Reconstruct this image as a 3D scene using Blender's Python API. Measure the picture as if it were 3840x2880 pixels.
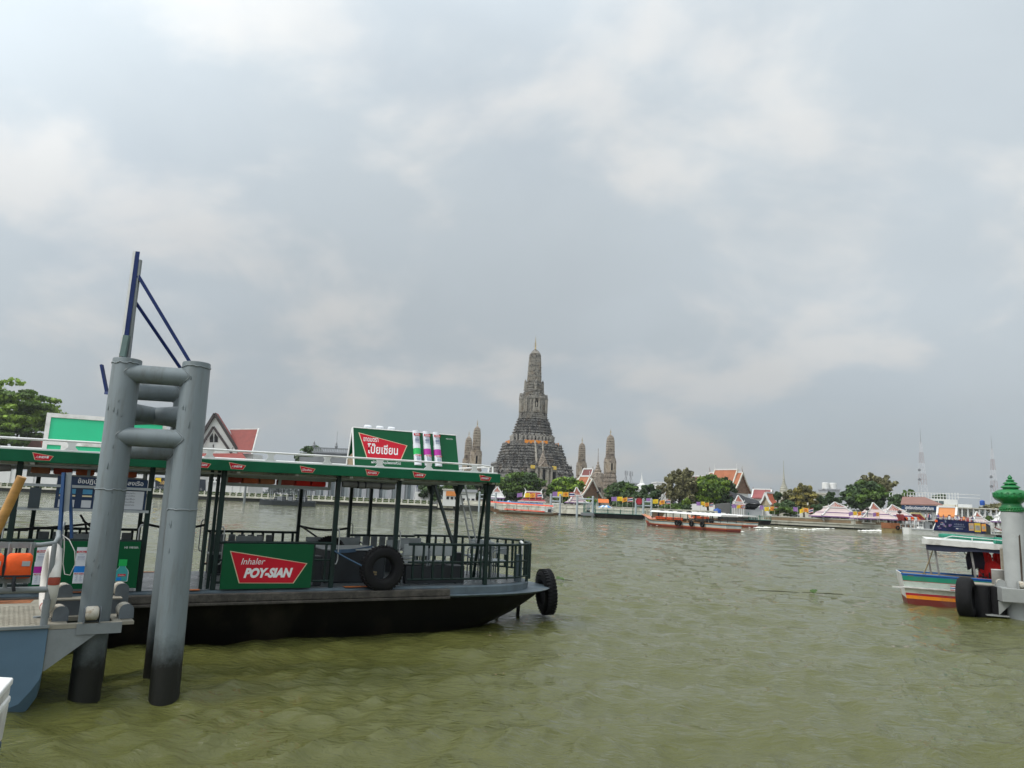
import bpy, bmesh, math, random
import numpy as np
from mathutils import Vector, Matrix, Euler
PI = math.pi
rad = math.radians
scene = bpy.context.scene
C = scene.collection
for o in list(bpy.data.objects):
    bpy.data.objects.remove(o)

# ------------------------------------------------------------------ camera
EYE = 2.65                      # eye height above the river, metres
PITCH, ROLL, LENS = rad(9.22), rad(2.4), 26.0
cam_d = bpy.data.cameras.new('camera'); cam = bpy.data.objects.new('camera', cam_d); C.objects.link(cam)
cam_d.lens = LENS; cam_d.sensor_width = 36; cam_d.clip_start = 0.1; cam_d.clip_end = 20000
_w = Vector((0, math.cos(PITCH), math.sin(PITCH))); _u0 = Vector((0, -math.sin(PITCH), math.cos(PITCH))); _r0 = Vector((1, 0, 0))
_r = math.cos(ROLL)*_r0 + math.sin(ROLL)*_u0; _u = -math.sin(ROLL)*_r0 + math.cos(ROLL)*_u0
_m = Matrix((_r, _u, -_w)).transposed().to_4x4(); _m.translation = Vector((0, 0, EYE))
cam.matrix_world = _m
scene.camera = cam

# ------------------------------------------------------------------ world, sun, exposure
SUN_EL, SUN_AZ = rad(50), rad(-118)          # azimuth measured from +Y (straight ahead) towards +X
world = bpy.data.worlds.new('World'); scene.world = world; world.use_nodes = True
def build_world():
    nt = world.node_tree; nt.nodes.clear(); N = nt.nodes.new; L = nt.links.new
    out = N('ShaderNodeOutputWorld'); bg = N('ShaderNodeBackground'); bg.inputs['Strength'].default_value = 0.1
    L(bg.outputs[0], out.inputs['Surface'])
    sky = N('ShaderNodeTexSky'); sky.sky_type = 'NISHITA'; sky.sun_disc = False
    sky.sun_elevation = SUN_EL; sky.sun_rotation = SUN_AZ; sky.air_density = 1.0; sky.dust_density = 3.0; sky.ozone_density = 1.0
    tc = N('ShaderNodeTexCoord'); sep = N('ShaderNodeSeparateXYZ'); L(tc.outputs['Generated'], sep.inputs[0])
    def math_(op, a, b=None, clamp=False):
        n = N('ShaderNodeMath'); n.operation = op; n.use_clamp = clamp
        for i, v in enumerate((a, b)):
            if v is None: continue
            if isinstance(v, (int, float)): n.inputs[i].default_value = v
            else: L(v, n.inputs[i])
        return n.outputs[0]
    z = math_('MAXIMUM', sep.outputs['Z'], 0.0)
    zz = math_('ADD', z, 0.42)                       # cloud layer curves down to the horizon
    cx = math_('DIVIDE', sep.outputs['X'], zz); cy = math_('DIVIDE', sep.outputs['Y'], zz)
    cmb = N('ShaderNodeCombineXYZ'); L(cx, cmb.inputs[0]); L(cy, cmb.inputs[1])
    def noise(scale, detail, rough, dist=0.0, off=(0, 0, 0)):
        mp = N('ShaderNodeMapping'); mp.inputs['Location'].default_value = off; L(cmb.outputs[0], mp.inputs[0])
        n = N('ShaderNodeTexNoise'); n.inputs['Scale'].default_value = scale; n.inputs['Detail'].default_value = detail
        n.inputs['Roughness'].default_value = rough; n.inputs['Distortion'].default_value = dist; L(mp.outputs[0], n.inputs[0])
        return n.outputs[0]
    def ramp(src, p0, p1, c0, c1):
        n = N('ShaderNodeMapRange'); n.interpolation_type = 'SMOOTHSTEP'
        n.inputs[1].default_value = p0; n.inputs[2].default_value = p1; n.inputs[3].default_value = c0; n.inputs[4].default_value = c1
        L(src, n.inputs[0]); return n.outputs[0]
    big = ramp(noise(0.9, 3, .45, .2, (1.3, .4, 0)), .32, .68, 0.0, 1.0)      # broad light and dark banks
    mid = ramp(noise(2.5, 9, .52, .25, (4.1, 7.7, 0)), .46, .62, 0.0, 1.0)     # cumulus heads
    fine = noise(7.5, 7, .6, .4, (9.0, 2.0, 0))
    shade = math_('ADD', math_('MULTIPLY', big, .20), math_('MULTIPLY', mid, .15))
    shade = math_('ADD', shade, math_('MULTIPLY', fine, .05))
    clear = ramp(z, .0, .22, .22, 1.0)               # cloud detail drowns in the haze towards the horizon
    shade = math_('ADD', math_('MULTIPLY', math_('SUBTRACT', shade, .15), clear), .15)
    # overcast dome: brighter overhead, plus the glow of the veiled sun
    dome = math_('ADD', .57, math_('MULTIPLY', z, 1.02))
    sd = Vector((math.sin(SUN_AZ)*math.cos(SUN_EL), math.cos(SUN_AZ)*math.cos(SUN_EL), math.sin(SUN_EL)))
    dp = N('ShaderNodeVectorMath'); dp.operation = 'DOT_PRODUCT'; L(tc.outputs['Generated'], dp.inputs[0]); dp.inputs[1].default_value = sd
    glow = math_('POWER', math_('MAXIMUM', dp.outputs['Value'], 0.0), 2.0)
    dome = math_('ADD', dome, math_('MULTIPLY', glow, 1.40))
    val = math_('MULTIPLY', math_('ADD', shade, .79), dome)
    val = math_('MULTIPLY', val, 6.3)               # same radiance scale as the sky texture
    # cloud tint: blue-grey in thick parts, cream in the lit heads
    tint = N('ShaderNodeMix'); tint.data_type = 'RGBA'; L(mid, tint.inputs['Factor'])
    tint.inputs[6].default_value = (.885, .985, 1.055, 1); tint.inputs[7].default_value = (.972, .995, .995, 1)
    mul = N('ShaderNodeVectorMath'); mul.operation = 'SCALE'; L(tint.outputs[2], mul.inputs[0]); L(val, mul.inputs['Scale'])
    cover = ramp(noise(1.6, 5, .55, .4, (2.2, 5.5, 0)), .30, .55, .86, .97)
    mix = N('ShaderNodeMix'); mix.data_type = 'RGBA'; L(cover, mix.inputs['Factor'])
    L(sky.outputs[0], mix.inputs[6]); L(mul.outputs[0], mix.inputs[7])
    L(mix.outputs[2], bg.inputs['Color'])
build_world()
sun_d = bpy.data.lights.new('sun', 'SUN'); sun = bpy.data.objects.new('sun', sun_d); C.objects.link(sun)
sun_d.energy = 1.5; sun_d.angle = rad(12); sun_d.color = (1.0, .95, .88)
_sd = Vector((math.sin(SUN_AZ)*math.cos(SUN_EL), math.cos(SUN_AZ)*math.cos(SUN_EL), math.sin(SUN_EL)))
sun.rotation_euler = _sd.to_track_quat('Z', 'Y').to_euler(); sun.location = (0, 0, 60)
vs = scene.view_settings
vs.view_transform = 'Standard'; vs.look = 'None'; vs.exposure = 0.30; vs.gamma = 1.0; vs.use_curve_mapping = False
scene.cycles.max_bounces = 6; scene.cycles.diffuse_bounces = 3; scene.cycles.glossy_bounces = 3
scene.cycles.use_denoising = True

# ------------------------------------------------------------------ survey: where a sight line meets a plane
FPX = 3840*LENS/36
def ray(px, py): return _w + (px-1920)/FPX*_r - (py-1440)/FPX*_u
def W(px, py, Y):
    d = ray(px, py); return Vector((0, 0, EYE)) + d*(Y/d.y)
def G(px, py, z=0.0):
    d = ray(px, py); return Vector((0, 0, EYE)) + d*((z-EYE)/d.z)
def span(px0, px1, pt, pb, Y):
    """x0,x1,z0,z1 of an upright rectangle seen at that place at distance Y"""
    pm, ym = (px0+px1)/2, (pt+pb)/2
    return W(px0, ym, Y).x, W(px1, ym, Y).x, W(pm, pb, Y).z, W(pm, pt, Y).z

# ------------------------------------------------------------------ mesh builder
class MB:
    def __init__(s): s.v = []; s.f = []; s.m = []
    def add(s, vs, fs, mi=0):
        b = len(s.v); s.v.extend([tuple(p) for p in vs])
        for f in fs: s.f.append(tuple(i+b for i in f)); s.m.append(mi)
        return s
    def box(s, c, d, R=None, mi=0):
        x, y, z = d[0]/2, d[1]/2, d[2]/2
        P = [Vector(p) for p in ((-x,-y,-z),(x,-y,-z),(x,y,-z),(-x,y,-z),(-x,-y,z),(x,-y,z),(x,y,z),(-x,y,z))]
        if R is not None: P = [R @ p for p in P]
        c = Vector(c)
        return s.add([p+c for p in P], [(0,3,2,1),(4,5,6,7),(0,1,5,4),(1,2,6,5),(2,3,7,6),(3,0,4,7)], mi)
    def bx(s, x0, x1, y0, y1, z0, z1, mi=0):
        return s.box(((x0+x1)/2,(y0+y1)/2,(z0+z1)/2), (abs(x1-x0),abs(y1-y0),abs(z1-z0)), None, mi)
    def bar(s, p0, p1, w, h=None, mi=0, up=(0,0,1)):
        p0, p1 = Vector(p0), Vector(p1); h = h or w; d = (p1-p0).normalized(); u = Vector(up)
        if abs(d.dot(u)) > .98: u = Vector((1,0,0))
        a = d.cross(u).normalized(); b = a.cross(d).normalized(); a *= w/2; b *= h/2
        return s.add([p0-a-b,p0+a-b,p0+a+b,p0-a+b,p1-a-b,p1+a-b,p1+a+b,p1-a+b], [(0,3,2,1),(4,5,6,7),(0,1,5,4),(1,2,6,5),(2,3,7,6),(3,0,4,7)], mi)
    def tube(s, pts, r, n=8, closed=False, mi=0, caps=True):
        pts = [Vector(p) for p in pts]; k = len(pts); V = []; F = []
        rs = r if isinstance(r, (list, tuple)) else [r]*k
        prev = None
        for i, p in enumerate(pts):
            if closed: d = pts[(i+1) % k]-pts[i-1]
            else: d = pts[min(i+1,k-1)]-pts[max(i-1,0)]
            d.normalize()
            if prev is None:
                a = d.cross(Vector((0,0,1)))
                if a.length < .05: a = d.cross(Vector((1,0,0)))
            else: a = prev - d*prev.dot(d)
            a.normalize(); prev = a; b = d.cross(a)
            for j in range(n):
                t = 2*PI*j/n; V.append(p+(a*math.cos(t)+b*math.sin(t))*rs[i])
        for i in range(k if closed else k-1):
            i2 = (i+1) % k
            for j in range(n):
                j2 = (j+1) % n; F.append((i*n+j, i*n+j2, i2*n+j2, i2*n+j))
        if caps and not closed: F.append(tuple(range(n-1,-1,-1))); F.append(tuple((k-1)*n+j for j in range(n)))
        return s.add(V, F, mi)
    def cyl(s, p0, p1, r0, r1=None, n=14, mi=0): return s.tube([p0, p1], [r0, r0 if r1 is None else r1], n, False, mi)
    def lathe(s, prof, c=(0,0,0), n=20, mi=0, ang=0):
        V = []; F = []; c = Vector(c)
        for r, z in prof:
            for j in range(n): t = 2*PI*j/n+ang; V.append(c+Vector((r*math.cos(t), r*math.sin(t), z)))
        for i in range(len(prof)-1):
            for j in range(n): j2 = (j+1) % n; F.append((i*n+j,i*n+j2,(i+1)*n+j2,(i+1)*n+j))
        F.append(tuple(range(n-1,-1,-1))); F.append(tuple((len(prof)-1)*n+j for j in range(n)))
        return s.add(V, F, mi)
    def loft(s, rings, mi=0, caps=True):
        n = len(rings[0]); V = [p for r in rings for p in r]; F = []
        for i in range(len(rings)-1):
            for j in range(n): j2 = (j+1) % n; F.append((i*n+j,i*n+j2,(i+1)*n+j2,(i+1)*n+j))
        if caps: F.append(tuple(range(n-1,-1,-1))); F.append(tuple((len(rings)-1)*n+j for j in range(n)))
        return s.add(V, F, mi)
    def prism(s, pts, t, mi=0):
        """pts: 3-D outline; t: vector of the thickness"""
        t = Vector(t); A = [Vector(p) for p in pts]; n = len(A); B = [p+t for p in A]
        F = [tuple(range(n)), tuple(range(2*n-1, n-1, -1))]+[(i, i+n, (i+1) % n+n, (i+1) % n) for i in range(n)]
        return s.add(A+B, F, mi)
    def torus(s, c, ax, R, r, n=36, k=14, mi=0, sq=1.0):
        c, ax = Vector(c), Vector(ax).normalized(); u = ax.cross(Vector((0,0,1)))
        if u.length < .05: u = ax.cross(Vector((1,0,0)))
        u.normalize(); w = ax.cross(u); V = []; F = []
        for i in range(n):
            t = 2*PI*i/n; e = u*math.cos(t)+w*math.sin(t)
            for j in range(k):
                q = 2*PI*j/k; cr, sr = math.cos(q), math.sin(q)
                cr = math.copysign(abs(cr)**sq, cr); sr = math.copysign(abs(sr)**sq, sr)
                V.append(c+e*(R+r[0]*cr)+ax*(r[1]*sr))
        for i in range(n):
            for j in range(k): F.append((i*k+j, ((i+1)%n)*k+j, ((i+1)%n)*k+(j+1)%k, i*k+(j+1)%k))
        return s.add(V, F, mi)
    def mesh(s, name, mats, smooth=None):
        me = bpy.data.meshes.new(name); me.from_pydata(s.v, [], s.f)
        for m in (mats if isinstance(mats, (list, tuple)) else [mats]): me.materials.append(m)
        me.polygons.foreach_set('material_index', s.m)
        if smooth:
            me.polygons.foreach_set('use_smooth', [True]*len(me.polygons)); me.update()
            try: me.set_sharp_from_angle(angle=rad(smooth))
            except Exception: pass
        bm = bmesh.new(); bm.from_mesh(me); bmesh.ops.recalc_face_normals(bm, faces=bm.faces); bm.to_mesh(me); bm.free()
        me.update(); return me
    def build(s, name, mats, parent=None, smooth=None, bevel=0, loc=None, rot=None):
        return ob(name, s.mesh(name, mats, smooth), parent, bevel, loc, rot)
def ob(name, me, parent=None, bevel=0, loc=None, rot=None):
    o = bpy.data.objects.new(name, me); C.objects.link(o)
    if parent is not None: o.parent = parent
    if loc is not None: o.location = loc
    if rot is not None: o.rotation_euler = rot
    if bevel:
        b = o.modifiers.new('bevel', 'BEVEL'); b.width = bevel; b.segments = 2; b.limit_method = 'ANGLE'; b.angle_limit = rad(40)
    return o
def tag(o, label, cat, group=None, kind=None):
    if label: o['label'] = label
    if cat: o['category'] = cat
    if group: o['group'] = group
    if kind: o['kind'] = kind
    return o
def thing(name, label, cat, loc=(0,0,0), rotz=0.0, group=None):
    o = bpy.data.objects.new(name, None); C.objects.link(o); o.location = loc; o.rotation_euler = (0,0,rotz)
    o.empty_display_size = .2
    return tag(o, label, cat, group, 'thing' if label else None)
def struct(o): o['kind'] = 'structure'; return o
def copy_tree(o, parent=None):
    c = o.copy(); C.objects.link(c); c.parent = parent
    for ch in o.children: copy_tree(ch, c)
    return c

# ------------------------------------------------------------------ materials
MATS = {}
def mat(name, col, rough=.6, var=.18, scale=3.0, dirt=None, dirt_amt=.5, dirt_scale=1.2, bump=0.0, bscale=20, metal=0.0, spec=.5, island=0.0, trans=0.0, coat=0.0, stretch=(1,1,1), streak=False):
    if name in MATS: return MATS[name]
    m = bpy.data.materials.new(name); m.use_nodes = True; nt = m.node_tree; N = nt.nodes.new; L = nt.links.new
    b = nt.nodes['Principled BSDF']; b.inputs['Roughness'].default_value = rough; b.inputs['Metallic'].default_value = metal
    b.inputs['Specular IOR Level'].default_value = spec
    if coat: b.inputs['Coat Weight'].default_value = coat; b.inputs['Coat Roughness'].default_value = .15
    tc = N('ShaderNodeTexCoord'); mp = N('ShaderNodeMapping'); L(tc.outputs['Object'], mp.inputs[0]); mp.inputs['Scale'].default_value = stretch
    def noise(sc, det=5, ro=.6):
        n = N('ShaderNodeTexNoise'); n.inputs['Scale'].default_value = sc; n.inputs['Detail'].default_value = det; n.inputs['Roughness'].default_value = ro
        L(mp.outputs[0], n.inputs[0]); return n
    def rng(src, a, bb, c, d):
        n = N('ShaderNodeMapRange'); n.inputs[1].default_value = a; n.inputs[2].default_value = bb; n.inputs[3].default_value = c; n.inputs[4].default_value = d
        L(src, n.inputs[0]); return n.outputs[0]
    n1 = noise(scale)
    v = rng(n1.outputs[0], .3, .7, 1-var, 1+var)
    if island:
        g = N('ShaderNodeNewGeometry'); iv = rng(g.outputs['Random Per Island'], 0, 1, 1-island, 1+island)
        mm = N('ShaderNodeMath'); mm.operation = 'MULTIPLY'; L(v, mm.inputs[0]); L(iv, mm.inputs[1]); v = mm.outputs[0]
    vm = N('ShaderNodeVectorMath'); vm.operation = 'SCALE'; vm.inputs[0].default_value = col; L(v, vm.inputs['Scale'])
    colout = vm.outputs[0]
    if dirt:
        n2 = noise(dirt_scale, 8, .68)
        f = rng(n2.outputs[0], .62-.28*dirt_amt, .74-.2*dirt_amt, 0, min(1, .25+dirt_amt))
        mx = N('ShaderNodeMix'); mx.data_type = 'RGBA'; L(f, mx.inputs['Factor']); L(colout, mx.inputs[6]); mx.inputs[7].default_value = (*dirt, 1)
        colout = mx.outputs[2]
        rr = rng(n2.outputs[0], .4, .7, rough, min(1, rough+.25)); L(rr, b.inputs['Roughness'])
    L(colout, b.inputs['Base Color'])
    if bump:
        n3 = noise(bscale, 4); bp = N('ShaderNodeBump'); bp.inputs['Strength'].default_value = bump; bp.inputs['Distance'].default_value = .02
        L(n3.outputs[0], bp.inputs['Height']); L(bp.outputs[0], b.inputs['Normal'])
    if trans:
        t = N('ShaderNodeBsdfTranslucent'); L(colout, t.inputs[0]); ms = N('ShaderNodeMixShader'); ms.inputs[0].default_value = trans
        o = nt.nodes['Material Output']; L(b.outputs[0], ms.inputs[1]); L(t.outputs[0], ms.inputs[2]); L(ms.outputs[0], o.inputs[0])
    MATS[name] = m; return m
def glass_mat(name, col=(.03,.045,.05), rough=.08):
    return mat(name, col, rough, .25, .6, spec=.9)

# lettering -------------------------------------------------------------
def lettering(s, width, height, material, parent, loc, rot, name='lettering', shear=0.0, bold=0.0, ext=.002, align='CENTER', spacing=1.0):
    cu = bpy.data.curves.new(name, 'FONT'); cu.body = s; cu.align_x = 'LEFT'; cu.size = 1; cu.shear = shear; cu.offset = bold; cu.extrude = 0; cu.space_character = spacing
    cu.resolution_u = 4
    tmp = bpy.data.objects.new('tmp', cu); C.objects.link(tmp)
    dg = bpy.context.evaluated_depsgraph_get(); dg.update()
    me = bpy.data.meshes.new_from_object(tmp.evaluated_get(dg)); bpy.data.objects.remove(tmp); bpy.data.curves.remove(cu)
    n = len(me.vertices)
    if n == 0: return None
    co = np.empty(n*3, np.float32); me.vertices.foreach_get('co', co); co = co.reshape(-1,3)
    lo, hi = co.min(0), co.max(0); sx = width/(hi[0]-lo[0]); sy = height/(hi[1]-lo[1]) if height else sx
    co[:,0] = (co[:,0]-(lo[0]+hi[0])/2)*sx; co[:,1] = (co[:,1]-(lo[1]+hi[1])/2)*sy; co[:,2] = 0
    me.vertices.foreach_set('co', co.ravel()); me.materials.clear(); me.materials.append(material); me.update()
    me.polygons.foreach_set('material_index', [0]*len(me.polygons))
    me.name = name
    o = ob(name, me, parent, 0, loc, rot); return o
# ------------------------------------------------------------------ river
def water_material():
    m = bpy.data.materials.new('river_water'); m.use_nodes = True; nt = m.node_tree; N = nt.nodes.new; L = nt.links.new
    b = nt.nodes['Principled BSDF']; b.inputs['Roughness'].default_value = .025; b.inputs['IOR'].default_value = 1.333
    tc = N('ShaderNodeTexCoord')
    n = N('ShaderNodeTexNoise'); n.inputs['Scale'].default_value = .05; n.inputs['Detail'].default_value = 5; L(tc.outputs['Object'], n.inputs[0])
    r = N('ShaderNodeMix'); r.data_type = 'RGBA'; L(n.outputs[0], r.inputs['Factor'])
    r.inputs[6].default_value = (.070, .076, .019, 1); r.inputs[7].default_value = (.104, .106, .034, 1)
    L(r.outputs[2], b.inputs['Base Color'])
    # small wind ripples on top of the modelled waves
    mp = N('ShaderNodeMapping'); mp.inputs['Scale'].default_value = (1.0, 2.2, 1); mp.inputs['Rotation'].default_value = (0, 0, .35); L(tc.outputs['Object'], mp.inputs[0])
    n1 = N('ShaderNodeTexNoise'); n1.inputs['Scale'].default_value = 2.3; n1.inputs['Detail'].default_value = 6; n1.inputs['Roughness'].default_value = .6; n1.inputs['Distortion'].default_value = .4; L(mp.outputs[0], n1.inputs[0])
    n2 = N('ShaderNodeTexNoise'); n2.inputs['Scale'].default_value = .55; n2.inputs['Detail'].default_value = 6; n2.inputs['Roughness'].default_value = .55; n2.inputs['Distortion'].default_value = .3; L(mp.outputs[0], n2.inputs[0])
    sb_ = N('ShaderNodeMath'); sb_.operation = 'SUBTRACT'; L(n1.outputs[0], sb_.inputs[0]); sb_.inputs[1].default_value = .5
    ab_ = N('ShaderNodeMath'); ab_.operation = 'ABSOLUTE'; L(sb_.outputs[0], ab_.inputs[0]); iv_ = N('ShaderNodeMath'); iv_.operation = 'MULTIPLY'; L(ab_.outputs[0], iv_.inputs[0]); iv_.inputs[1].default_value = -1.6
    b1 = N('ShaderNodeBump'); b1.inputs['Strength'].default_value = .5; b1.inputs['Distance'].default_value = .10; L(iv_.outputs[0], b1.inputs['Height'])
    b2 = N('ShaderNodeBump'); b2.inputs['Strength'].default_value = .34; b2.inputs['Distance'].default_value = .30; L(n2.outputs[0], b2.inputs['Height']); L(b1.outputs[0], b2.inputs['Normal'])
    n3 = N('ShaderNodeTexNoise'); n3.inputs['Scale'].default_value = .16; n3.inputs['Detail'].default_value = 5; n3.inputs['Roughness'].default_value = .6; L(mp.outputs[0], n3.inputs[0])
    b3 = N('ShaderNodeBump'); b3.inputs['Strength'].default_value = .3; b3.inputs['Distance'].default_value = .8; L(n3.outputs[0], b3.inputs['Height']); L(b2.outputs[0], b3.inputs['Normal'])
    L(b3.outputs[0], b.inputs['Normal'])
    return m
WATER = water_material()
def wave_height(X, Y, cell, rng):
    """sum of short-crested wind waves; components shorter than the local mesh can carry fade out"""
    Hh = np.zeros_like(X); DX = np.zeros_like(X); DY = np.zeros_like(X)
    for i in range(70):
        lam = .35*(9.0/.35)**(rng.random()**1.2)
        th = rad(-62) + rng.normal()*.95             # wind roughly across and towards the viewer
        k = 2*PI/lam; amp = .0118*lam**.74*(.6+.8*rng.random())
        if lam > 2.4: amp *= .30
        ph = rng.random()*2*PI; kx, ky = k*math.cos(th), k*math.sin(th)
        fade = np.clip((lam/cell-2.2)/3.0, 0, 1)
        a = kx*X+ky*Y+ph
        # slow amplitude groups keep the crests short
        g = .55+.45*np.sin(X*(.11+.05*rng.random())*2/lam**.5+ph*3)*np.sin(Y*(.09+.05*rng.random())*2/lam**.5+ph*5)
        Hh += amp*fade*g*np.sin(a); c = amp*fade*g*np.cos(a)*1.0
        DX += c*math.cos(th); DY += c*math.sin(th)
    return Hh, DX, DY
def build_water():
    rng = np.random.default_rng(11)
    nr, na = 700, 760
    r = 2.2*(420/2.2)**(np.linspace(0, 1, nr)**.82)
    t = np.linspace(rad(-62), rad(62), na)
    Rr, T = np.meshgrid(r, t, indexing='ij'); X = Rr*np.sin(T); Y = Rr*np.cos(T)
    cell = np.maximum(Rr*(t[1]-t[0]), np.gradient(r)[:, None])
    Hh, DX, DY = wave_height(X, Y, cell*1.0, rng)
    V = np.stack([X+DX, Y+DY, Hh], -1).reshape(-1, 3)
    i, j = np.meshgrid(np.arange(nr-1), np.arange(na-1), indexing='ij'); a = (i*na+j).ravel()
    Fq = np.stack([a, a+1, a+na+1, a+na], -1)[:, ::-1]
    me = bpy.data.meshes.new('river'); me.vertices.add(len(V)); me.vertices.foreach_set('co', V.ravel().astype(np.float32))
    me.loops.add(Fq.size); me.loops.foreach_set('vertex_index', Fq.ravel().astype(np.int32))
    me.polygons.add(len(Fq)); me.polygons.foreach_set('loop_start', (np.arange(len(Fq))*4).astype(np.int32)); me.polygons.foreach_set('loop_total', np.full(len(Fq), 4, np.int32))
    me.polygons.foreach_set('use_smooth', np.ones(len(Fq), bool)); me.update(calc_edges=True); me.validate()
    me.materials.append(WATER); struct(ob('river', me))
    # the calm rest of the river, out to the horizon, a hand below the wave troughs
    mb = MB(); mb.add([(-6000,-300,-.35),(6000,-300,-.35),(6000,2600,-.35),(-6000,2600,-.35)], [(0,1,2,3)])
    struct(mb.build('river_far', WATER))
build_water()
# ------------------------------------------------------------------ ferry (local axes: x along the near side towards the bow, y away from the viewer, z up)
m_green = mat('green_paint', (.002,.105,.045), .5, .12, 2, dirt=(.006,.06,.028), dirt_amt=.25, spec=.25)
m_dkgreen = mat('dark_green_steel', (.005,.019,.016), .42, .25, 4, dirt=(.02,.02,.016), dirt_amt=.2, spec=.35)
m_board = mat('board_green', (.001,.082,.028), .45, .08, 1.2, spec=.25)
m_emerald = mat('emerald_panel', (.0,.42,.19), .35, .05, 2)
m_red = mat('sign_red', (.52,.010,.026), .4, .06, 2, spec=.25)
m_white = mat('white_paint', (.74,.74,.72), .45, .08, 3, dirt=(.42,.40,.35), dirt_amt=.35)
m_offw = mat('weathered_white', (.58,.57,.54), .6, .15, 3, dirt=(.28,.26,.22), dirt_amt=.5)
m_text = mat('white_lettering', (.78,.78,.78), .4, .02)
m_blacktext = mat('dark_lettering', (.03,.035,.05), .5, .02)
m_hull = mat('black_hull', (.004,.004,.004), .42, .4, 1.5, dirt=(.034,.029,.021), dirt_amt=.40, dirt_scale=.55, bump=.15, bscale=6, stretch=(1,1,.5), spec=.15)
m_rub = mat('rubbing_strake', (.045,.040,.034), .75, .4, 6, dirt=(.11,.10,.085), dirt_amt=.5, dirt_scale=5, bump=.5, bscale=40)
m_deck = mat('deck_grey', (.10,.115,.125), .24, .3, 2, dirt=(.17,.17,.16), dirt_amt=.35, dirt_scale=2.5, bump=.12, bscale=30)
m_ledge = mat('ledge_bluegrey', (.085,.115,.135), .45, .25, 3, dirt=(.20,.20,.18), dirt_amt=.3)
m_grey = mat('grey_paint', (.16,.18,.19), .5, .15, 3, dirt=(.08,.07,.06), dirt_amt=.3)
m_ltgrey = mat('light_grey_seat', (.34,.37,.38), .45, .15, 3, dirt=(.15,.14,.12), dirt_amt=.25)
m_dkgrey = mat('dark_grey_box', (.018,.022,.027), .5, .3, 2)
m_orange = mat('orange_vest', (.85,.11,.015), .8, .15, 6, bump=.3, bscale=30)
m_orangemark = mat('orange_mark', (.62,.17,.035), .6, .25, 6, dirt=(.12,.09,.07), dirt_amt=.5, dirt_scale=6)
m_rubber = mat('tyre_rubber', (.007,.007,.008), .72, .3, 5, dirt=(.018,.017,.015), dirt_amt=.3, bump=.3, bscale=25, spec=.25)
m_steelg = mat('galvanised', (.40,.41,.41), .4, .12, 4, metal=.3)
m_rope = mat('rope', (.22,.17,.09), .9, .3, 40)
m_strap = mat('dark_strap', (.012,.014,.018), .8, .2)
m_bluestrap = mat('blue_strap', (.05,.10,.17), .8, .2)
m_canvas = mat('grey_canvas', (.13,.13,.125), .85, .2, 6, bump=.4, bscale=15)
m_gold = mat('cream_outline', (.66,.58,.38), .4, .03)
m_purple = mat('band_purple', (.42,.015,.30), .4, .03)
m_bgreen = mat('band_green', (.01,.42,.09), .4, .03)
m_bblue = mat('band_blue', (.012,.20,.62), .4, .03)
m_teal = mat('bottle_teal', (.05,.34,.33), .35, .08)
m_tube = mat('tube_white', (.66,.68,.72), .4, .03)
m_wood = mat('plywood', (.20,.15,.09), .8, .25, 6, dirt=(.08,.06,.04), dirt_amt=.4)

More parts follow.
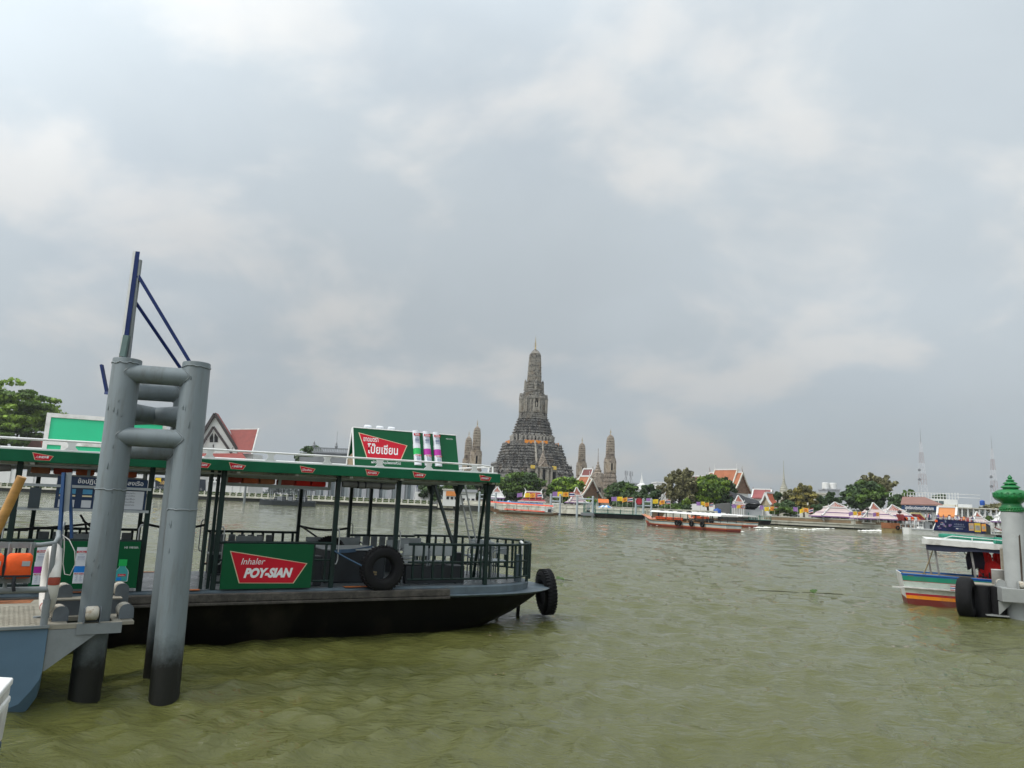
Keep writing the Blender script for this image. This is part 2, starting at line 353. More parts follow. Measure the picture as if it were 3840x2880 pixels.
BO = G(1812, 2193, .93); BO.z = 0; BANG = rad(29.68)
ferry = thing('ferry_boat', 'green roofed river ferry with black hull moored behind two grey steel piles', 'ferry', BO, BANG)
DZ = .93; HB = 1.62                       # deck height, half beam
RX = Euler((PI/2, 0, 0))                  # lettering plane facing the viewer's side
def deck_outline(e, n=14, a0=-.3, tip=2.15, aft=-13.0, by=HB, pw=2.3):
    P = [(aft, by-e-HB-.12), (a0, by-e-HB-.12)]; hb = HB+.12+e; cyy = HB
    pts = []
    for i in range(n+1):
        t = -PI/2+PI*i/n; c, s_ = math.cos(t), math.sin(t)
        x = a0+(tip+e-a0)*abs(c)**(2/pw); y = cyy+hb*math.copysign(abs(s_)**(2/pw), s_)
        pts.append((x, y))
    return [(aft, cyy-hb)]+pts+[(aft, cyy+hb)]
def ferry_hull():
    # hull sections: (z, outset, tip, begin of bow curve)
    rings = []
    for z, e, tip, a0 in ((.70,.04,2.12,-.3),(.60,.0,2.0,-.35),(.46,-.05,1.78,-.5),(.28,-.12,1.45,-.7),(.10,-.22,1.05,-1.0),(-.08,-.36,.55,-1.4),(-.5,-.7,-.3,-2.4)):
        rings.append([Vector((x,y,z)) for x,y in deck_outline(e, 18, a0, tip-e)])
    MB().loft(rings).build('hull', m_hull, ferry, 60)
    # rubbing strake and ledge
    o = deck_outline(.07, 18, -.3, 2.28)
    MB().loft([[Vector((x,y,z)) for x,y in deck_outline(e,18,-.3,t)] for z,e,t in ((.70,.02,2.25),(.735,.09,2.3),(.75,.10,2.31),(.765,.06,2.28))]).build('rubbing_strake', m_ledge, ferry, 50)
    mb = MB(); mb.bx(-13,-.9,-.285,-.14,.755,.89); mb.build('side_beam', m_rub, ferry, None, .015)
    mb = MB(); mb.bx(-13,-.9,-.30,-.15,.70,.748); mb.build('side_beam', m_rub, ferry, None, .01)
    MB().loft([[Vector((x,y,z)) for x,y in deck_outline(e,18,-.3,t)] for z,e,t in ((.768,-.02,1.78),(.90,-.02,1.8),(DZ,-.06,1.78))]).build('deck', [m_ledge, m_deck], ferry, 50)
    MB().loft([[Vector((x,y,z)) for x,y in deck_outline(-.10,18,-.3,1.72)] for z in (DZ+.003, DZ+.012)]).build('deck_plate', m_deck, ferry)
    for a0, a1 in ((-3.05,-2.35),(-6.35,-5.65),(-7.6,-7.3)):
        MB().bx(a0,a1,-.10,.05,DZ+.014,DZ+.018).build('boarding_mark', m_orangemark, ferry)
    for a0,a1 in ((-6.4,-5.6),): MB().bx(a0,a1,3.05,3.2,DZ+.014,DZ+.018).build('boarding_mark', m_orangemark, ferry)
    # rudder stock and propeller post under the counter
    for x,y,zt in ((1.75,1.5,.5),(1.2,1.55,.25)): MB().bar((x,y,-.6),(x+.05,y,zt),.05,.07).build('rudder_post', m_hull, ferry)
ferry_hull()
def ceil_z(a): return 3.02+.011*(a+8.5)
def sl(a, b, z): return Vector((a, b, z+.011*(a+8.5)))        # points that follow the slight rise of the roof
def slprism(mb, a0, a1, b0, b1, z0, z1, mi=0):
    P = [sl(a0,b0,z0),sl(a1,b0,z0),sl(a1,b1,z0),sl(a0,b1,z0),sl(a0,b0,z1),sl(a1,b0,z1),sl(a1,b1,z1),sl(a0,b1,z1)]
    return mb.add(P,[(0,3,2,1),(4,5,6,7),(0,1,5,4),(1,2,6,5),(2,3,7,6),(3,0,4,7)],mi)
RA0, RA1, RB0, RB1 = -13.0, .17, -.25, 3.5
roof = slprism(MB(), RA0, RA1-.03, RB0+.03, RB1-.03, 3.03, 3.17).build('roof', m_offw, ferry)
slprism(MB(), RA0, RA1, RB0, RB0+.03, 2.995, 3.185).build('fascia', m_green, roof, None, .008)
slprism(MB(), RA1-.03, RA1, RB0+.031, RB1, 2.995, 3.185).build('fascia', m_green, roof, None, .008)
slprism(MB(), RA0, RA1-.031, RB1-.03, RB1, 2.995, 3.185).build('fascia', m_green, roof)
mb = MB()
for b0, z0 in ((RB0+.04,3.186),):
    slprism(mb, RA0, RA1-.05, b0, b0+.5, 3.172, 3.215)
mb.build('roof_edge', m_white, roof, None, .01)
slprism(MB(), RA0, RA1-.3, RB0+.55, RB1-.3, 3.175, 3.235).build('roof_cover', m_offw, roof)
for i in range(13):                                            # ceiling beams
    a = -12.6+i*1.05
    if a > RA1-.1: break
    slprism(MB(), a, a+.06, RB0+.05, RB1-.05, 2.96, 3.028).build('ceiling_beam', m_offw, roof)
for b in (.02, 1.6, 3.2):
    slprism(MB(), RA0, RA1-.1, b-.035, b+.035, 2.93, 2.958).build('ceiling_stringer', m_ltgrey, roof)
# white pipe rail along the roof with flared brackets
def roof_rail():
    zr = 3.36; e = .1
    pts = [sl(RA0, RB0+.06, zr), sl(-6, RB0+.06, zr), sl(-3, RB0+.06, zr), sl(-.9,RB0+.06,zr-.0), sl(RA1-.4,RB0+.07,zr-.01), sl(RA1-.16,RB0+.16,zr-.02), sl(RA1-.09,RB0+.4,zr-.02), sl(RA1-.09,2.9,zr-.02), sl(RA1-.2,3.3,zr-.01), sl(-1.2,3.42,zr), sl(RA0,3.42,zr)]
    rr = MB().tube(pts, .019, 8).build('roof_rail', m_white, roof, 60)
    for a in [-12.1+1.06*i for i in range(12)]:
        if a > RA1-.2: break
        for b in (RB0+.06, 3.42):
            w = .10
            P = [sl(a-w,b-.012,3.216),sl(a+w,b-.012,3.216),sl(a+w*.55,b-.012,3.26),sl(a+w*.5,b-.012,3.30),sl(a+w*.85,b-.012,3.35),sl(a-w*.85,b-.012,3.35),sl(a-w*.5,b-.012,3.30),sl(a-w*.55,b-.012,3.26)]
            MB().prism(P,(0,.024,0)).build('rail_bracket', m_white, rr)
    for b in (.15, .75, 1.4, 2.1, 2.8):
        MB().cyl(sl(RA1-.09,b,3.19), sl(RA1-.09,b,zr-.02), .016, None, 8).build('rail_post', m_white, rr)
    for b in (RB0+.10,): MB().cyl(sl(RA1-.14,b,3.19), sl(RA1-.14,b+.02,zr-.02), .02, None, 8).build('rail_post', m_white, rr)
roof_rail()
# --- billboards on the roof
def trap(x0, z0, w, h):   # the slanted red plaque outline, unit coordinates from the photographed sign
    u = ((0,1),(1,.62),(.84,0),(.145,.03)); return [(x0+p*w, z0+q*h) for p, q in u]
def plaque(parent, x0, z0, w, h, y, lines, bord=.02):
    P = trap(x0, z0, w, h); cx = sum(p[0] for p in P)/4; cz = sum(p[1] for p in P)/4
    g = MB().prism([(x,y,z) for x,z in P], (0,.004,0)).build('plaque_border', m_gold, parent)
    k = 1-bord*2.4/h; kx = 1-bord*3.6/w
    MB().prism([(cx+(x-cx)*kx,y-.003,cz+(z-cz)*k) for x,z in P], (0,.003,0)).build('plaque', m_red, parent)
    for s_, fx, fz, fw, fh, sh, bd in lines:
        lettering(s_, fw*w, fh*h, m_text, parent, (x0+fx*w, y-.005, z0+fz*h), RX, shear=sh, bold=bd)
def inhaler(parent, x, y, z, h, r, band, rot=None, flat=False):
    """a printed inhaler tube; half-round relief on a board"""
    n = 14; 
    def half(z0, z1, rr, m, nm, top=False):
        ring = lambda zz: [Vector((x+rr*math.cos(PI+PI*i/n), y+rr*(.12 if flat else .75)*math.sin(PI+PI*i/n), zz)) for i in range(n+1)]
        b = MB(); b.loft([ring(z0), ring(z1)], 0, True); return b.build(nm, m, parent, 40)
    half(z, z+h*.30, r, m_tube, 'tube_body'); half(z+h*.302, z+h*.475, r*1.02, band, 'tube_band'); half(z+h*.477, z+h*.60, r, m_tube, 'tube_body')
    half(z+h*.602, z+h, r*.92, m_tube, 'tube_cap')
    yo = y-r*(.13 if flat else .80)
    lettering('POY-SIAN', r*1.7, h*.045, m_red, parent, (x, yo, z+h*.265), RX, shear=.2, bold=.03)
    MB().bx(x-r*.85, x+r*.85, yo+.012, yo, z+h*.84, z+h*.90).build('tube_label', m_red, parent)
    lettering('โป๊ยเซียน', r*1.3, h*.045, m_text, parent, (x, yo-.003, z+h*.87), RX, bold=.02)
    for q, wd in ((.79,.8),(.745,1.3),(.72,1.2),(.695,1.3),(.65,1.35),(.225,1.2),(.19,.9),(.165,1.1),(.14,.9),(.11,1.2),(.07,1.3)):
        MB().bx(x-r*wd/2, x+r*wd/2, yo+.01, yo+.001, z+h*(q-.004), z+h*(q+.004)).build('print_line', mat('print_blue',(.16,.20,.34),.5,.05), parent)
def roof_sign(a, b0, length, height, lean=.25):
    """A-frame: two boards leaning together; returns the near board's carrier, its local z runs up the board"""
    t = math.asin(lean/height)
    near = MB().bx(0, length, -.0, .02, 0, height).build('sign_board', m_board, ferry, None, 0, sl(a, b0, 3.25), (-t, -.011, 0))
    far = MB().bx(0, length, -.02, .0, 0, height).build('sign_board', m_board, ferry, None, 0, sl(a, b0+2*lean+.03, 3.25), (t, -.011, 0))
    return near, far
nb, fb = roof_sign(-2.78, .72, 2.42, .84)
MB().bx(-.01,2.43,-.012,.03,.84,.862).build('trim', m_white, nb); MB().bx(-.02,0,-.01,.03,0,.84).build('trim', m_white, nb); MB().bx(-.02,0,-.03,.012,0,.84).build('trim', m_white, fb)
MB().bx(-.012,-.002,.035,.40,.03,.30).build('end_panel', m_wood, nb)
plaque(nb, .11, .155, 1.10, .585, -.006, [('ยาดมตรา', .245, .745, .30, .15, 0, .012), ('โป๊ยเซียน', .485, .41, .62, .40, .12, .016)], .012)
lettering('ผลิตภัณฑ์สมุนไพรขายทั่วไป', .66, .085, m_text, nb, (.70,-.004,.09), RX, bold=.008)
lettering('HB 210/59A', .17, .026, m_text, nb, (2.25,-.004,.745), RX)
for k, bd in enumerate((m_bgreen, m_purple, m_purple)): inhaler(nb, 1.43+.245*k, -.001, .075, .80, .085, bd)
for k in range(3): MB().lathe([(.085,.70),(.085,.87),(.078,.895),(.0,.90)], (.36+.27*k, .09, 0), 18).build('tube_cap', m_tube, fb, 40)
gb, gb2 = roof_sign(-8.32, .9, 1.95, .70)
gb.data.materials[0] = m_emerald; 
for args in ((0,1.95,.62,.70),(0,1.95,.09,.17),(0,.07,.17,.62),(1.88,1.95,.17,.62),(.0,.07,-.04,.09),(.28,.40,-.04,.09)):
    MB().bx(args[0],args[1],-.02,-.001,args[2],args[3]).build('trim', m_offw, gb)
# --- plaques on the fascia
def fascia_plaque(a, txt, w=.30, sh=.2):
    g = thing('fascia_plaque', None, None); g.parent = ferry; g.location = sl(a, RB0-.003, 3.085); g.rotation_euler = (0,-.011,0)
    plaque(g, -w/2, -.06, w, .125, -.003, [(txt, .48, .43, .62, .34, sh, .02)], .006)
for px, txt in ((155,'人参樟脑膏'),(755,'POY-SIAN'),(888,'人参樟脑膏'),(1152,'โป๊ยเซียน'),(1396,'POY-SIAN'),(1572,'人参樟脑膏'),(1820,'POY-SIAN')):
    d = ray(px, 1752+(px-155)*.02); n = Vector((-math.sin(BANG), math.cos(BANG), 0)); p0 = BO+n*RB0
    q = Vector((0,0,EYE))+d*((p0-Vector((0,0,EYE))).dot(n)/d.dot(n)); a = (q-BO).dot(Vector((math.cos(BANG),math.sin(BANG),0)))
    fascia_plaque(a, txt)
fascia_plaque(-.20, 'POY-SIAN', .15)
# --- posts
NEAR = (-8.54,-6.61,-5.43,-3.31,-2.05,.03); FAR = (-8.4,-6.5,-5.2,-3.2,-2.0,-1.5,.1)
for a in NEAR: MB().bar((a,0,DZ),(a+.0,0,ceil_z(a)-.02),.085,.085).build('post', m_dkgreen, ferry, None, .01)
for a in FAR: MB().bar((a,3.2,DZ),(a,3.2,ceil_z(a)-.02),.075,.075).build('post', m_dkgreen, ferry, None, .01)
for a in (-5.62,-5.5): MB().bar((a,.12,DZ),(a,.12,ceil_z(a)-.02),.055,.055).build('post', m_dkgreen, ferry)
MB().bar((.06,1.6,DZ),(.07,1.6,3.08),.08,.08).build('post', m_dkgreen, ferry, None, .01)
MB().bar((.45,1.35,DZ),(.04,.14,3.05),.06,.06).build('brace', m_dkgreen, ferry); MB().bar((.45,1.9,DZ),(.1,3.05,3.05),.06,.06).build('brace', m_dkgreen, ferry)
for a,b in ((.03,.0),(.07,1.6),(.1,3.2)):                       # gusset under the roof
    MB().prism([(a-.16,b-.02,3.06),(a+.16,b-.02,3.06),(a+.05,b-.02,2.82),(a-.05,b-.02,2.82)],(0,.04,0)).build('gusset', m_dkgreen, ferry)
def hoop(a, b, s_=1):                                           # chrome grab handle on a post
    MB().tube([(a,b,2.05),(a+.08*s_,b,2.03),(a+.10*s_,b,1.97),(a+.10*s_,b,1.45),(a+.08*s_,b,1.38),(a,b,1.36)],.013,8).build('grab_handle', m_steelg, ferry, 60)
for a,b,s_ in ((-8.54,0,-1),(-6.61,0,-1),(-5.43,0,1),(-3.31,0,1),(-2.05,0,1),(-2.0,3.2,1),(-5.2,3.2,-1)): hoop(a,b,s_)
# --- side rails
RZ = 1.76
def rail_run(pts, zs, n, w=.038, mids=(), name='rail', skip=()):
    """top and bottom bars along a plan polyline with upright balusters"""
    L_ = [0]
    for i in range(len(pts)-1): L_.append(L_[-1]+(Vector(pts[i+1])-Vector(pts[i])).length)
    def at(s_):
        for i in range(len(pts)-1):
            if s_ <= L_[i+1]+1e-6: return Vector(pts[i]).lerp(Vector(pts[i+1]), (s_-L_[i])/max(1e-6,L_[i+1]-L_[i]))
        return Vector(pts[-1])
    for z, r in ((zs[1],.028),(zs[0],.022))+tuple((q,.02) for q in mids):
        MB().tube([(p[0],p[1],z) for p in pts], r, 8).build(name, m_dkgreen, ferry, 60)
    for i in range(n):
        p = at(L_[-1]*(i+.5)/n); MB().bar((p.x,p.y,zs[0]),(p.x,p.y,zs[1]),w,w).build('baluster', m_dkgreen, ferry)
bow_near = [(-1.75,0)]+[(x,y) for x,y in [(-.3,0),(.25,.02),(.8,.10),(1.35,.45),(1.75,1.0),(1.95,1.55)]]
bow_far = [(x,3.22-y) for x,y in [(-1.75,0),(-.3,0),(.25,.02),(.8,.12),(1.35,.45),(1.75,1.0),(1.95,1.58)]]
rail_run(bow_near[:3], (1.06,RZ), 9, mids=(1.40,)); rail_run(bow_near[2:5], (1.06,RZ), 5, mids=(1.40,)); 
MB().tube([(p[0],p[1],RZ) for p in bow_near[4:]],.028,8).build('rail', m_dkgreen, ferry, 60)
for p in bow_near[4:]: MB().bar((p[0],p[1],DZ),(p[0],p[1],RZ),.05,.05).build('baluster', m_dkgreen, ferry)
MB().tube([(p[0],p[1],1.1) for p in bow_near[5:]],.024,8).build('rail', m_dkgreen, ferry, 60)
rail_run(bow_far[1:], (1.1,RZ+.02), 13, .045)
rail_run([(-1.95,3.2),(-.3,3.2)], (1.06,RZ), 4)
for a0,a1,n in ((-5.2,-3.2,9),(-8.4,-6.5,8),(-3.2,-1.95,0)):
    if n: rail_run([(a0,3.2),(a1,3.2)], (1.1,RZ+.04), n, .05)
rail_run([(-8.5,0),(-6.62,0)], (1.06,RZ), 8); rail_run([(-5.42,0),(-3.33,0)], (1.06,RZ), 9, mids=(1.45,))
rail_run([(-12.5,0),(-8.58,0)], (1.06,RZ), 14); rail_run([(-12.5,3.2),(-8.45,3.2)], (1.06,RZ), 14)
# seat backs along the far side: grey panels between the balusters
for a0,a1,n in ((-5.15,-3.75,7),(-1.9,-.85,5),(-8.3,-6.6,7)):
    for i in range(n):
        w = (a1-a0)/n; MB().bx(a0+w*i+.03,a0+w*(i+1)-.03,3.10,3.14,1.36,1.74).build('seat_back', m_grey, ferry, None, .01)
    MB().bx(a0,a1,2.68,3.08,1.33,1.37).build('bench_seat', m_ltgrey, ferry, None, .01)
    MB().bx(a0+.02,a1-.02,2.76,3.05,DZ+.012,1.328).build('bench_base', m_dkgrey, ferry)
# engine casing amidships
MB().bx(-3.25,-2.0,.65,1.9,DZ+.012,1.58).build('engine_casing', m_dkgrey, ferry, None, .02)
MB().bx(-3.28,-1.97,.62,1.93,1.582,1.61).build('casing_top', m_ltgrey, ferry, None, .01)
MB().bx(-3.9,-3.42,.25,.60,DZ+.012,1.5).build('locker', m_dkgrey, ferry, None, .02)
MB().bx(-3.80,-3.60,.20,.248,DZ+.03,1.35).build('locker_door', m_grey, ferry)
# passenger seats: steel frame, slab seat, slab back, arm loop
def seat(a, b, rz, w=.55, cushion=None):
    e = thing('passenger_seat', None, None); e.parent = ferry; e.location = (a,b,DZ+.012); e.rotation_euler = (0,0,rz)
    MB().bx(-w/2,w/2,-.2,.2,.40,.44).build('seat', m_ltgrey, e, None, .01)
    MB().bx(-w/2,w/2,.19,.22,.56,.80).build('backrest', m_ltgrey, e, None, .01)
    for s_ in (-1,1):
        MB().tube([(s_*w/2,-.2,0),(s_*w/2,-.2,.60),(s_*w/2,-.14,.66),(s_*w/2,.14,.70),(s_*w/2,.21,.66),(s_*w/2,.21,0)],.018,8).build('arm_loop', m_grey, e, 60)
    return e
for a,b,r in ((-2.9,2.35,0),(-2.2,2.35,0),(-1.45,.55,PI),(-.85,.55,PI),(-1.3,1.55,0),(-.6,2.5,0),(.75,.95,-PI/2),(.75,1.6,-PI/2),(1.05,2.35,-.9),(-7.4,2.2,0),(-8.0,.7,PI),(-4.4,2.3,0)):
    seat(a,b,r)
MB().bx(-1.65,-.3,.32,.72,DZ+.013,1.30).build('bench_box', m_dkgrey, ferry, None, .01)
# ladder to the roof
for s_ in (-.17,.17): MB().bar((.95+0*s_,2.0+s_,DZ),(.28,2.0+s_,3.35),.03,.03).build('ladder_rail', m_steelg, ferry)
for i in range(8):
    t = (i+.7)/8.5; p = Vector((.95,2.0,DZ)).lerp(Vector((.28,2.0,3.35)), t); MB().cyl(p+Vector((0,-.17,0)), p+Vector((0,.17,0)), .012, None, 8).build('ladder_rung', m_steelg, ferry)
# bollards and bin on the fore deck
for x,y,z1,r in ((1.12,.46,1.5,.09),(.35,2.1,1.42,.15)): MB().lathe([(r,DZ),(r,z1),(r*1.15,z1+.001),(r*1.15,z1+.03),(0,z1+.031)],(x,y,0),18).build('bin' if r>.1 else 'bollard', m_ledge if r<.1 else m_dkgrey, ferry, 40)
MB().tube([(1.28,.60,DZ),(1.28,.60,1.68),(1.33,.66,1.76),(1.45,.9,1.78),(1.52,1.05,1.78)],.03,10).build('white_handrail', m_white, ferry, 60)
# --- notice boards on the near side
bd = MB().bx(-5.33,-3.72,-.115,-.085,DZ+.02,1.745).build('notice_board', m_board, ferry, None, .004)
bd['label'] = 'green board with red plaque reading Inhaler POY-SIAN'
plaque(bd, -5.22, 1.035, 1.40, .585, -.122, [('POY-SIAN', .505, .335, .62, .30, .28, .055), ('Inhaler', .30, .685, .30, .19, .25, .0)], .011)
lb = MB().bx(-8.2,-6.66,-.115,-.085,1.0,1.76).build('notice_board', m_board, ferry, None, .004)
lb['label'] = 'green board printed with inhaler tubes and a small bottle'
inhaler(lb, -8.07, -.114, 1.08, .59, .082, m_purple, flat=True); inhaler(lb, -7.52, -.114, 1.09, .575, .080, m_bblue, flat=True)
lettering('HB 198/58A', .21, .035, m_text, lb, (-6.80,-.118,1.665), RX)
def bottle(x, z, w, h):
    P = [(-.5,.04),(-.46,0),(.46,0),(.5,.04),(.5,.42),(.44,.52),(.25,.64),(.25,.70),(-.25,.70),(-.25,.64),(-.44,.52),(-.5,.42)]
    MB().prism([(x+p*w,-.119,z+q*h) for p,q in P],(0,.003,0)).build('bottle_outline', m_tube, lb)
    MB().prism([(x+p*w*.9,-.122,z+.008+q*h*.97) for p,q in P],(0,.003,0)).build('bottle_body', m_teal, lb)
    MB().bx(x-w*.31,x+w*.31,-.124,-.119,z+h*.70,z+h).build('bottle_cap', m_bgreen, lb, None, .003)
    MB().bx(x-w*.28,x+w*.3,-.126,-.122,z+h*.24,z+h*.34).build('bottle_label', m_red, lb)
    lettering('โป๊ยเซียน', w*.45, h*.06, m_text, lb, (x,-.127,z+h*.29), RX)
    MB().bx(x-w*.35,x-w*.02,-.126,-.122,z+h*.05,z+h*.19).build('bottle_print', m_bblue, lb); MB().bx(x+w*.05,x+w*.22,-.126,-.122,z+h*.05,z+h*.19).build('bottle_print', m_teal, lb)
bottle(-6.90, 1.11, .20, .36); bottle(-7.14, 1.11, .20, .26)
# --- passenger notice between the aftmost posts: navy board, white strips, text panel
nv = mat('navy_sign', (.010,.028,.075), .35, .1); pan = mat('panel_grey', (.50,.52,.55), .5, .05); skyb = mat('print_sky', (.06,.26,.45), .5, .15)
ntc = MB().bx(-8.0,-6.66,-.02,.0,2.28,2.80).build('passenger_notice', nv, ferry)
for z in (2.64,2.26): MB().bx(-8.5,-6.6,-.05,-.025,z-.022,z+.022).build('notice_rail', m_ltgrey, ntc)
lettering('ข้อปฏิบัติในการขึ้น-ลงเรือ', .98, .105, m_text, ntc, (-7.22,-.024,2.73), RX, bold=.01)
MB().bx(-7.43,-6.7,-.03,-.021,2.29,2.60).build('text_panel', pan, ntc, None, .004)
for i, s_ in enumerate(('1. ขึ้นลงเรือเทียบท่า','2. สวมเสื้อชูชีพทุกครั้ง','ระหว่างโดยสารเรือ','3. ห้ามยืนบนกาบเรือ','4. โปรดระวังก้าวพลาด','ตลอดเวลา')):
    lettering(s_, .52 if i<5 else .24, .03, m_blacktext, ntc, (-7.10 if i<5 else -7.24,-.032,2.565-.049*i), RX)
for x0,x1 in ((-7.95,-7.72),(-7.62,-7.48)):
    MB().bx(x0,x1,-.03,-.021,2.52,2.60).build('picture', skyb, ntc); MB().bx(x0,x1,-.03,-.021,2.30,2.42).build('picture', pan, ntc)
    MB().bx(x0,x1,-.03,-.021,2.475,2.50).build('picture', m_gold, ntc)
for x in (-7.9,-7.8): lettering('u', .03, .04, m_text, ntc, (x,-.025,2.45), RX)
MB().bx(-8.36,-8.2,-.06,-.052,2.27,2.60).build('dark_panel', mat('smoked_panel',(.03,.045,.055),.2,.1), ntc)
# --- life-vest racks and rolled side curtains under the ceiling
def rack(a0, a1, cols, b=.35):
    for z in (2.96,2.80): MB().bx(a0,a1,b-.02,b+.02,z-.03,z+.03).build('vest_rack', m_ltgrey, ferry)
    for a in (a0+.02,(a0+a1)/2,a1-.02): MB().bx(a-.025,a+.025,b-.024,b+.024,2.77,3.0).build('rack_upright', m_ltgrey, ferry)
rack(-5.35,-3.36,0); rack(-8.45,-6.68,0)
vest_cols = [mat('vest_a',(.42,.075,.05),.85,.2), mat('vest_b',(.62,.15,.06),.85,.2), mat('vest_c',(.50,.20,.10),.85,.2), mat('vest_d',(.80,.03,.02),.85,.1)]
vmesh = {}
def stowed_vest(a, b, ci, label):
    if ci not in vmesh: vmesh[ci] = MB().bx(-.14,.14,-.18,.18,-.05,.05).mesh('stowed_vest', vest_cols[ci])
    o = ob('life_vest', vmesh[ci], None, .02); o.matrix_world = Matrix.Translation(BO) @ Matrix.Rotation(BANG,4,'Z') @ Matrix.Translation(Vector((a,b,2.885)))
    tag(o, label, 'life vest', 'vests stowed in the ferry ceiling racks')
pos = ('first','second','third','fourth','fifth','sixth')
for i, ci in enumerate((0,1,2,0,3,3)): stowed_vest(-5.18+.31*i+(.06 if i>2 else 0), .60, ci, 'folded %s life vest, %s from the left in the rack over the POY-SIAN board' % (('maroon','salmon','tan','maroon','bright red','bright red')[i], pos[i]))
for i, ci in enumerate((2,0,1,2,1)): stowed_vest(-8.28+.33*i, .60, ci, 'folded %s life vest, %s from the left in the rack behind the left pile' % (('tan','maroon','salmon','tan','salmon')[i], pos[i]))
def curtain(a0,a1,z=2.90,b=.02):
    c = MB().tube([(a0+(a1-a0)*i/8, b, z+.008*math.sin(i*1.7)) for i in range(9)], [.06,.066,.062,.067,.063,.066,.061,.066,.058], 12).build('rolled_curtain', m_canvas, ferry, 60)
    for f in (.28,.42,.72): MB().torus((a0+(a1-a0)*f,b,z),(1,0,0),.064,(.006,.02),16,6).build('curtain_tie', m_strap, c)
curtain(-3.22,-2.14); curtain(-10.2,-8.66,2.89)
# --- straps and lashings
def sag(p0,p1,d,n=10): return [Vector(p0).lerp(Vector(p1),i/n)-Vector((0,0,d*4*(i/n)*(1-i/n))) for i in range(n+1)]
def strap(p0,p1,d,w,m):
    P = sag(p0,p1,d); mb = MB()
    for i in range(len(P)-1): mb.bar(P[i],P[i+1],.012,w)
    mb.build('strap', m, ferry)
strap((-8.54,.0,1.92),(-7.1,2.6,1.98),.02,.04,m_strap); strap((-6.5,3.18,1.96),(-5.22,3.18,1.93),.10,.05,m_strap); strap((-3.18,3.18,1.95),(-1.98,3.18,1.93),.07,.05,m_strap)
strap((-3.3,-.03,1.62),(-2.1,1.2,1.62),.03,.07,m_bluestrap)
MB().tube(sag((-3.3,-.05,1.62),(-2.72,-.18,1.33),.01,6),.018,6).build('lashing', m_bluestrap, ferry, 60)
MB().tube(sag((-2.72,-.2,1.33),(-2.45,-.12,1.22),.03,6),.022,6).build('lashing', m_rope, ferry, 60)
MB().tube(sag((-2.72,-.2,1.31),(-2.45,-.12,1.18),.04,6),.018,6).build('lashing', m_rope, ferry, 60)
for k in range(4): MB().torus((-2.74+.03*k,-.2,1.34-.03*k),(1,.3,-.6),.03,(.012,.012),12,6).build('knot', m_rope, ferry, 60)
MB().tube(sag((-3.15,3.15,1.95),(-2.85,2.8,1.72),.0,6)+sag((-2.85,2.8,1.72),(-2.75,2.75,1.45),.0,4)[1:],.02,6).build('lashing', m_strap, ferry, 60)
MB().tube([(-7.6,2.5,2.1),(-7.5,2.5,1.95),(-7.45,2.45,1.75),(-7.5,2.4,1.62),(-7.35,2.4,1.5)],.022,6).build('lashing', m_strap, ferry, 60)
MB().tube([(-7.55,2.5,2.0),(-7.3,2.5,1.8),(-7.1,2.45,1.6)],.022,6).build('lashing', m_strap, ferry, 60)
# --- tyres hung as fenders
def tyre(name, label, c, ax, R, wd, blocks=True, group=None):
    t = thing(name, label, 'tyre', c, 0, group)
    ax = Vector(ax).normalized(); q = ax.to_track_quat('Z','Y'); t.rotation_euler = q.to_euler()
    MB().torus((0,0,0),(0,0,1),R*.74,(R*.26,wd/2),48,18,sq=.62).build('tread', m_rubber, t, 50)
    mb = MB()
    for i in range(40):
        a = 2*PI*i/40
        for s_ in (-1,1):
            p = Vector((math.cos(a)*R*.985, math.sin(a)*R*.985, s_*wd*.25)); R3 = Matrix.Rotation(a+.3*s_,3,'Z')
            mb.box(p,(R*.05,R*.09,wd*.36),R3)
    if blocks: mb.build('tread_blocks', m_rubber, t)['kind'] = 'stuff'
    MB().torus((0,0,wd*.40),(0,0,1),R*.62,(.012,.012),40,6).build('sidewall_rib', m_rubber, t, 60)
    return t
MF = Matrix.Translation(BO) @ Matrix.Rotation(BANG,4,'Z')
def fw(a,b,z): return MF @ Vector((a,b,z))
nrm = Vector((math.sin(BANG), -math.cos(BANG), 0))
tyre('tyre_fender','big black tyre roped upright to the ferry side, right of the POY-SIAN board', fw(-2.35,-.16,1.30), nrm, .43, .26)
tyre('tyre_fender','black tyre chained to the tip of the ferry, hanging over the water', fw(2.34,1.15,.60), Vector((.93,.25,.08)), .53, .27)
tyre('tyre_fender','dark tyre lying against the ferry engine casing behind the posts', fw(-2.75,2.15,1.42), Vector((-.2,-1,.25)), .36, .2)
MB().tube([fw(2.1,1.2,1.0),fw(2.3,1.1,.93),fw(2.42,1.0,.80),fw(2.55,1.05,.72)],.02,6).build('chain', m_hull, ferry, 60).matrix_parent_inverse = MF.inverted()
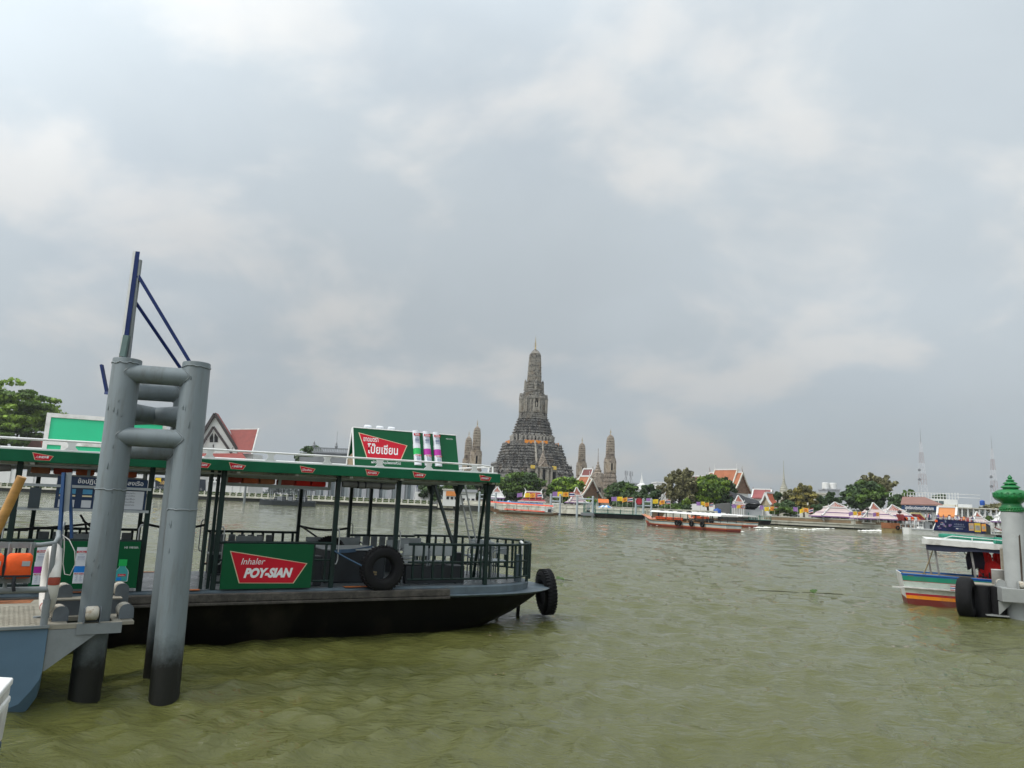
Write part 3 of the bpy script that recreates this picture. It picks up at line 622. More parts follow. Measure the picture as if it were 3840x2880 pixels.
# ------------------------------------------------------------------ steel pile cluster
m_pile = mat('pile_grey', (.15,.18,.192), .48, .14, 1.4, dirt=(.11,.12,.115), dirt_amt=.40, dirt_scale=4.5, bump=.12, bscale=9, stretch=(1.4,1.4,.16))
def pile_mat():
    m = m_pile; nt = m.node_tree; N = nt.nodes.new; L = nt.links.new; b = nt.nodes['Principled BSDF']
    src = b.inputs['Base Color'].links[0].from_socket
    g = N('ShaderNodeNewGeometry'); s_ = N('ShaderNodeSeparateXYZ'); L(g.outputs['Position'], s_.inputs[0])
    n = N('ShaderNodeTexNoise'); n.inputs['Scale'].default_value = 9; n.inputs['Detail'].default_value = 8; n.inputs['Roughness'].default_value = .7; L(g.outputs['Position'], n.inputs[0])
    ad = N('ShaderNodeMath'); ad.operation = 'MULTIPLY_ADD'; L(n.outputs[0], ad.inputs[0]); ad.inputs[1].default_value = -.45; L(s_.outputs['Z'], ad.inputs[2])
    r = N('ShaderNodeMapRange'); L(ad.outputs[0], r.inputs[0]); r.inputs[1].default_value = .18; r.inputs[2].default_value = .62; r.inputs[3].default_value = 1; r.inputs[4].default_value = 0
    mx = N('ShaderNodeMix'); mx.data_type = 'RGBA'; L(r.outputs[0], mx.inputs['Factor']); L(src, mx.inputs[6]); mx.inputs[7].default_value = (.004,.0045,.0025,1)   # tidal slime
    nr = N('ShaderNodeTexNoise'); nr.inputs['Scale'].default_value = 7; nr.inputs['Detail'].default_value = 8; nr.inputs['Roughness'].default_value = .75; L(g.outputs['Position'], nr.inputs[0])
    rr = N('ShaderNodeMapRange'); L(nr.outputs[0], rr.inputs[0]); rr.inputs[1].default_value = .67; rr.inputs[2].default_value = .73; rr.inputs[3].default_value = 0; rr.inputs[4].default_value = .75
    m3 = N('ShaderNodeMix'); m3.data_type = 'RGBA'; L(rr.outputs[0], m3.inputs['Factor']); L(mx.outputs[2], m3.inputs[6]); m3.inputs[7].default_value = (.085,.055,.035,1)   # rust where the paint has gone
    L(m3.outputs[2], b.inputs['Base Color'])
pile_mat()
m_navy = mat('navy_steel', (.010,.026,.115), .45, .2, 3, spec=.25)
m_weld = mat('weld_seam', (.17,.195,.205), .5, .2, 12)
m_roller = mat('roller_nylon', (.50,.47,.40), .6, .15, 6, dirt=(.22,.15,.08), dirt_amt=.5, dirt_scale=8)
m_roller_s = mat('roller_bracket', (.115,.135,.15), .5, .2, 4, dirt=(.06,.06,.055), dirt_amt=.3)
m_pont = mat('pontoon_blue', (.095,.165,.235), .5, .12, 1.5, dirt=(.14,.13,.11), dirt_amt=.12)
m_pdeck = mat('pontoon_deck', (.27,.25,.20), .75, .2, 3, dirt=(.36,.33,.27), dirt_amt=.4, dirt_scale=2, bump=.3, bscale=30)
m_rust = mat('rust', (.28,.10,.035), .85, .4, 5, dirt=(.12,.05,.02), dirt_amt=.5, dirt_scale=6)
m_pipe = mat('grey_pipe', (.20,.22,.225), .45, .15, 4, dirt=(.11,.105,.10), dirt_amt=.3)
PFL, PFR = (Vector((-5.22,9.86,0)), Vector((-5.23,9.90,4.37))), (G(614,2623), W(738,1363,10.10))
PRL, PRR = (Vector((-5.76,10.95,0)), Vector((-5.78,10.95,4.32))), (Vector((-4.88,11.1,0)), Vector((-4.90,11.1,4.36)))
pc = thing('pile_cluster','tall grey steel pile cluster with welded cross tubes standing in the river','pile', (-4.9,10.4,0))
def loc(o, p): return p-Vector(o.location)
def seam(a, b, r, f, seed):
    random.seed(seed); c = a.lerp(b, f); d = (b-a).normalized(); u = d.cross(Vector((0,1,0))).normalized(); w = d.cross(u)
    P = [c+(u*math.cos(2*PI*i/28)+w*math.sin(2*PI*i/28))*(r+.002)+d*random.uniform(-.012,.012) for i in range(28)]
    return MB().tube([loc(pc,p) for p in P],.009,6,True).build('weld_seam', m_weld, pc, 60)
for a, b in (PFL, PFR, PRL, PRR):
    d = (b-a).normalized()
    mb = MB(); base = a-d*2
    mb.tube([loc(pc,base), loc(pc,a+d*1.5), loc(pc,b-d*.012), loc(pc,b)], [.182,.182,.182,.178], 32); mb.build('pile', m_pile, pc, 50)
seam(*PFL,.182,.60,1); seam(*PFR,.182,.545,2); seam(*PFL,.182,.985,3); seam(*PFR,.182,.985,4)
def lerpz(pr, z): a,b = pr; return a.lerp(b, (z-a.z)/(b.z-a.z))
def cross(p, q, z, r=.125, off=(0,-.056,0), nm='cross_tube', z2=None):
    o = Vector(off); A, B = lerpz(p,z)+o, lerpz(q,z2 or z)+o
    MB().tube([loc(pc,A),loc(pc,B)],r,24).build(nm, m_pile, pc, 50)
    for P, Q in ((A,B),(B,A)):                                  # weld bead where the tube meets the pile
        d = (Q-P).normalized(); u = Vector((0,0,1)); w = d.cross(u).normalized(); pts = []
        for i in range(24):
            t = 2*PI*i/24; e = u*math.cos(t)*r*1.0+w*math.sin(t)*r
            # distance along the tube at which its skin leaves the pile's skin
            off_perp = e.dot(w)+o.dot(w); k = math.sqrt(max(0,.182**2-min(.182**2,off_perp**2)))
            pts.append(P+e+d*k)
        MB().tube([loc(pc,x) for x in pts],.008,5,True).build('weld_bead', m_weld, pc, 60)
cross(PFL,PFR,4.175); cross(PFL,PFR,3.325); zr1, zr2, zx = W(590,1474,11.0).z, W(560,1692,11.0).z, W(590,1560,10.5).z
cross(PRL,PRR,zr1,off=(0,-.05,0)); cross(PRL,PRR,zr2,off=(0,-.05,0))
cross(PFL,PRR,zx,.12,(0,0,0)); cross(PFR,PRL,zx,.12,(0,0,0))
# blistered paint
random.seed(5); mb = MB()
for k in range(26):
    a,b = random.choice((PFL,PFR)); f = random.uniform(.3,.97); p = a.lerp(b,f); t = random.uniform(PI*1.15,PI*1.7)
    q = p+Vector((math.cos(t),math.sin(t),0))*.181; mb.tube([loc(pc,q+Vector((0,0,-.03*random.random()))),loc(pc,q),loc(pc,q+Vector((.004,0,.03+.05*random.random())))],[.004,.012*random.uniform(.5,1),.003],6)
bl = mb.build('paint_blister', m_pile, pc, 60); bl['kind'] = 'stuff'
# sign board seen edge-on, on two posts with raking struts
sg = thing('steel_sign','navy blue sign board seen edge-on above the left grey pile','sign', (-5.23,9.90,4.37))
vd = Vector((-5.23,9.90,0)).normalized()                        # the board runs away from the pier edge, nearly along the sight line
def ls(p): return Vector(p)-Vector(sg.location)
bp = Vector((-5.23,9.90,4.37))
postA = (bp+Vector((-.02,.02,-.05)), W(524,975,9.9)); postB = (Vector((-5.78,10.95,4.3)), W(520,1000,10.98))
MB().bar(ls(postA[0]),ls(postA[1]),.05,.05).build('post', m_pipe, sg); MB().bar(ls(postB[0]),ls(postB[1]),.05,.05).build('post', m_navy, sg)
tl, bl_ = W(508,942,9.86), W(456,1325,9.86); side = vd*1.1
fc = [tl, bl_, bl_+side, tl+side]
MB().prism([ls(p) for p in fc], (-.030,-.008,0)).build('panel', m_white, sg)
MB().prism([ls(p+Vector((.002,0,0))) for p in fc], (.055,.012,0)).build('frame', m_navy, sg)
MB().prism([ls(W(*p,9.83)) for p in ((462,1255),(482,1258),(466,1338),(447,1334))],(.01,.03,0)).build('tin_flap', mat('green_tin',(.10,.16,.15),.5,.2), sg)
MB().bar(ls(W(519,1035,9.9)), ls(PFR[1]+Vector((-.08,0,-.01))), .045,.045).build('strut', m_navy, sg)
MB().bar(ls(W(506,1130,10.98)), ls(PRR[1]+Vector((-.05,0,-.0))), .045,.045).build('strut', m_navy, sg)
# angle-iron arm on the far left side of the cluster
MB().bar(loc(pc,W(381,1368,10.3)), loc(pc,W(402,1476,10.3)), .055,.03).build('bracket_arm', m_navy, pc)
MB().bar(loc(pc,W(398,1474,10.3)), loc(pc,W(430,1474,10.1)), .05,.04).build('bracket_arm', m_navy, pc)
MB().prism([loc(pc,W(*p,10.0)) for p in ((432,1405),(420,1480),(436,1478),(444,1404))],(.05,.1,0)).build('bracket_plate', m_pile, pc)

# ------------------------------------------------------------------ landing pontoon
PZ = .97
pt = thing('landing_pontoon','blue grey landing pontoon with worn deck at the lower left','pontoon', (-5.5,9.36,0))
def lp(p): return Vector(p)-Vector(pt.location)
c0 = G(182,2346,PZ); cL = G(-420,2374,PZ); ex = (c0-cL).normalized(); ey = Vector((-ex.y,ex.x,0))     # along the front edge, and inboard
def Q(x,y,z): return lp(c0+ex*x+ey*y+Vector((0,0,z-PZ)))
LEN, WID = 9.0, 2.45
def ring(x, y0, y1): return None
sec = [(-LEN,0),( .0,0)]
# hull: front face with rounded bilge, rake towards the right end
rings = []
for x, zb in ((-LEN,-.25),(-.30,-.25),(-.20,-.16),(-.09,-.02),(-.02,.10),(0,.20)):
    rings.append([Q(x,0,PZ-.03),Q(x,0,max(zb,-.2)+.25 if zb<.3 else zb+.05),Q(x,.12,max(zb,-.25)+.02),Q(x,WID,max(zb,-.25)+.02),Q(x,WID,PZ-.03)])
MB().loft(rings).build('hull', m_pont, pt, 22)
MB().bx(0,1,0,1,0,1) ; mb = MB(); mb.prism([Q(-LEN,-.02,PZ-.03),Q(.0,-.02,PZ-.03),Q(.0,WID,PZ-.03),Q(-LEN,WID,PZ-.03)],(0,0,.03)); mb.build('deck', m_pdeck, pt)
mb = MB(); mb.bar(Q(-LEN,-.015,PZ-.01),Q(0.01,-.015,PZ-.01),.03,.03); mb.build('deck_edge', m_pipe, pt)
mb = MB(); mb.prism([Q(-LEN,WID-.42,PZ),Q(-.15,WID-.36,PZ),Q(-.1,WID-.02,PZ),Q(-LEN,WID-.02,PZ)],(0,0,.004)); mb.build('rust_strip', m_rust, pt)
for i in range(13):                                              # anti-slip welds on the deck plates
    for j in range(9):
        pass
random.seed(2); mb = MB()
for i in range(44):
    for j in range(26):
        x = -2.5+i*.055; y = .12+j*.065
        if x > -.12: continue
        mb.bar(Q(x,y,PZ+.004),Q(x+.022*(1 if (i+j)%2 else -1),y+.03,PZ+.004),.006,.004)
tr = mb.build('deck_tread', m_pdeck, pt); tr['kind'] = 'stuff'
for xx in (-1.25,-2.6): mb = MB(); mb.bar(Q(xx,.02,PZ+.002),Q(xx,WID-.4,PZ+.002),.012,.004); mb.build('plate_joint', m_rust, pt)
# pile guide: bracket shelf with gusset, square hole around the pile, rollers
gx0, gx1, gy0, gy1 = .0, .80, .02, 1.05
hx0, hx1, hy0, hy1 = .20, .70, .12, .62
guide = MB()
for a,b,c_,d in ((gx0,hx0,gy0,gy1),(hx1,gx1,gy0,gy1),(hx0,hx1,gy0,hy0),(hx0,hx1,hy1,gy1)):
    guide.prism([Q(a,c_,PZ-.05),Q(b,c_,PZ-.05),Q(b,d,PZ-.05),Q(a,d,PZ-.05)],(0,0,.052))
gd = guide.build('pile_guide', m_pdeck, pt)
MB().prism([Q(.005,gy0,PZ-.055),Q(.62,gy0,PZ-.055),Q(.02,gy0,.44),Q(.005,gy0,.44)],(ey*.012)).build('gusset', m_pipe, gd)
MB().prism([Q(.30,gy0-.012,PZ-.13),Q(.80,gy0-.012,PZ-.13),Q(.80,gy0-.012,PZ+.0),Q(.30,gy0-.012,PZ+.0)],(ey*.011)).build('front_flange', m_pipe, gd)
MB().prism([Q(.005,gy1,PZ-.055),Q(.62,gy1,PZ-.055),Q(.02,gy1,.44),Q(.005,gy1,.44)],(ey*.012)).build('gusset', m_pipe, gd)
MB().prism([Q(.78,gy0+.1,PZ-.05),Q(.95,gy0+.1,PZ-.05),Q(.95,gy1,PZ-.05),Q(.78,gy1,PZ-.05)],(0,0,.04)).build('shelf_lip', m_pdeck, gd)
MB().prism([Q(.08,hy1+.12,PZ),Q(.80,hy1+.12,PZ),Q(.80,hy1+.12,PZ+.19),Q(.08,hy1+.12,PZ+.19)],(ey*.02)).build('guide_plate', m_roller_s, gd)
MB().prism([Q(.06,hy1+.11,PZ+.19),Q(.86,hy1+.11,PZ+.19),Q(.86,hy1+.42,PZ+.19),Q(.06,hy1+.42,PZ+.19)],(0,0,.015)).build('guide_plate', m_pdeck, gd)
def roller(x, y, z, axis, r=.085, w=.13, br=True, name='roller'):
    c = Q(x,y,z); ax = ex if axis == 'x' else ey
    MB().lathe([(r*.75,-w/2),(r,-w/2+.02),(r,w/2-.02),(r*.75,w/2)],(0,0,0),18).build(name, m_roller, gd, 50, 0, c, ax.to_track_quat('Z','Y').to_euler())
    if br:
        for s_ in (-1,1):
            o = c+ax*s_*(w/2+.012); oth = ey if axis == 'x' else ex
            P = [o+oth*(-.06)+Vector((0,0,PZ-z)), o+oth*(.12)+Vector((0,0,PZ-z))]+[o+oth*(.085*math.cos(t)+.03)+Vector((0,0,.075*math.sin(t))) for t in np.linspace(0,PI,9)]
            MB().prism(P, ax*.012).build('roller_bracket', m_roller_s, gd)
roller(.45,.045,PZ+.12,'x',.085,.15); roller(.10,.36,PZ+.11,'y',.09,.14); roller(.84,.36,PZ+.11,'y',.09,.14)
roller(.16,1.02,PZ+.30,'y',.09,.14); roller(.84,1.02,PZ+.30,'y',.09,.14)
# pipe railing of the pontoon
def pipe(pts, r=.026, nm='railing', m=m_pipe): return MB().tube(pts,r,10).build(nm, m, pt, 60)
x1 = -.08; hr = 1.0
pipe([Q(-4,.05,PZ+.98),Q(-.2,.05,PZ+.95),Q(-.05,.08,PZ+.97),Q(-.01,.2,PZ+1.03),Q(0,.55,PZ+1.08)],.03); pipe([Q(-4,.05,PZ+.42),Q(-.06,.05,PZ+.42)],.038)
pipe([Q(-.05,.05,PZ),Q(-.05,.05,PZ+.96)],.03,'railing_post'); pipe([Q(-.05,.05,PZ),Q(-.05,.05,PZ+.30)],.042,'post_sleeve')
pipe([Q(-.50,.05,PZ+.42),Q(-.50,.05,PZ+.56)],.022,'railing_post')
pipe([Q(.0,.62,PZ),Q(0,.62,PZ+1.02)],.030,'railing_post'); pipe([Q(.06,1.15,PZ),Q(.06,1.15,PZ+1.12),Q(.08,1.3,PZ+1.16)],.030,'railing_post')
pipe([Q(-.04,.1,PZ+.42),Q(.06,.62,PZ+.72),Q(.08,1.1,PZ+.82)],.026); pipe([Q(-.1,.66,PZ),Q(-.1,.66,PZ+.02)],.05,'railing_post')
# flat mesh frame on the railing (grey frame that holds the vests)
for a,b in (((-1.1,.95),(-.25,.95)),((-1.1,.54),(-.25,.54))): MB().bar(Q(a[0],.02,PZ+a[1]),Q(b[0],.02,PZ+b[1]),.02,.07).build('vest_frame', m_pipe, pt)
for x in (-.50,-.28): MB().bar(Q(x,.018,PZ+.56),Q(x,.018,PZ+.97),.06,.02).build('vest_frame', m_pipe, pt)
# things on the pontoon
def vest(x, label, w=.30):
    o = thing('life_vest', label, 'life vest', Vector(pt.location)+Q(x,-.035,PZ+.57), math.atan2(ex.y,ex.x), 'orange life vests on the pontoon railing'); o.scale = (.9,.9,.72)
    rings = []
    for z,k,d in ((0,.9,.05),(.05,1,.075),(.17,.94,.085),(.27,1,.085),(.36,.96,.07),(.40,.75,.05)):
        rings.append([Vector((w*k*.5*math.copysign(abs(math.cos(t))**.5,math.cos(t)), d*math.copysign(abs(math.sin(t))**.6,math.sin(t))*(1+.12*math.sin(9*t+z*30)), z)) for t in np.linspace(0,2*PI,20,endpoint=False)])
    MB().loft(rings).build('foam_panel', m_orange, o, 60)
    MB().bx(-w*.48,w*.48,-.095,.09,.02,.055).build('belt', m_strap, o); MB().bx(w*.1,w*.4,-.092,-.08,.20,.28).build('reflector', m_ltgrey, o)
    MB().tube([(-w*.1,-.08,.03),(-w*.12,-.1,-.08),(-w*.05,-.09,-.2)],.022,6).build('strap_end', m_strap, o, 60)
    return o
vest(-.68,'orange life vest on the pontoon railing, at the picture edge'); vest(-.39,'orange life vest on the pontoon railing, nearest the lifebuoy')
lbz = Vector(pt.location)+Q(-.03,.42,PZ+.52)
buoy = thing('lifebuoy','white and red lifebuoy hung on the pontoon railing','lifebuoy', lbz)
bax = Vector((.80,.60,0)).normalized(); buoy.rotation_euler = bax.to_track_quat('Z','Y').to_euler()
m_bw = mat('buoy_white',(.66,.64,.60),.6,.08,4,dirt=(.40,.34,.28),dirt_amt=.3); m_br = mat('buoy_red',(.34,.06,.035),.6,.2,4)
def arc_tube(a0,a1,R,r,m,nm):
    MB().tube([(R*math.cos(t),R*math.sin(t),0) for t in np.linspace(a0,a1,14)],r,14).build(nm, m, buoy, 60)
for k in range(4):
    a = PI/4+k*PI/2; arc_tube(a-PI/4+.11,a+PI/4-.11,.36,.07,m_bw,'float_ring'); arc_tube(a+PI/4-.11,a+PI/4+.11,.36,.071,m_br if k in (1,2) else m_bw,'red_band' if k in (1,2) else 'float_ring')
rp = thing('rope_loop','thin white rope loop hanging beside the lifebuoy','rope', Vector(pt.location)+Q(.04,.5,PZ+1.05))
MB().tube([(0,0,0),(.10,0,-.06),(.19,0,-.2),(.22,0,-.36),(.17,0,-.5),(.10,0,-.49),(.06,0,-.36),(.05,0,-.16),(.03,0,-.03)],.006,6).build('rope', m_bw, rp, 60)
# blue edge-on notice plate on its post
np_ = thing('notice_post','narrow blue post with a grey notice plate seen edge-on beside the lifebuoy','sign', Vector(pt.location)+Q(.02,.58,PZ+1.0))
def Lp(px,py,y): return W(px,py,y)-Vector(np_.location)
yq = np_.location.y
MB().bar((0,0,0),Lp(240,1772,yq),.04,.04).build('post', mat('blue_post',(.015,.06,.17),.4,.15), np_); MB().bar((.10,.1,0),Lp(262,1772,yq+.1),.03,.03).build('post', mat('blue_post',(.015,.06,.17)), np_)
MB().prism([Lp(247,1772,yq),Lp(270,1772,yq),Lp(258,1915,yq),Lp(238,1920,yq)],(-.01,.02,0)).build('notice_plate', m_grey, np_)
# wooden boat hook shaft rising at the picture edge
hk = thing('wooden_pole','varnished wooden pole leaning up at the left picture edge','pole', W(-60,2090,7.6))
MB().tube([(0,0,0), W(82,1788,7.6)-Vector(hk.location)],[.048,.045],16).build('shaft', mat('varnished_wood',(.42,.22,.06),.45,.2,3,stretch=(1,1,6)), hk, 50)
# clutter at the back of the pontoon: drum and rope coil
mb_pos = Vector(pt.location)+Q(-1.1,WID-.25,PZ+.09)
fd = thing('pipe_fender','grey pipe with tangled rope lying along the back of the pontoon','fender', mb_pos)
MB().tube([ex*-2.2,ex*.55],.085,14).build('pipe', m_pile, fd, 50)
random.seed(9); P = [ex*(-1.6+.09*i)+ey*random.uniform(-.13,.02)+Vector((0,0,random.uniform(-.02,.14))) for i in range(16)]; MB().tube(P,.016,6).build('tangled_rope', m_strap, fd, 60)
# ------------------------------------------------------------------ corner of a white launch at the lower left
la = thing('moored_launch','white topped blue launch, only its corner showing at the lower left','boat', G(-300,2700,0))
def ll(p): return Vector(p)-Vector(la.location)
e = W(52,2540,5.6); f = W(-260,2900,3.8); g = e+Vector((-3,.15,0)); h = f+Vector((-3,0,0))
top = [e,g,h,f]
def lay(z0,z1,ins0,ins1,m,nm):
    c_ = sum((Vector(p) for p in top),Vector())/4
    r = []
    for z,i in ((z0,ins0),(z1,ins1)): r.append([ll(Vector(((p.x-c_.x)*(1-i)+c_.x,(p.y-c_.y)*(1-i)+c_.y,z))) for p in top])
    MB().loft(r).build(nm,m,la,None,.012)
zt = e.z
lay(zt-.05,zt,0,0.0,m_white,'coaming'); lay(zt-.12,zt-.051,.008,.008,m_offw,'rail_strip'); lay(zt-.17,zt-.121,.0,.0,m_white,'rail_strip'); lay(zt-.42,zt-.171,.012,.004,m_offw,'topside'); lay(-.4,zt-.421,.035,.012,mat('launch_blue',(.012,.045,.15),.4,.2,3,dirt=(.10,.11,.12),dirt_amt=.3),'hull')
# ------------------------------------------------------------------ striped wooden boat, pontoon and lotus-headed pile on the right
RB = G(3395,2256,0)
sb_ang = rad(-22)
rb = thing('wooden_boat','small wooden boat with blue, green, white and orange striped hull and white canopy','boat', RB, sb_ang)
cs = [mat('stripe_'+n,c,.42,.10,3,dirt=(.16,.14,.11),dirt_amt=.18) for n,c in (('blue',(.012,.10,.33)),('green',(.02,.26,.16)),('red',(.42,.015,.03)),('mint',(.66,.74,.68)),('grey',(.58,.58,.50)),('orange',(.85,.28,.015)),('maroon',(.14,.018,.012)))]
def sect(x):            # half beam at gunwale and sheer height along the boat (x from the transom)
    t = x/7.0; return 1.05*(.80+.34*math.sin(min(1,t*1.15+.10)*PI)*.55), .96-.16*t*.0+.02*math.sin(t*3)-.09*t
bands = [(1.0,.935,0),(.935,.78,1),(.78,.765,2),(.765,.56,3),(.56,.555,4),(.55,.375,4),(.375,.30,2),(.30,.19,5),(.19,-.35,6)]
nx = 15
for k,(z1,z0,ci) in enumerate(bands):
    mb = MB(); rows = []
    for i in range(nx):
        x = 7.0*i/(nx-1); hb,sh = sect(x)
        def off(z): return hb*(.80+.20*min(1,max(0,z)/.95))+(.03 if z>.56 else .0)
        xs = x-.17*z1 if i == 0 else x; xs0 = x-.17*z0 if i == 0 else x
        rows.append([Vector((xs0,-off(z0),z0*sh)),Vector((xs,-off(z1),z1*sh)),Vector((xs,-off(z1)+.05,z1*sh)),Vector((xs0,-off(z0)+.05,z0*sh))])
    mb.loft(rows)
    mb2 = MB(); mb2.loft([[Vector((p.x,2*1.1-p.y-2.2+2.2 if False else -p.y,p.z)) for p in r] for r in rows])
    mb.build('hull_stripe', cs[ci], rb, 40); mb2.build('hull_stripe', cs[ci], rb, 40)
    hb,sh = sect(0)
    w0 = hb*(.80+.20*max(0,z0)/.95); w1 = hb*(.80+.20*max(0,z1)/.95)
    MB().prism([(-.17*z0+.001,-w0,z0*sh),(-.17*z0+.001,w0,z0*sh),(-.17*z1+.001,w1,z1*sh),(-.17*z1+.001,-w1,z1*sh)],(.04,0,0)).build('transom_stripe', m_offw if ci!=6 else cs[6], rb)
MB().tube([(-.14+.5*i,-(sect(.5*i)[0]*(.80+.2*.58)+.04),.555*sect(.5*i)[1]) for i in range(15)],.03,6).build('rubbing_strip', m_offw, rb, 60)
MB().tube([(-.19+.5*i,-(sect(.5*i)[0]*1.02),1.0*sect(.5*i)[1]) for i in range(15)],.025,6).build('gunwale', cs[0], rb, 60)
MB().bx(-.45,.1,-.85,-.80,.50,.54).build('rudder_pin', m_offw, rb)
MB().prism([(.0,-.95,.9),(7,-1.0,.78),(7,1.0,.78),(0,.95,.9)],(0,0,.02)).build('deck', m_wood, rb)
MB().prism([(2.3,-.98,.925),(4.0,-1.0,.89),(4.0,-.3,.89),(2.0,-.2,.925)],(0,0,.015)).build('orange_deck', m_orange, rb)
MB().bx(2.6,5.2,.2,1.0,.82,1.02).build('bench', m_dkgrey, rb); MB().lathe([(.22,0),(.22,.3),(.2,.31),(0,.311)],(2.55,.55,.86),18).build('drum', m_dkgrey, rb, 40)
# canopy
def cz(x): return 2.06-.035*x
P0 = [(.62,-1.0),(7.2,-1.02),(7.2,1.15),(1.25,1.12)]
cv = MB().prism([(x,y,cz(x)) for x,y in P0],(0,0,.05)).build('canopy', mat('canopy_lining',(.02,.024,.05),.8,.2), rb)
def valance(x0,x1,m,seed):
    random.seed(seed); n = 14; top = [(x0+(x1-x0)*i/n,-1.045,cz(x0+(x1-x0)*i/n)+.07) for i in range(n+1)]; bot = [(p[0],p[1]-.005,p[2]-.16-.02*random.random()) for p in top]
    MB().loft([[Vector(a),Vector(b),Vector(b)+Vector((0,.02,0)),Vector(a)+Vector((0,.02,0))] for a,b in zip(top,bot)]).build('valance', m, cv)
valance(.44,2.72,m_offw,1); valance(2.73,7.2,mat('tarp_grey',(.40,.42,.45),.6,.1,4),2)
lin = mat('canopy_lining',(.02,.024,.05))
random.seed(8); n_ = 16; T_ = [Vector((.56+.3*i,-1.0,cz(.5+.3*i)-.02)) for i in range(n_)]
MB().loft([[p,p+Vector((0,0,-.26-.03*math.sin(k*.9)+.008*k)),p+Vector((0,.02,-.26-.03*math.sin(k*.9)+.008*k)),p+Vector((0,.02,0))] for k,p in enumerate(T_)]).build('dark_flap', lin, cv)
MB().prism([(.58,-1.02,cz(.6)+.05),(7.2,-1.02,cz(7.2)+.05),(7.2,0.06,cz(7.2)+.10),(.58,.06,cz(.6)+.10)],(0,.0,.012)).build('canopy_top', m_white, cv)
MB().prism([(.58,.06,cz(.6)+.10),(7.2,.06,cz(7.2)+.10),(7.2,1.15,cz(7.2)+.05),(1.2,1.15,cz(1.2)+.05)],(0,.0,.012)).build('canopy_top', m_white, cv)
m_tarp = mat('green_tarp',(.01,.19,.12),.6,.25,5,bump=.6,bscale=9)
random.seed(4)
tp = [Vector((1.0+.24*i, -.55+.05*math.sin(i*2.1), cz(1)+.20-.012*i+.02*random.random())) for i in range(14)]
MB().tube(tp,[.05+.035*random.random() for _ in tp],10).build('rolled_tarp', m_tarp, cv, 60)
tp = [Vector((2.5+.2*i, -.75+.04*math.sin(i*1.7), cz(2.5)+.17-.008*i+.02*random.random())) for i in range(10)]
MB().tube(tp,[.07+.05*random.random() for _ in tp],10).build('rolled_tarp', m_tarp, cv, 60)
MB().tube([(1.0,-.98,cz(1)+.1),(1.3,-.98,cz(1)+.2),(2.7,-.98,cz(2.7)+.2),(2.75,-.98,cz(2.7)+.08)],.014,6).build('canopy_rail', m_white, cv, 60); MB().cyl((1.85,-.98,cz(1.8)+.05),(1.85,-.98,cz(1.8)+.2),.014,None,6).build('canopy_rail', m_white, cv)
m_post = mat('worn_post',(.20,.19,.18),.6,.25,6)
for x,y in ((.80,-.85),(1.80,-.85),(.80,.95),(3.9,-.85),(3.9,.95)): MB().bar((x+.12,y,.86),(x,y,cz(x)),.055,.055).build('canopy_post', m_post, rb)
MB().bar((2.85,-.9,.8),(2.70,-.9,cz(2.7)),.05,.05).build('canopy_post', m_white, rb)
MB().tube([(.79,-.86,1.85),(.68,-.84,1.5),(.55,-.82,1.15),(.46,-.82,.95)],.02,6).build('lashing', m_rope, rb, 60)
MB().tube([(.46,-.82,1.02),(.42,-.82,.92),(.50,-.84,.92),(.54,-.82,1.0),(.46,-.82,.9)],.018,6).build('lashing', m_rope, rb, 60)
MB().bar((1.7,-.3,1.75),(2.3,-.3,.9),.02,.02).build('stay', m_dkgrey, rb)
for s_ in (0,1,2): MB().bar((2.02+.0*s_, -1.0,.72),(2.02,-1.0,.73),.01,.01)
fl = [( .60,cs[2]),(.58,mat('emblem_white',(.7,.7,.7))),(.56,cs[0])]
for k,(dz,m_) in enumerate(((.0,cs[2]),(.03,m_white),(.06,cs[0]),(.09,m_white),(.12,cs[2]))): 
    x = 1.28; yy = -(sect(x)[0]*(.80+.2*.68/.95)+.036); MB().bx(x-.10,x+.10,yy-.004,yy+.03,.58*.93+dz,.58*.93+dz+.026).build('flag_emblem', m_, rb)
# clothes and vests hung inside
def cloth(x,y,zt,w,h,m,label,nm,seed,cat,drop=.1):
    o = thing(nm,label,cat, (Matrix.Translation(RB) @ Matrix.Rotation(sb_ang,4,'Z')) @ Vector((x,y,zt)), sb_ang)
    random.seed(seed); n = 9; rows = []
    prof = ((0,.25),(-.12,.30),(-.22,.52),(-.5,.60),(-.75,.62),(-1,.55))
    for z,k in prof:
        rows.append([Vector((w*k*(2*i/(n-1)-1)+.02*random.uniform(-1,1), .03*math.sin(i*1.9+z*4)+.04, z*h-(drop*random.random() if z<-.9 else 0))) for i in range(n)]+[Vector((w*k*(1-2*i/(n-1)), .03*math.sin((n-1-i)*1.9+z*4)-.04, z*h)) for i in range(n)])
    MB().loft(rows).build('panel', m, o, 60); MB().tube([(0,0,.0),(.02,0,.10)],.012,6).build('hook', m_strap, o, 60)
    MB().bx(-w*.3,-w*.18,-.06,-.04,-h-.25,-h*.9).build('strap', m_strap, o)
cloth(2.02,-.3,1.88,.42,.62,mat('navy_cloth',(.012,.014,.028),.85,.2),'black life vest hanging under the striped boat canopy','hanging_vest',1,'life vest')
cloth(2.33,-.1,1.86,.34,.85,mat('red_cloth',(.55,.02,.02),.8,.2),'red cloth hanging beside the black vest under the boat canopy','hanging_cloth',2,'cloth')
cloth(2.52,-.1,1.50,.40,.42,mat('red_cloth',(.55,.02,.02)),'red cloth bunched low behind the pale canopy post','hanging_cloth',3,'cloth')
cloth(2.72,.1,1.84,.25,.7,mat('red_cloth',(.55,.02,.02)),'narrow red cloth hanging nearest to the wooden stand','hanging_cloth',5,'cloth')
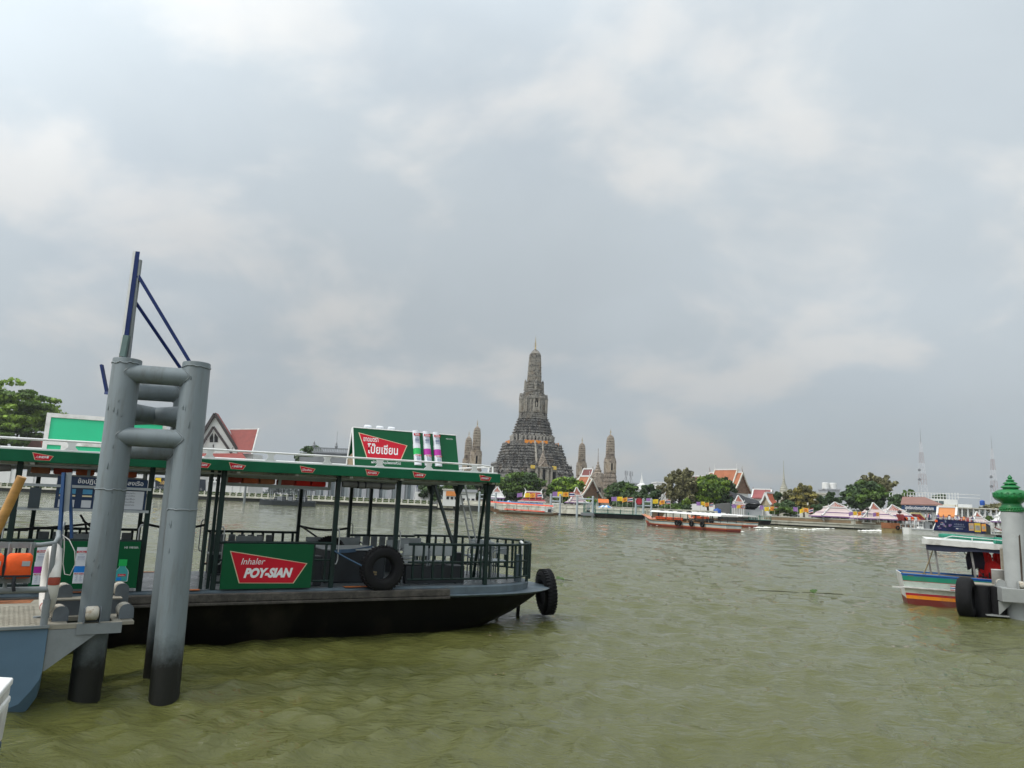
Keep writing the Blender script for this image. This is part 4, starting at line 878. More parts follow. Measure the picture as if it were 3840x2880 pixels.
# pontoon on the right
QB = G(3822,2325,0)
m_ptgrey = mat('pontoon_grey',(.27,.28,.27),.5,.12,2,dirt=(.16,.15,.13),dirt_amt=.2)
rp2 = thing('side_pontoon','dark sided pontoon with grey pile guide at the right picture edge','pontoon', QB, rad(-20))
MB().bx(-1.05,6,.3,1.15,-.4,.86).build('hull', m_hull, rp2, None, .02); MB().bx(-1.08,6,.28,1.15,.862,.90).build('deck', m_pdeck, rp2)
gd2 = MB().bx(-.52,1.4,-.62,-.52,.52,.90).build('pile_guide', m_ptgrey, rp2, None, .015); MB().bx(-.52,-.42,-.519,.27,.52,.90).build('guide_side', m_ptgrey, gd2); MB().bx(-.419,-.30,-.519,.27,.862,.898).build('guide_top', m_ptgrey, gd2)
MB().prism([(-.55,-.30,.50),(-.55,-.30,.12),(-.2,-.30,.50)],(0,.03,0)).build('gusset', m_ptgrey, gd2); MB().bx(-.85,-.3,-.3,.28,.08,.11).build('lower_shelf', m_ptgrey, gd2)
for x,y,ax in ((-.40,.02,1),(.0,-.42,0)):
    c_ = Vector((x,y,1.0)); d = Vector((0,1,0)) if ax else Vector((1,0,0))
    MB().lathe([(.07,-.07),(.10,-.05),(.10,.05),(.07,.07)],(0,0,0),16).build('roller', m_roller, gd2, 50, 0, c_, d.to_track_quat('Z','Y').to_euler())
    o_ = Vector((1,0,0)) if ax else Vector((0,1,0))
    for s_ in (-1,1):
        q = c_+d*s_*.09; P = [q+o_*(-.13)+Vector((0,0,-.10)),q+o_*.13+Vector((0,0,-.10))]+[q+o_*(.11*math.cos(t))+Vector((0,0,.10*math.sin(t))) for t in np.linspace(0,PI,8)]
        MB().prism(P,d*.015).build('roller_bracket', m_ptgrey, gd2)
for x in (-.80,-.42):
    MB().lathe([(.19,-.05),(.20,.0),(.20,.85),(.19,.9)],(x-.05,.08,-.02),18).build('rubber_fender', m_rubber, rp2, 50)
tyre('tyre_fender','large black tyre between the striped boat and the right hand pontoon', QB+Matrix.Rotation(rad(-20),3,'Z')@Vector((-1.30,-.05,.52)), Vector((.80,-.66,0)), .58, .40, False)
fr = thing('timber_stand','weathered wooden stand standing on the pontoon behind the striped boat','frame', QB+Matrix.Rotation(rad(-20),3,'Z')@Vector((-.12,.75,.9)), rad(-20))
m_old = mat('old_wood',(.26,.23,.18),.85,.25,6)
for x in (0,.42): MB().bx(x-.06,x+.06,-.05,.05,0,1.05).build('upright', m_old, fr)
for z in (.0,.72,1.0): MB().bx(.061,.359,-.04,.04,z,z+.09).build('cross_piece', m_old, fr)
pk = thing('tin_drum','grey tin drum on the pontoon beside the wooden stand','drum', QB+Matrix.Rotation(rad(-20),3,'Z')@Vector((-.28,.75,.9)), rad(-20))
MB().lathe([(.16,0),(.165,.01),(.165,.40),(.16,.41)],(0,0,0),20).build('body', mat('tin',(.22,.21,.19),.5,.2,4), pk, 40); MB().lathe([(.17,.411),(.17,.43),(.0,.44)],(0,0,0),20).build('lid', m_offw, pk)
# the lotus-headed pile
lpile = thing('lotus_pile','grey concrete pile with carved green lotus finial at the right edge','pile', QB)
cx_ = W(3797,2000,QB.y).x-QB.x
m_concrete = mat('pile_concrete',(.27,.28,.27),.6,.12,1.5,dirt=(.13,.12,.10),dirt_amt=.15,dirt_scale=1.0,bump=.1,bscale=8)
MB().lathe([(.285,-2),(.285,3.02),(.275,3.03)],(0,0,0),36).build('shaft', m_concrete, lpile, 50)
MB().prism([(-.06,-.288,1.0),(-.02,-.288,.98),(0,-.288,1.6),(-.01,-.287,2.4),(-.05,-.287,2.35),(-.06,-.288,1.6)],(0,.004,0)).build('rust_streak', mat('rust_run',(.07,.05,.035),.8,.3,5), lpile)
m_lotus = mat('lotus_green',(.005,.15,.035),.30,.2,6,dirt=(.11,.20,.015),dirt_amt=.22,dirt_scale=7,bump=.5,bscale=14)
MB().lathe([(.30,3.03),(.31,3.05),(.29,3.08),(.295,3.12),(.31,3.14),(.30,3.17),(.27,3.18),(.25,3.23),(.24,3.26),(.30,3.31),(.40,3.37),(.445,3.44),(.45,3.50),(.43,3.57),(.36,3.63),(.28,3.665),(.20,3.675),(.19,3.70),(.25,3.73),(.235,3.755),(.16,3.80),(.13,3.815),(.185,3.84),(.175,3.86),(.11,3.90),(.085,3.91),(.115,3.935),(.10,3.95),(.05,3.975),(.045,3.985),(.065,4.01),(.06,4.03),(.03,4.07),(.0,4.11)],(0,0,0),36).build('lotus_finial', m_lotus, lpile, 45)
lf = lpile.children[-1]
pm = MB().torus((0,0,0),(0,1,0),.045,(.014,.02),14,6).torus((.05,0,.05),(0,1,0),.028,(.012,.018),12,6).mesh('petal_scroll', m_lotus, 60)
for k in range(18):
    a = 2*PI*k/18; ob('petal_scroll', pm, lpile, 0, (.435*math.cos(a),.435*math.sin(a),3.49), (0,0,a-PI/2+PI))
bm_ = MB().lathe([(.0,-.03),(.022,-.02),(.028,0),(.015,.025),(0,.035)],(0,0,0),8).mesh('bead', m_lotus, 60)
for k in range(28):
    a = 2*PI*k/28; ob('bead', bm_, lpile, 0, (.298*math.cos(a),.298*math.sin(a),3.10))
# floating plants
def plant(px,py,label,L_,seed):
    p = G(px,py,0); o = thing('floating_plant',label,'plant',p+Vector((0,0,.03))); random.seed(seed)
    m_leaf = mat('hyacinth_leaf',(.055,.11,.018),.6,.3,8); m_stem = mat('dead_stem',(.05,.05,.02),.8,.3)
    for k in range(7):
        a = random.uniform(0,2*PI); r = random.uniform(.03,.14); z = random.uniform(.03,.12); s_ = random.uniform(.035,.065)
        c_ = Vector((r*math.cos(a),r*math.sin(a),z)); n = 8
        MB().prism([c_+Vector((s_*math.cos(2*PI*i/n),.5*s_*math.sin(2*PI*i/n)*1,.7*s_*math.sin(2*PI*i/n))) for i in range(n)],(0,.006,.004)).build('leaf', m_leaf, o)
    MB().tube([(-L_*1.9,.1,.02),(-L_*1.2,.05,.035),(-L_*.5,0,.02)],[.01,.02,.008],6).build('stem', m_stem, o, 60); MB().tube([(.1,0,.02),(L_*.5,0,.03),(L_,-.05,.02)],[.008,.02,.01],6).build('stem', m_stem, o, 60)
    MB().tube([(-L_*.4,0,.03),(0,0,.05),(.1,0,.03)],.01,6).build('stem', m_stem, o, 60)
plant(3052,2230,'clump of green water hyacinth with long dark stems on open water',1.0,1); plant(2100,2180,'scrap of water weed drifting just right of the hanging tyre',.45,2)
# ------------------------------------------------------------------ far bank ground
BANK = [(-900,238),(-260,238),(-25,240),(14,224),(70,205),(86,186),(150,160),(900,60)]      # x, y of the quay line
BKZ = 1.75
m_soil = mat('bank_ground',(.16,.15,.12),.9,.2,.2)
mb = MB(); n_ = len(BANK)
mb.add([(x,y+.3,BKZ) for x,y in BANK]+[(9000,60,BKZ),(9000,6000,BKZ),(-9000,6000,BKZ),(-9000,238,BKZ)], [tuple(range(n_+4))]); struct(mb.build('far_bank', m_soil))
mb = MB()
for i in range(n_-1):
    (xa,ya),(xb,yb) = BANK[i],BANK[i+1]; mb.add([(xa,ya+.3,-1),(xb,yb+.3,-1),(xb,yb+.3,BKZ),(xa,ya+.3,BKZ)],[(0,1,2,3)])
struct(mb.build('bank_face', mat('quay_dark',(.018,.02,.016),.8,.4,.5)))
def bankY(x):
    for (xa,ya),(xb,yb) in zip(BANK,BANK[1:]):
        if xa <= x <= xb: return ya+(yb-ya)*(x-xa)/(xb-xa)
    return 200
# ------------------------------------------------------------------ the great prang and its four corner prangs
def stone(name, light, dark, amt, sc=1.1, warm=(.26,.17,.09), warm_amt=.12):
    m = bpy.data.materials.new(name); m.use_nodes = True; nt = m.node_tree; N = nt.nodes.new; L = nt.links.new; b = nt.nodes['Principled BSDF']; b.inputs['Roughness'].default_value = .8
    tc = N('ShaderNodeTexCoord'); mp = N('ShaderNodeMapping'); mp.inputs['Scale'].default_value = (1,1,.8); L(tc.outputs['Object'], mp.inputs[0])
    def nz(s_, d, r): n = N('ShaderNodeTexNoise'); n.inputs['Scale'].default_value = s_; n.inputs['Detail'].default_value = d; n.inputs['Roughness'].default_value = r; L(mp.outputs[0], n.inputs[0]); return n.outputs[0]
    def mr(v,a,b_,c,d): n = N('ShaderNodeMapRange'); L(v,n.inputs[0]); n.inputs[1].default_value=a; n.inputs[2].default_value=b_; n.inputs[3].default_value=c; n.inputs[4].default_value=d; return n.outputs[0]
    v = N('ShaderNodeTexVoronoi'); v.inputs['Scale'].default_value = sc*1.6; L(mp.outputs[0], v.inputs[0])       # porcelain inlay
    f = N('ShaderNodeMath'); f.operation = 'MULTIPLY_ADD'; L(v.outputs['Distance'], f.inputs[0]); f.inputs[1].default_value = -.35; L(nz(sc*.55,8,.72), f.inputs[2])
    fac = mr(f.outputs[0], .5-amt*.5-.17, .5-amt*.5+.05, 0, 1)
    mx = N('ShaderNodeMix'); mx.data_type = 'RGBA'; L(fac, mx.inputs['Factor']); mx.inputs[6].default_value = (*dark,1); mx.inputs[7].default_value = (*light,1)
    m2 = N('ShaderNodeMix'); m2.data_type = 'RGBA'; L(mr(nz(sc*.3,5,.6),.52,.7,0,warm_amt*3), m2.inputs['Factor']); L(mx.outputs[2], m2.inputs[6]); m2.inputs[7].default_value = (*warm,1)
    L(m2.outputs[2], b.inputs['Base Color'])
    bp = N('ShaderNodeBump'); bp.inputs['Strength'].default_value = .6; bp.inputs['Distance'].default_value = .25; L(f.outputs[0], bp.inputs['Height']); L(bp.outputs[0], b.inputs['Normal'])
    return m
st_dark = stone('prang_dark',(.26,.25,.23),(.020,.020,.022),.25)
st_mid = stone('prang_mid',(.25,.235,.205),(.040,.038,.035),.38)
st_light = stone('prang_light',(.32,.295,.25),(.065,.058,.048),.48)
st_fig = mat('stucco_figure',(.36,.34,.30),.8,.25,.8)
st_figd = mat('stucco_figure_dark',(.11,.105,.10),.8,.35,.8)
st_sat = stone('corner_prang',(.42,.36,.285),(.10,.072,.052),.52,1.3)
st_satd = stone('corner_prang_base',(.28,.235,.19),(.06,.048,.038),.42,1.3)
m_hole = mat('niche_dark',(.012,.012,.013),.9,.1)
m_sash = mat('orange_sash',(.75,.25,.02),.8,.15,1.0); m_canary = mat('yellow_cloth',(.72,.50,.09),.8,.1,1)
m_gold_f = mat('gilt',(.40,.30,.13),.35,.2,2,metal=.5)
PC = Vector((10.2,337,BKZ)); PHI = rad(12)
U6 = 337/7668.0                                            # metres per crop pixel at the prang
def zc(y): return EYE+(W(2005,1250+y/2.765,337).z-EYE)     # height for a row of the survey sheet
def plan(s_, k=(1,.88,.76), w=(.42,.60,.76)):
    """redented square, half size s_"""
    q = [(k[0],-w[0]),(k[0],w[0]),(k[1],w[0]),(k[1],w[1]),(k[2],w[1]),(k[2],w[2])]
    full = []
    for r in range(4):
        c_, s2 = (1,0,-1,0)[r], (0,1,0,-1)[r]
        pts = [(k[0],-w[0]),(k[0],w[0]),(k[1],w[0]),(k[1],w[1]),(w[1],w[1]) if False else (k[2],w[1]),(k[2],k[2])] + [(w[1],k[2]),(w[1],k[1]),(w[0],k[1])]
        full += [(x*c_-y*s2, x*s2+y*c_) for x,y in pts]
    return [Vector((x*s_, y*s_, 0)) for x,y in full]
prang = thing('great_prang','tall grey stone prang with steep tiered terraces behind the riverside trees','temple tower', PC, PHI)
def tiers(parent, rows, m, nm, mould=True, k=(1,.88,.76), w=(.42,.60,.76)):
    """rows: (z, half size) polyline; loft of the redented plan"""
    rings = [[p+Vector((0,0,z)) for p in plan(s_,k,w)] for z,s_ in rows]
    return MB().loft(rings).build(nm, m, parent)
def moulded(z0, s0, z1, s1, n, out=.35):
    """n stepped courses with a projecting lip each"""
    R_ = []
    for i in range(n):
        za, zb = z0+(z1-z0)*i/n, z0+(z1-z0)*(i+1)/n; sa, sb_ = s0+(s1-s0)*i/n, s0+(s1-s0)*(i+1)/n; h = zb-za
        R_ += [(za,sa+out*.6),(za+h*.16,sa+out*.6),(za+h*.22,sa),(za+h*.55,sa*.5+sb_*.5-out*.35),(za+h*.68,sb_+out*.2),(za+h*.74,sb_+out),(za+h*.90,sb_+out),(za+h*.97,sb_+out*.3)]
    return R_
K = 1/1.05
def S(px): return px*U6*K
B0 = BKZ
def Zr(y): return zc(y)-BKZ
base_rows = moulded(0, S(480), Zr(1500), S(435), 3, .5)+moulded(Zr(1500), S(432), Zr(1400), S(412), 2, .4)
tiers(prang, base_rows, st_dark, 'base_terrace')
tiers(prang, moulded(Zr(1395), S(372), Zr(1300), S(345), 4, .55)+moulded(Zr(1300),S(345),Zr(1180),S(305),4,.55), st_dark, 'lower_terrace')
tiers(prang, moulded(Zr(1178), S(238), Zr(1130), S(232), 2, .25)+moulded(Zr(1130),S(222),Zr(1060),S(212),2,.3)+moulded(Zr(1060),S(205),Zr(890),S(152),6,.55), st_dark, 'upper_terrace')
tiers(prang, moulded(Zr(890), S(148), Zr(830), S(142), 3, .22), st_mid, 'shrine_base')
tiers(prang, [(Zr(830),S(136)),(Zr(700),S(130)),(Zr(690),S(134)),(Zr(672),S(134)),(Zr(665),S(128))]+moulded(Zr(665),S(126),Zr(595),S(92),4,.3), st_mid, 'shrine')
tiers(prang, moulded(Zr(595),S(84),Zr(505),S(74),3,.25), st_mid, 'collar')
spire_rows = []
prof = [(505,72),(450,70),(400,67),(350,65),(300,62),(260,59),(235,57),(215,52)]
for (y0,s0),(y1,s1) in zip(prof,prof[1:]): spire_rows += [(Zr(y0),S(s0)+.16),(Zr(y0)+.35,S(s0)+.16),(Zr(y0)+.5,S(s0)-.12),(Zr(y1)-.45,S(s1)-.05),(Zr(y1)-.3,S(s1)+.2),(Zr(y1)-.02,S(s1)+.2)]
spire_rows += [(Zr(205),S(47)),(Zr(192),S(38)),(Zr(180),S(27)),(Zr(170),S(14)),(Zr(164),S(4))]
sp = tiers(prang, spire_rows, st_mid, 'spire', k=(1,.93,.86), w=(.36,.58,.74))
# ribs and niches on the spire
mb = MB()
for r in range(4):
    Rm = Matrix.Rotation(r*PI/2,3,'Z')
    for (y0,s0),(y1,s1) in zip(prof[:-1],prof[1:]):
        for t in (-.62,-.42,-.22,0,.22,.42,.62):
            h0,h1 = Zr(y0)+.5, Zr(y1)-.35; s_ = (S(s0)+S(s1))/2
            d = s_*(1 if abs(t)<.36 else (.93 if abs(t)<.58 else .86))
            mb.box(Rm @ Vector((d+.02, t*s_, (h0+h1)/2)), (.42,.40,h1-h0), Rm)
mb.build('rib', st_light, sp)['kind'] = 'stuff'
niche_me = MB().bx(-.12,.12,-.28,.28,-.55,.55).mesh('niche', m_hole)
for r in range(4):
    for (y0,s0),(y1,s1) in zip(prof[:-2],prof[1:-1]):
        v = Matrix.Rotation(r*PI/2,3,'Z') @ Vector(((S(s0)+S(s1))/2+.10, 0, 0)); ob('niche', niche_me, sp, 0, (v.x,v.y,(Zr(y0)+Zr(y1))/2), (0,0,r*PI/2))
# trident finial
fin = MB().lathe([(.5,0),(.35,.4),(.16,.7),(.14,3.4),(.26,3.6),(.14,3.9),(.08,4.6),(.2,4.75),(.06,5.2),(.0,7.2)],(0,0,Zr(164)),8)
for r in range(4):
    a = r*PI/2+PI/4*0
    for zb,l in ((.9,1.05),(1.7,.8),(2.4,.55)):
        c_, s_ = math.cos(a), math.sin(a); z = Zr(164)+zb
        fin.tube([(0,0,z),(c_*l*.6,s_*l*.6,z+.25),(c_*l*.95,s_*l*.95,z+.9)],[.09,.07,.03],5)
fin.build('finial', m_gold_f, prang)
# four small spires round the neck
def mini(x,y,z,h,r,m,parent,nm='corner_spire'):
    MB().lathe([(r*1.25,0),(r*1.25,h*.05),(r,h*.06),(r*1.0,h*.30),(r*1.12,h*.31),(r*.92,h*.33),(r*.90,h*.62),(r*.8,h*.76),(r*.55,h*.86),(r*.18,h*.9),(r*.16,h*.95),(0,h)],(x,y,z),10).build(nm, m, parent)
for r in range(4):
    v = Matrix.Rotation(r*PI/2,3,'Z') @ Vector((S(98),0,0)); mini(v.x,v.y,Zr(600),Zr(478)-Zr(600),S(16),st_mid,prang)
    v = Matrix.Rotation(r*PI/2,3,'Z') @ Vector((S(92),S(2),0))
# shrine doors with pediments
for r in range(4):
    g = thing('niche_porch', None, None); g.parent = prang; g.rotation_euler = (0,0,r*PI/2)
    s_ = S(136)
    MB().bx(s_-.4,s_+.75,-1.5,-.75,Zr(830),Zr(690)).build('pilaster', st_light, g); MB().bx(s_-.4,s_+.75,.75,1.5,Zr(830),Zr(690)).build('pilaster', st_light, g)
    MB().bx(s_-.2,s_+.25,-.74,.74,Zr(800),Zr(715)).build('niche', m_hole, g)
    MB().bx(s_+.0,s_+.55,-.7,.7,Zr(828),Zr(778)).build('pedestal', st_light, g)
    MB().lathe([(.1,0),(.35,.1),(.38,1.2),(.45,1.5),(.2,1.7),(.22,2.0),(.0,2.3)],(s_+.45,0,Zr(776)),8).build('statue', st_light, g)
    MB().prism([(s_+.85,-1.9,Zr(692)),(s_+.85,1.9,Zr(692)),(s_+.85,.9,Zr(660)),(s_+.85,0,Zr(630)),(s_+.85,-.9,Zr(660))],(-1.2,0,0)).build('pediment', st_mid, g)
    for t in (-.62,.62):
        for q in (-.18,.18): MB().bx(s_*.88-.1,s_*.88+.28,t*s_+q*s_-.25,t*s_+q*s_+.25,Zr(828),Zr(700)).build('pilaster', st_light, g)
    for (yy,ss) in ((505,74),): MB().bx(S(ss)+.0,S(ss)+.75,-.75,.75,Zr(590),Zr(520)).build('neck_panel', st_light, g)
# rows of supporting figures and the parapets of the terraces
fig = MB(); fig.bx(-.34,.34,-.2,.2,0,.35); fig.bx(-.30,-.08,-.18,.18,.35,1.0); fig.bx(.08,.30,-.18,.18,.35,1.0); fig.bx(-.3,.3,-.2,.2,1.0,1.75); fig.bx(-.15,.15,-.16,.2,1.75,2.1)
for s_ in (-1,1): fig.bar((s_*.28,-.1,1.6),(s_*.62,-.15,2.25),.16,.2)
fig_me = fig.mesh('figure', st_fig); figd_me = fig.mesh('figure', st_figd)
mer = MB(); mer.bx(-.42,.42,-.3,.3,0,1.1); mer.bx(-.5,.5,-.36,.36,1.1,1.3); mer.lathe([(.36,1.3),(.42,1.5),(.3,1.75),(.12,1.95),(0,2.5)],(0,0,0),8)
mer_me = mer.mesh('parapet_post', st_dark)
def row(me, nm, s_, z, step, sc=1.0, faces=(3,0,2), inset=0.0, k=(1,.88,.76), w=(.42,.60,.76)):
    """pieces along the three faces of the redented plan that can be seen (3 = towards the river)"""
    segs = [(-w[0],w[0],k[0]),(w[0]+.03,w[1],k[1]),(-w[1],-w[0]-.03,k[1]),(w[1]+.03,k[2],k[2]),(-k[2],-w[1]-.03,k[2])]
    for r in faces:
        for a,b,d in segs:
            L_ = (b-a)*s_; n = max(1, round(L_/step))
            for i in range(n):
                y = a*s_+L_*(i+.5)/n; v = Matrix.Rotation(r*PI/2,3,'Z') @ Vector((d*s_-inset, y, 0))
                o = ob(nm, me, prang, 0, (v.x,v.y,z), (0,0,r*PI/2+PI/2)); o.scale = (sc,sc,sc)
row(fig_me,'figure',S(224)+.05,Zr(1132),1.75,1.22)
row(figd_me,'figure',S(345)+.12,Zr(1330),1.9,1.0,faces=(3,0)); row(figd_me,'figure',S(368)+.1,Zr(1388),2.1,.9,faces=(3,0)); row(figd_me,'figure',S(196)+.1,Zr(1030),1.9,.75,faces=(3,0)); row(figd_me,'figure',S(176)+.1,Zr(965),1.9,.75,faces=(3,0))
row(mer_me,'parapet_post',S(303),Zr(1182),1.75,.72); row(mer_me,'parapet_post',S(408),Zr(1405),2.0,1.0)
mb = MB(); mb.loft([[p+Vector((0,0,z)) for p in plan(S(306))] for z in (Zr(1183),Zr(1183)+.75)]); mb.build('parapet_wall', st_dark, prang)
# orange sashes along the foot of the upper terrace
for r in (3,2,0):
    Rm = Matrix.Rotation(r*PI/2,4,'Z'); s_ = S(262)
    for t in ((-.55,-.15),(-.1,.40)) if r == 3 else ((-.42,-.36),(-.27,-.21),(-.13,-.07),(.02,.08),(.16,.22),(.3,.36)):
        n = 6; P = [Vector((s_+.3,s_*(t[0]+(t[1]-t[0])*i/n),Zr(1128)-.5*math.sin(PI*i/n)*.4)) for i in range(n+1)]
        o = MB().loft([[p,p+Vector((.15,0,0)),p+Vector((.15,0,-1.35-.2*math.sin(k*2.1))),p+Vector((0,0,-1.35-.2*math.sin(k*2.1)))] for k,p in enumerate(P)]).build('sash', m_sash, prang); o.rotation_euler = (0,0,r*PI/2)
# steep stair and the river porch
stair = thing('stair', None, None); stair.parent = prang; stair.rotation_euler = (0,0,3*PI/2)
for s_ in (-1,1):
    MB().prism([(S(300),s_*1.7-.35,Zr(1180)+1.4),(S(300),s_*1.7-.35,Zr(1395)-1),(S(400),s_*1.7-.35,Zr(1395)-1),(S(400),s_*1.7-.35,Zr(1395)+1.4)],(0,.7,0)).build('stair_wall', st_dark, stair)
    MB().prism([(S(300),s_*1.7-.40,Zr(1180)+1.9),(S(300),s_*1.7-.40,Zr(1180)+1.4),(S(400),s_*1.7-.40,Zr(1395)+1.4),(S(400),s_*1.7-.40,Zr(1395)+1.9)],(0,.8,0)).build('stair_coping', st_light, stair)
for i in range(22):
    f0 = i/22; z = Zr(1395)+(Zr(1180)-Zr(1395))*(i+1)/22; x1_ = S(395)-(S(395)-S(302))*f0; MB().bx(S(300),x1_,-1.3,1.3,z-.42,z).build('step', st_dark, stair)
def porch(r, x0, main):
    g = thing('porch', None, None); g.parent = prang; g.rotation_euler = (0,0,r*PI/2)
    z0, z1, z2 = Zr(1640), Zr(1420), Zr(1345)
    MB().bx(x0-5.5,x0,-3.4,3.4,z0*0,z1-.2).build('porch_body', st_mid, g)
    for t in (-3.2,-1.55,1.55,3.2): MB().bx(x0-.2,x0+.75,t-.42,t+.42,zc(1590)-BKZ,z1).build('column', st_light, g)
    MB().bx(x0-.1,x0+.35,-.62,.62,zc(1570)-BKZ,zc(1435)-BKZ).build('doorway', m_hole, g)
    MB().bx(x0+.0,x0+.5,-1.05,-.64,zc(1575)-BKZ,zc(1425)-BKZ).build('door_jamb', st_light, g); MB().bx(x0+.0,x0+.5,.64,1.05,zc(1575)-BKZ,zc(1425)-BKZ).build('door_jamb', st_light, g)
    MB().bx(x0-.3,x0+1.0,-3.9,3.9,z1,z1+.6).build('lintel', st_mid, g)
    MB().prism([(x0+.9,-2.4,z1+.6),(x0+.9,2.4,z1+.6),(x0+.9,1.3,zc(1385)-BKZ),(x0+.9,0,z2),(x0+.9,-1.3,zc(1385)-BKZ)],(-3.2,0,0)).build('pediment', st_satd, g)
    MB().lathe([(1.9,z1+1.2),(2.0,z2-.4),(1.5,z2-.2),(1.7,z2+.5),(1.2,z2+.8),(1.3,z2+1.3),(.9,z2+1.7),(.95,z2+2.2),(.5,z2+2.9),(.3,z2+4.0),(.12,z2+6.2),(0,z2+8)],(x0-2.2,0,0),12).build('porch_spire', st_satd, g)
    for t in (-4.7,4.7):
        MB().bx(x0-4.2,x0-1.0,t-1.5,t+1.5,0,z1-.1).build('side_bay', st_mid, g)
        MB().bx(x0-1.0,x0-.8,t-.8,t+.8,zc(1560)-BKZ,zc(1450)-BKZ).build('doorway', m_hole, g)
        MB().bx(x0-.79,x0-.6,t-.95,t+.95,zc(1428)-BKZ,zc(1395)-BKZ).build('yellow_awning', m_canary, g)
    MB().bx(x0-4,x0+1.6,-4.2,4.2,.0,zc(1600)-BKZ).build('porch_base', st_satd, g)
porch(3, 23.2, True)
# corner prangs ----------------------------------------------------------
def bullet(f): return float(np.interp(f,(0,.3,.55,.7,.8,.88,.94,.98,1),(1,.97,.92,.86,.77,.64,.45,.25,.05)))
def corner_prang(px_axis, Yd, y_tip, y_dome, y_spire_base, y_body_base, half_spire, half_body, label):
    """rows are picture rows of the tip, dome, foot of the spire and foot of the shrine"""
    k = Yd/FPX; p = W(px_axis, y_body_base, Yd); o = thing('corner_prang', label, 'temple tower', (p.x,Yd,BKZ), PHI, 'corner prangs of the temple')
    z = lambda py: W(px_axis,py,Yd).z-BKZ
    r, rb_ = half_spire*k/1.04, half_body*k/1.04; zs, zd, zb, zt = z(y_spire_base), z(y_dome), z(y_body_base), z(y_tip)
    rows = []; H_ = zd-zs; n = 7
    for i in range(n):
        f0, f1 = i/n*.88, (i+1)/n*.88; s0, s1 = r*bullet(f0), r*bullet(f1); a, b = zs+H_*f0, zs+H_*f1
        rows += [(a,s0+.08),(a+.25,s0+.08),(a+.3,s0-.08),(b-.25,s1-.05),(b-.2,s1+.1),(b,s1+.1)]
    rows += [(zs+H_*.91,r*.56),(zs+H_*.95,r*.41),(zs+H_*.98,r*.25),(zd,r*.05)]
    spr = tiers(o, rows, st_satd, 'spire', k=(1,.93,.86), w=(.36,.58,.74))
    mb = MB()
    for q in range(4):
        Rm = Matrix.Rotation(q*PI/2,3,'Z')
        for i in range(n):
            f0, f1 = i/n*.88, (i+1)/n*.88; s_ = r*bullet((f0+f1)/2)
            for t in (-.6,-.3,0,.3,.6):
                d = s_*(1 if abs(t)<.36 else (.93 if abs(t)<.58 else .86)); mb.box(Rm@Vector((d+.04,t*s_,zs+H_*(f0+f1)/2)),(.3,.30,H_*.88/n-.42),Rm)
    mb.build('rib', st_sat, spr)['kind'] = 'stuff'
    tiers(o, moulded(zs-1.6,r*1.16,zs,r*1.02,3,.14), st_satd, 'collar')
    tiers(o, [(zb,rb_*.93),(zs-1.8,rb_*.88),(zs-1.75,rb_*.98),(zs-1.6,rb_*.98)], st_sat, 'shrine')
    for q in range(4):
        g = thing('niche_porch', None, None); g.parent = o; g.rotation_euler = (0,0,q*PI/2); s_ = rb_*.92; h = zs-1.8-zb
        MB().bx(s_-.1,s_+.18,-.38,.38,zb+h*.12,zb+h*.62).build('niche', m_hole, g)
        for t in (-.62,.62): MB().bx(s_-.1,s_+.4,t-.2,t+.2,zb,zb+h*.66).build('pilaster', st_sat, g)
        MB().prism([(s_+.42,-1.1,zb+h*.66),(s_+.42,1.1,zb+h*.66),(s_+.42,0,zb+h*1.0)],(-.6,0,0)).build('pediment', st_satd, g)
    tiers(o, moulded(0,rb_*1.75,zb*.55,rb_*1.5,4,.22)+moulded(zb*.55,rb_*1.32,zb,rb_*1.0,4,.2), st_satd, 'base')
    f = MB().lathe([(.22,0),(.1,.3),(.08,zt*0+(zt-zd)*.6),(.16,(zt-zd)*.65),(.05,(zt-zd)*.72),(0,zt-zd)],(0,0,zd-.05),6)
    for q in range(4):
        a = q*PI/2
        for zb_,l in ((.5,.55),(1.0,.4)): f.tube([(0,0,zd+zb_),(math.cos(a)*l,math.sin(a)*l,zd+zb_+.55)],[.06,.02],4)
    f.build('finial', m_gold_f, o)
corner_prang(1783,308,1570,1597,1675,1745,14,20,'slim pale prang left of the great prang, the nearer of two')
corner_prang(1752,353,1612,1635,1708,1765,13,18,'slim pale prang left of the great prang, partly hidden by the nearer one')
corner_prang(2180,366,1635,1659,1722,1780,12.5,18,'smaller slim prang between the great prang and the pointed mondop')
corner_prang(2287,322,1604,1629,1704,1770,15,21,'larger slim pale prang, rightmost of the temple towers')
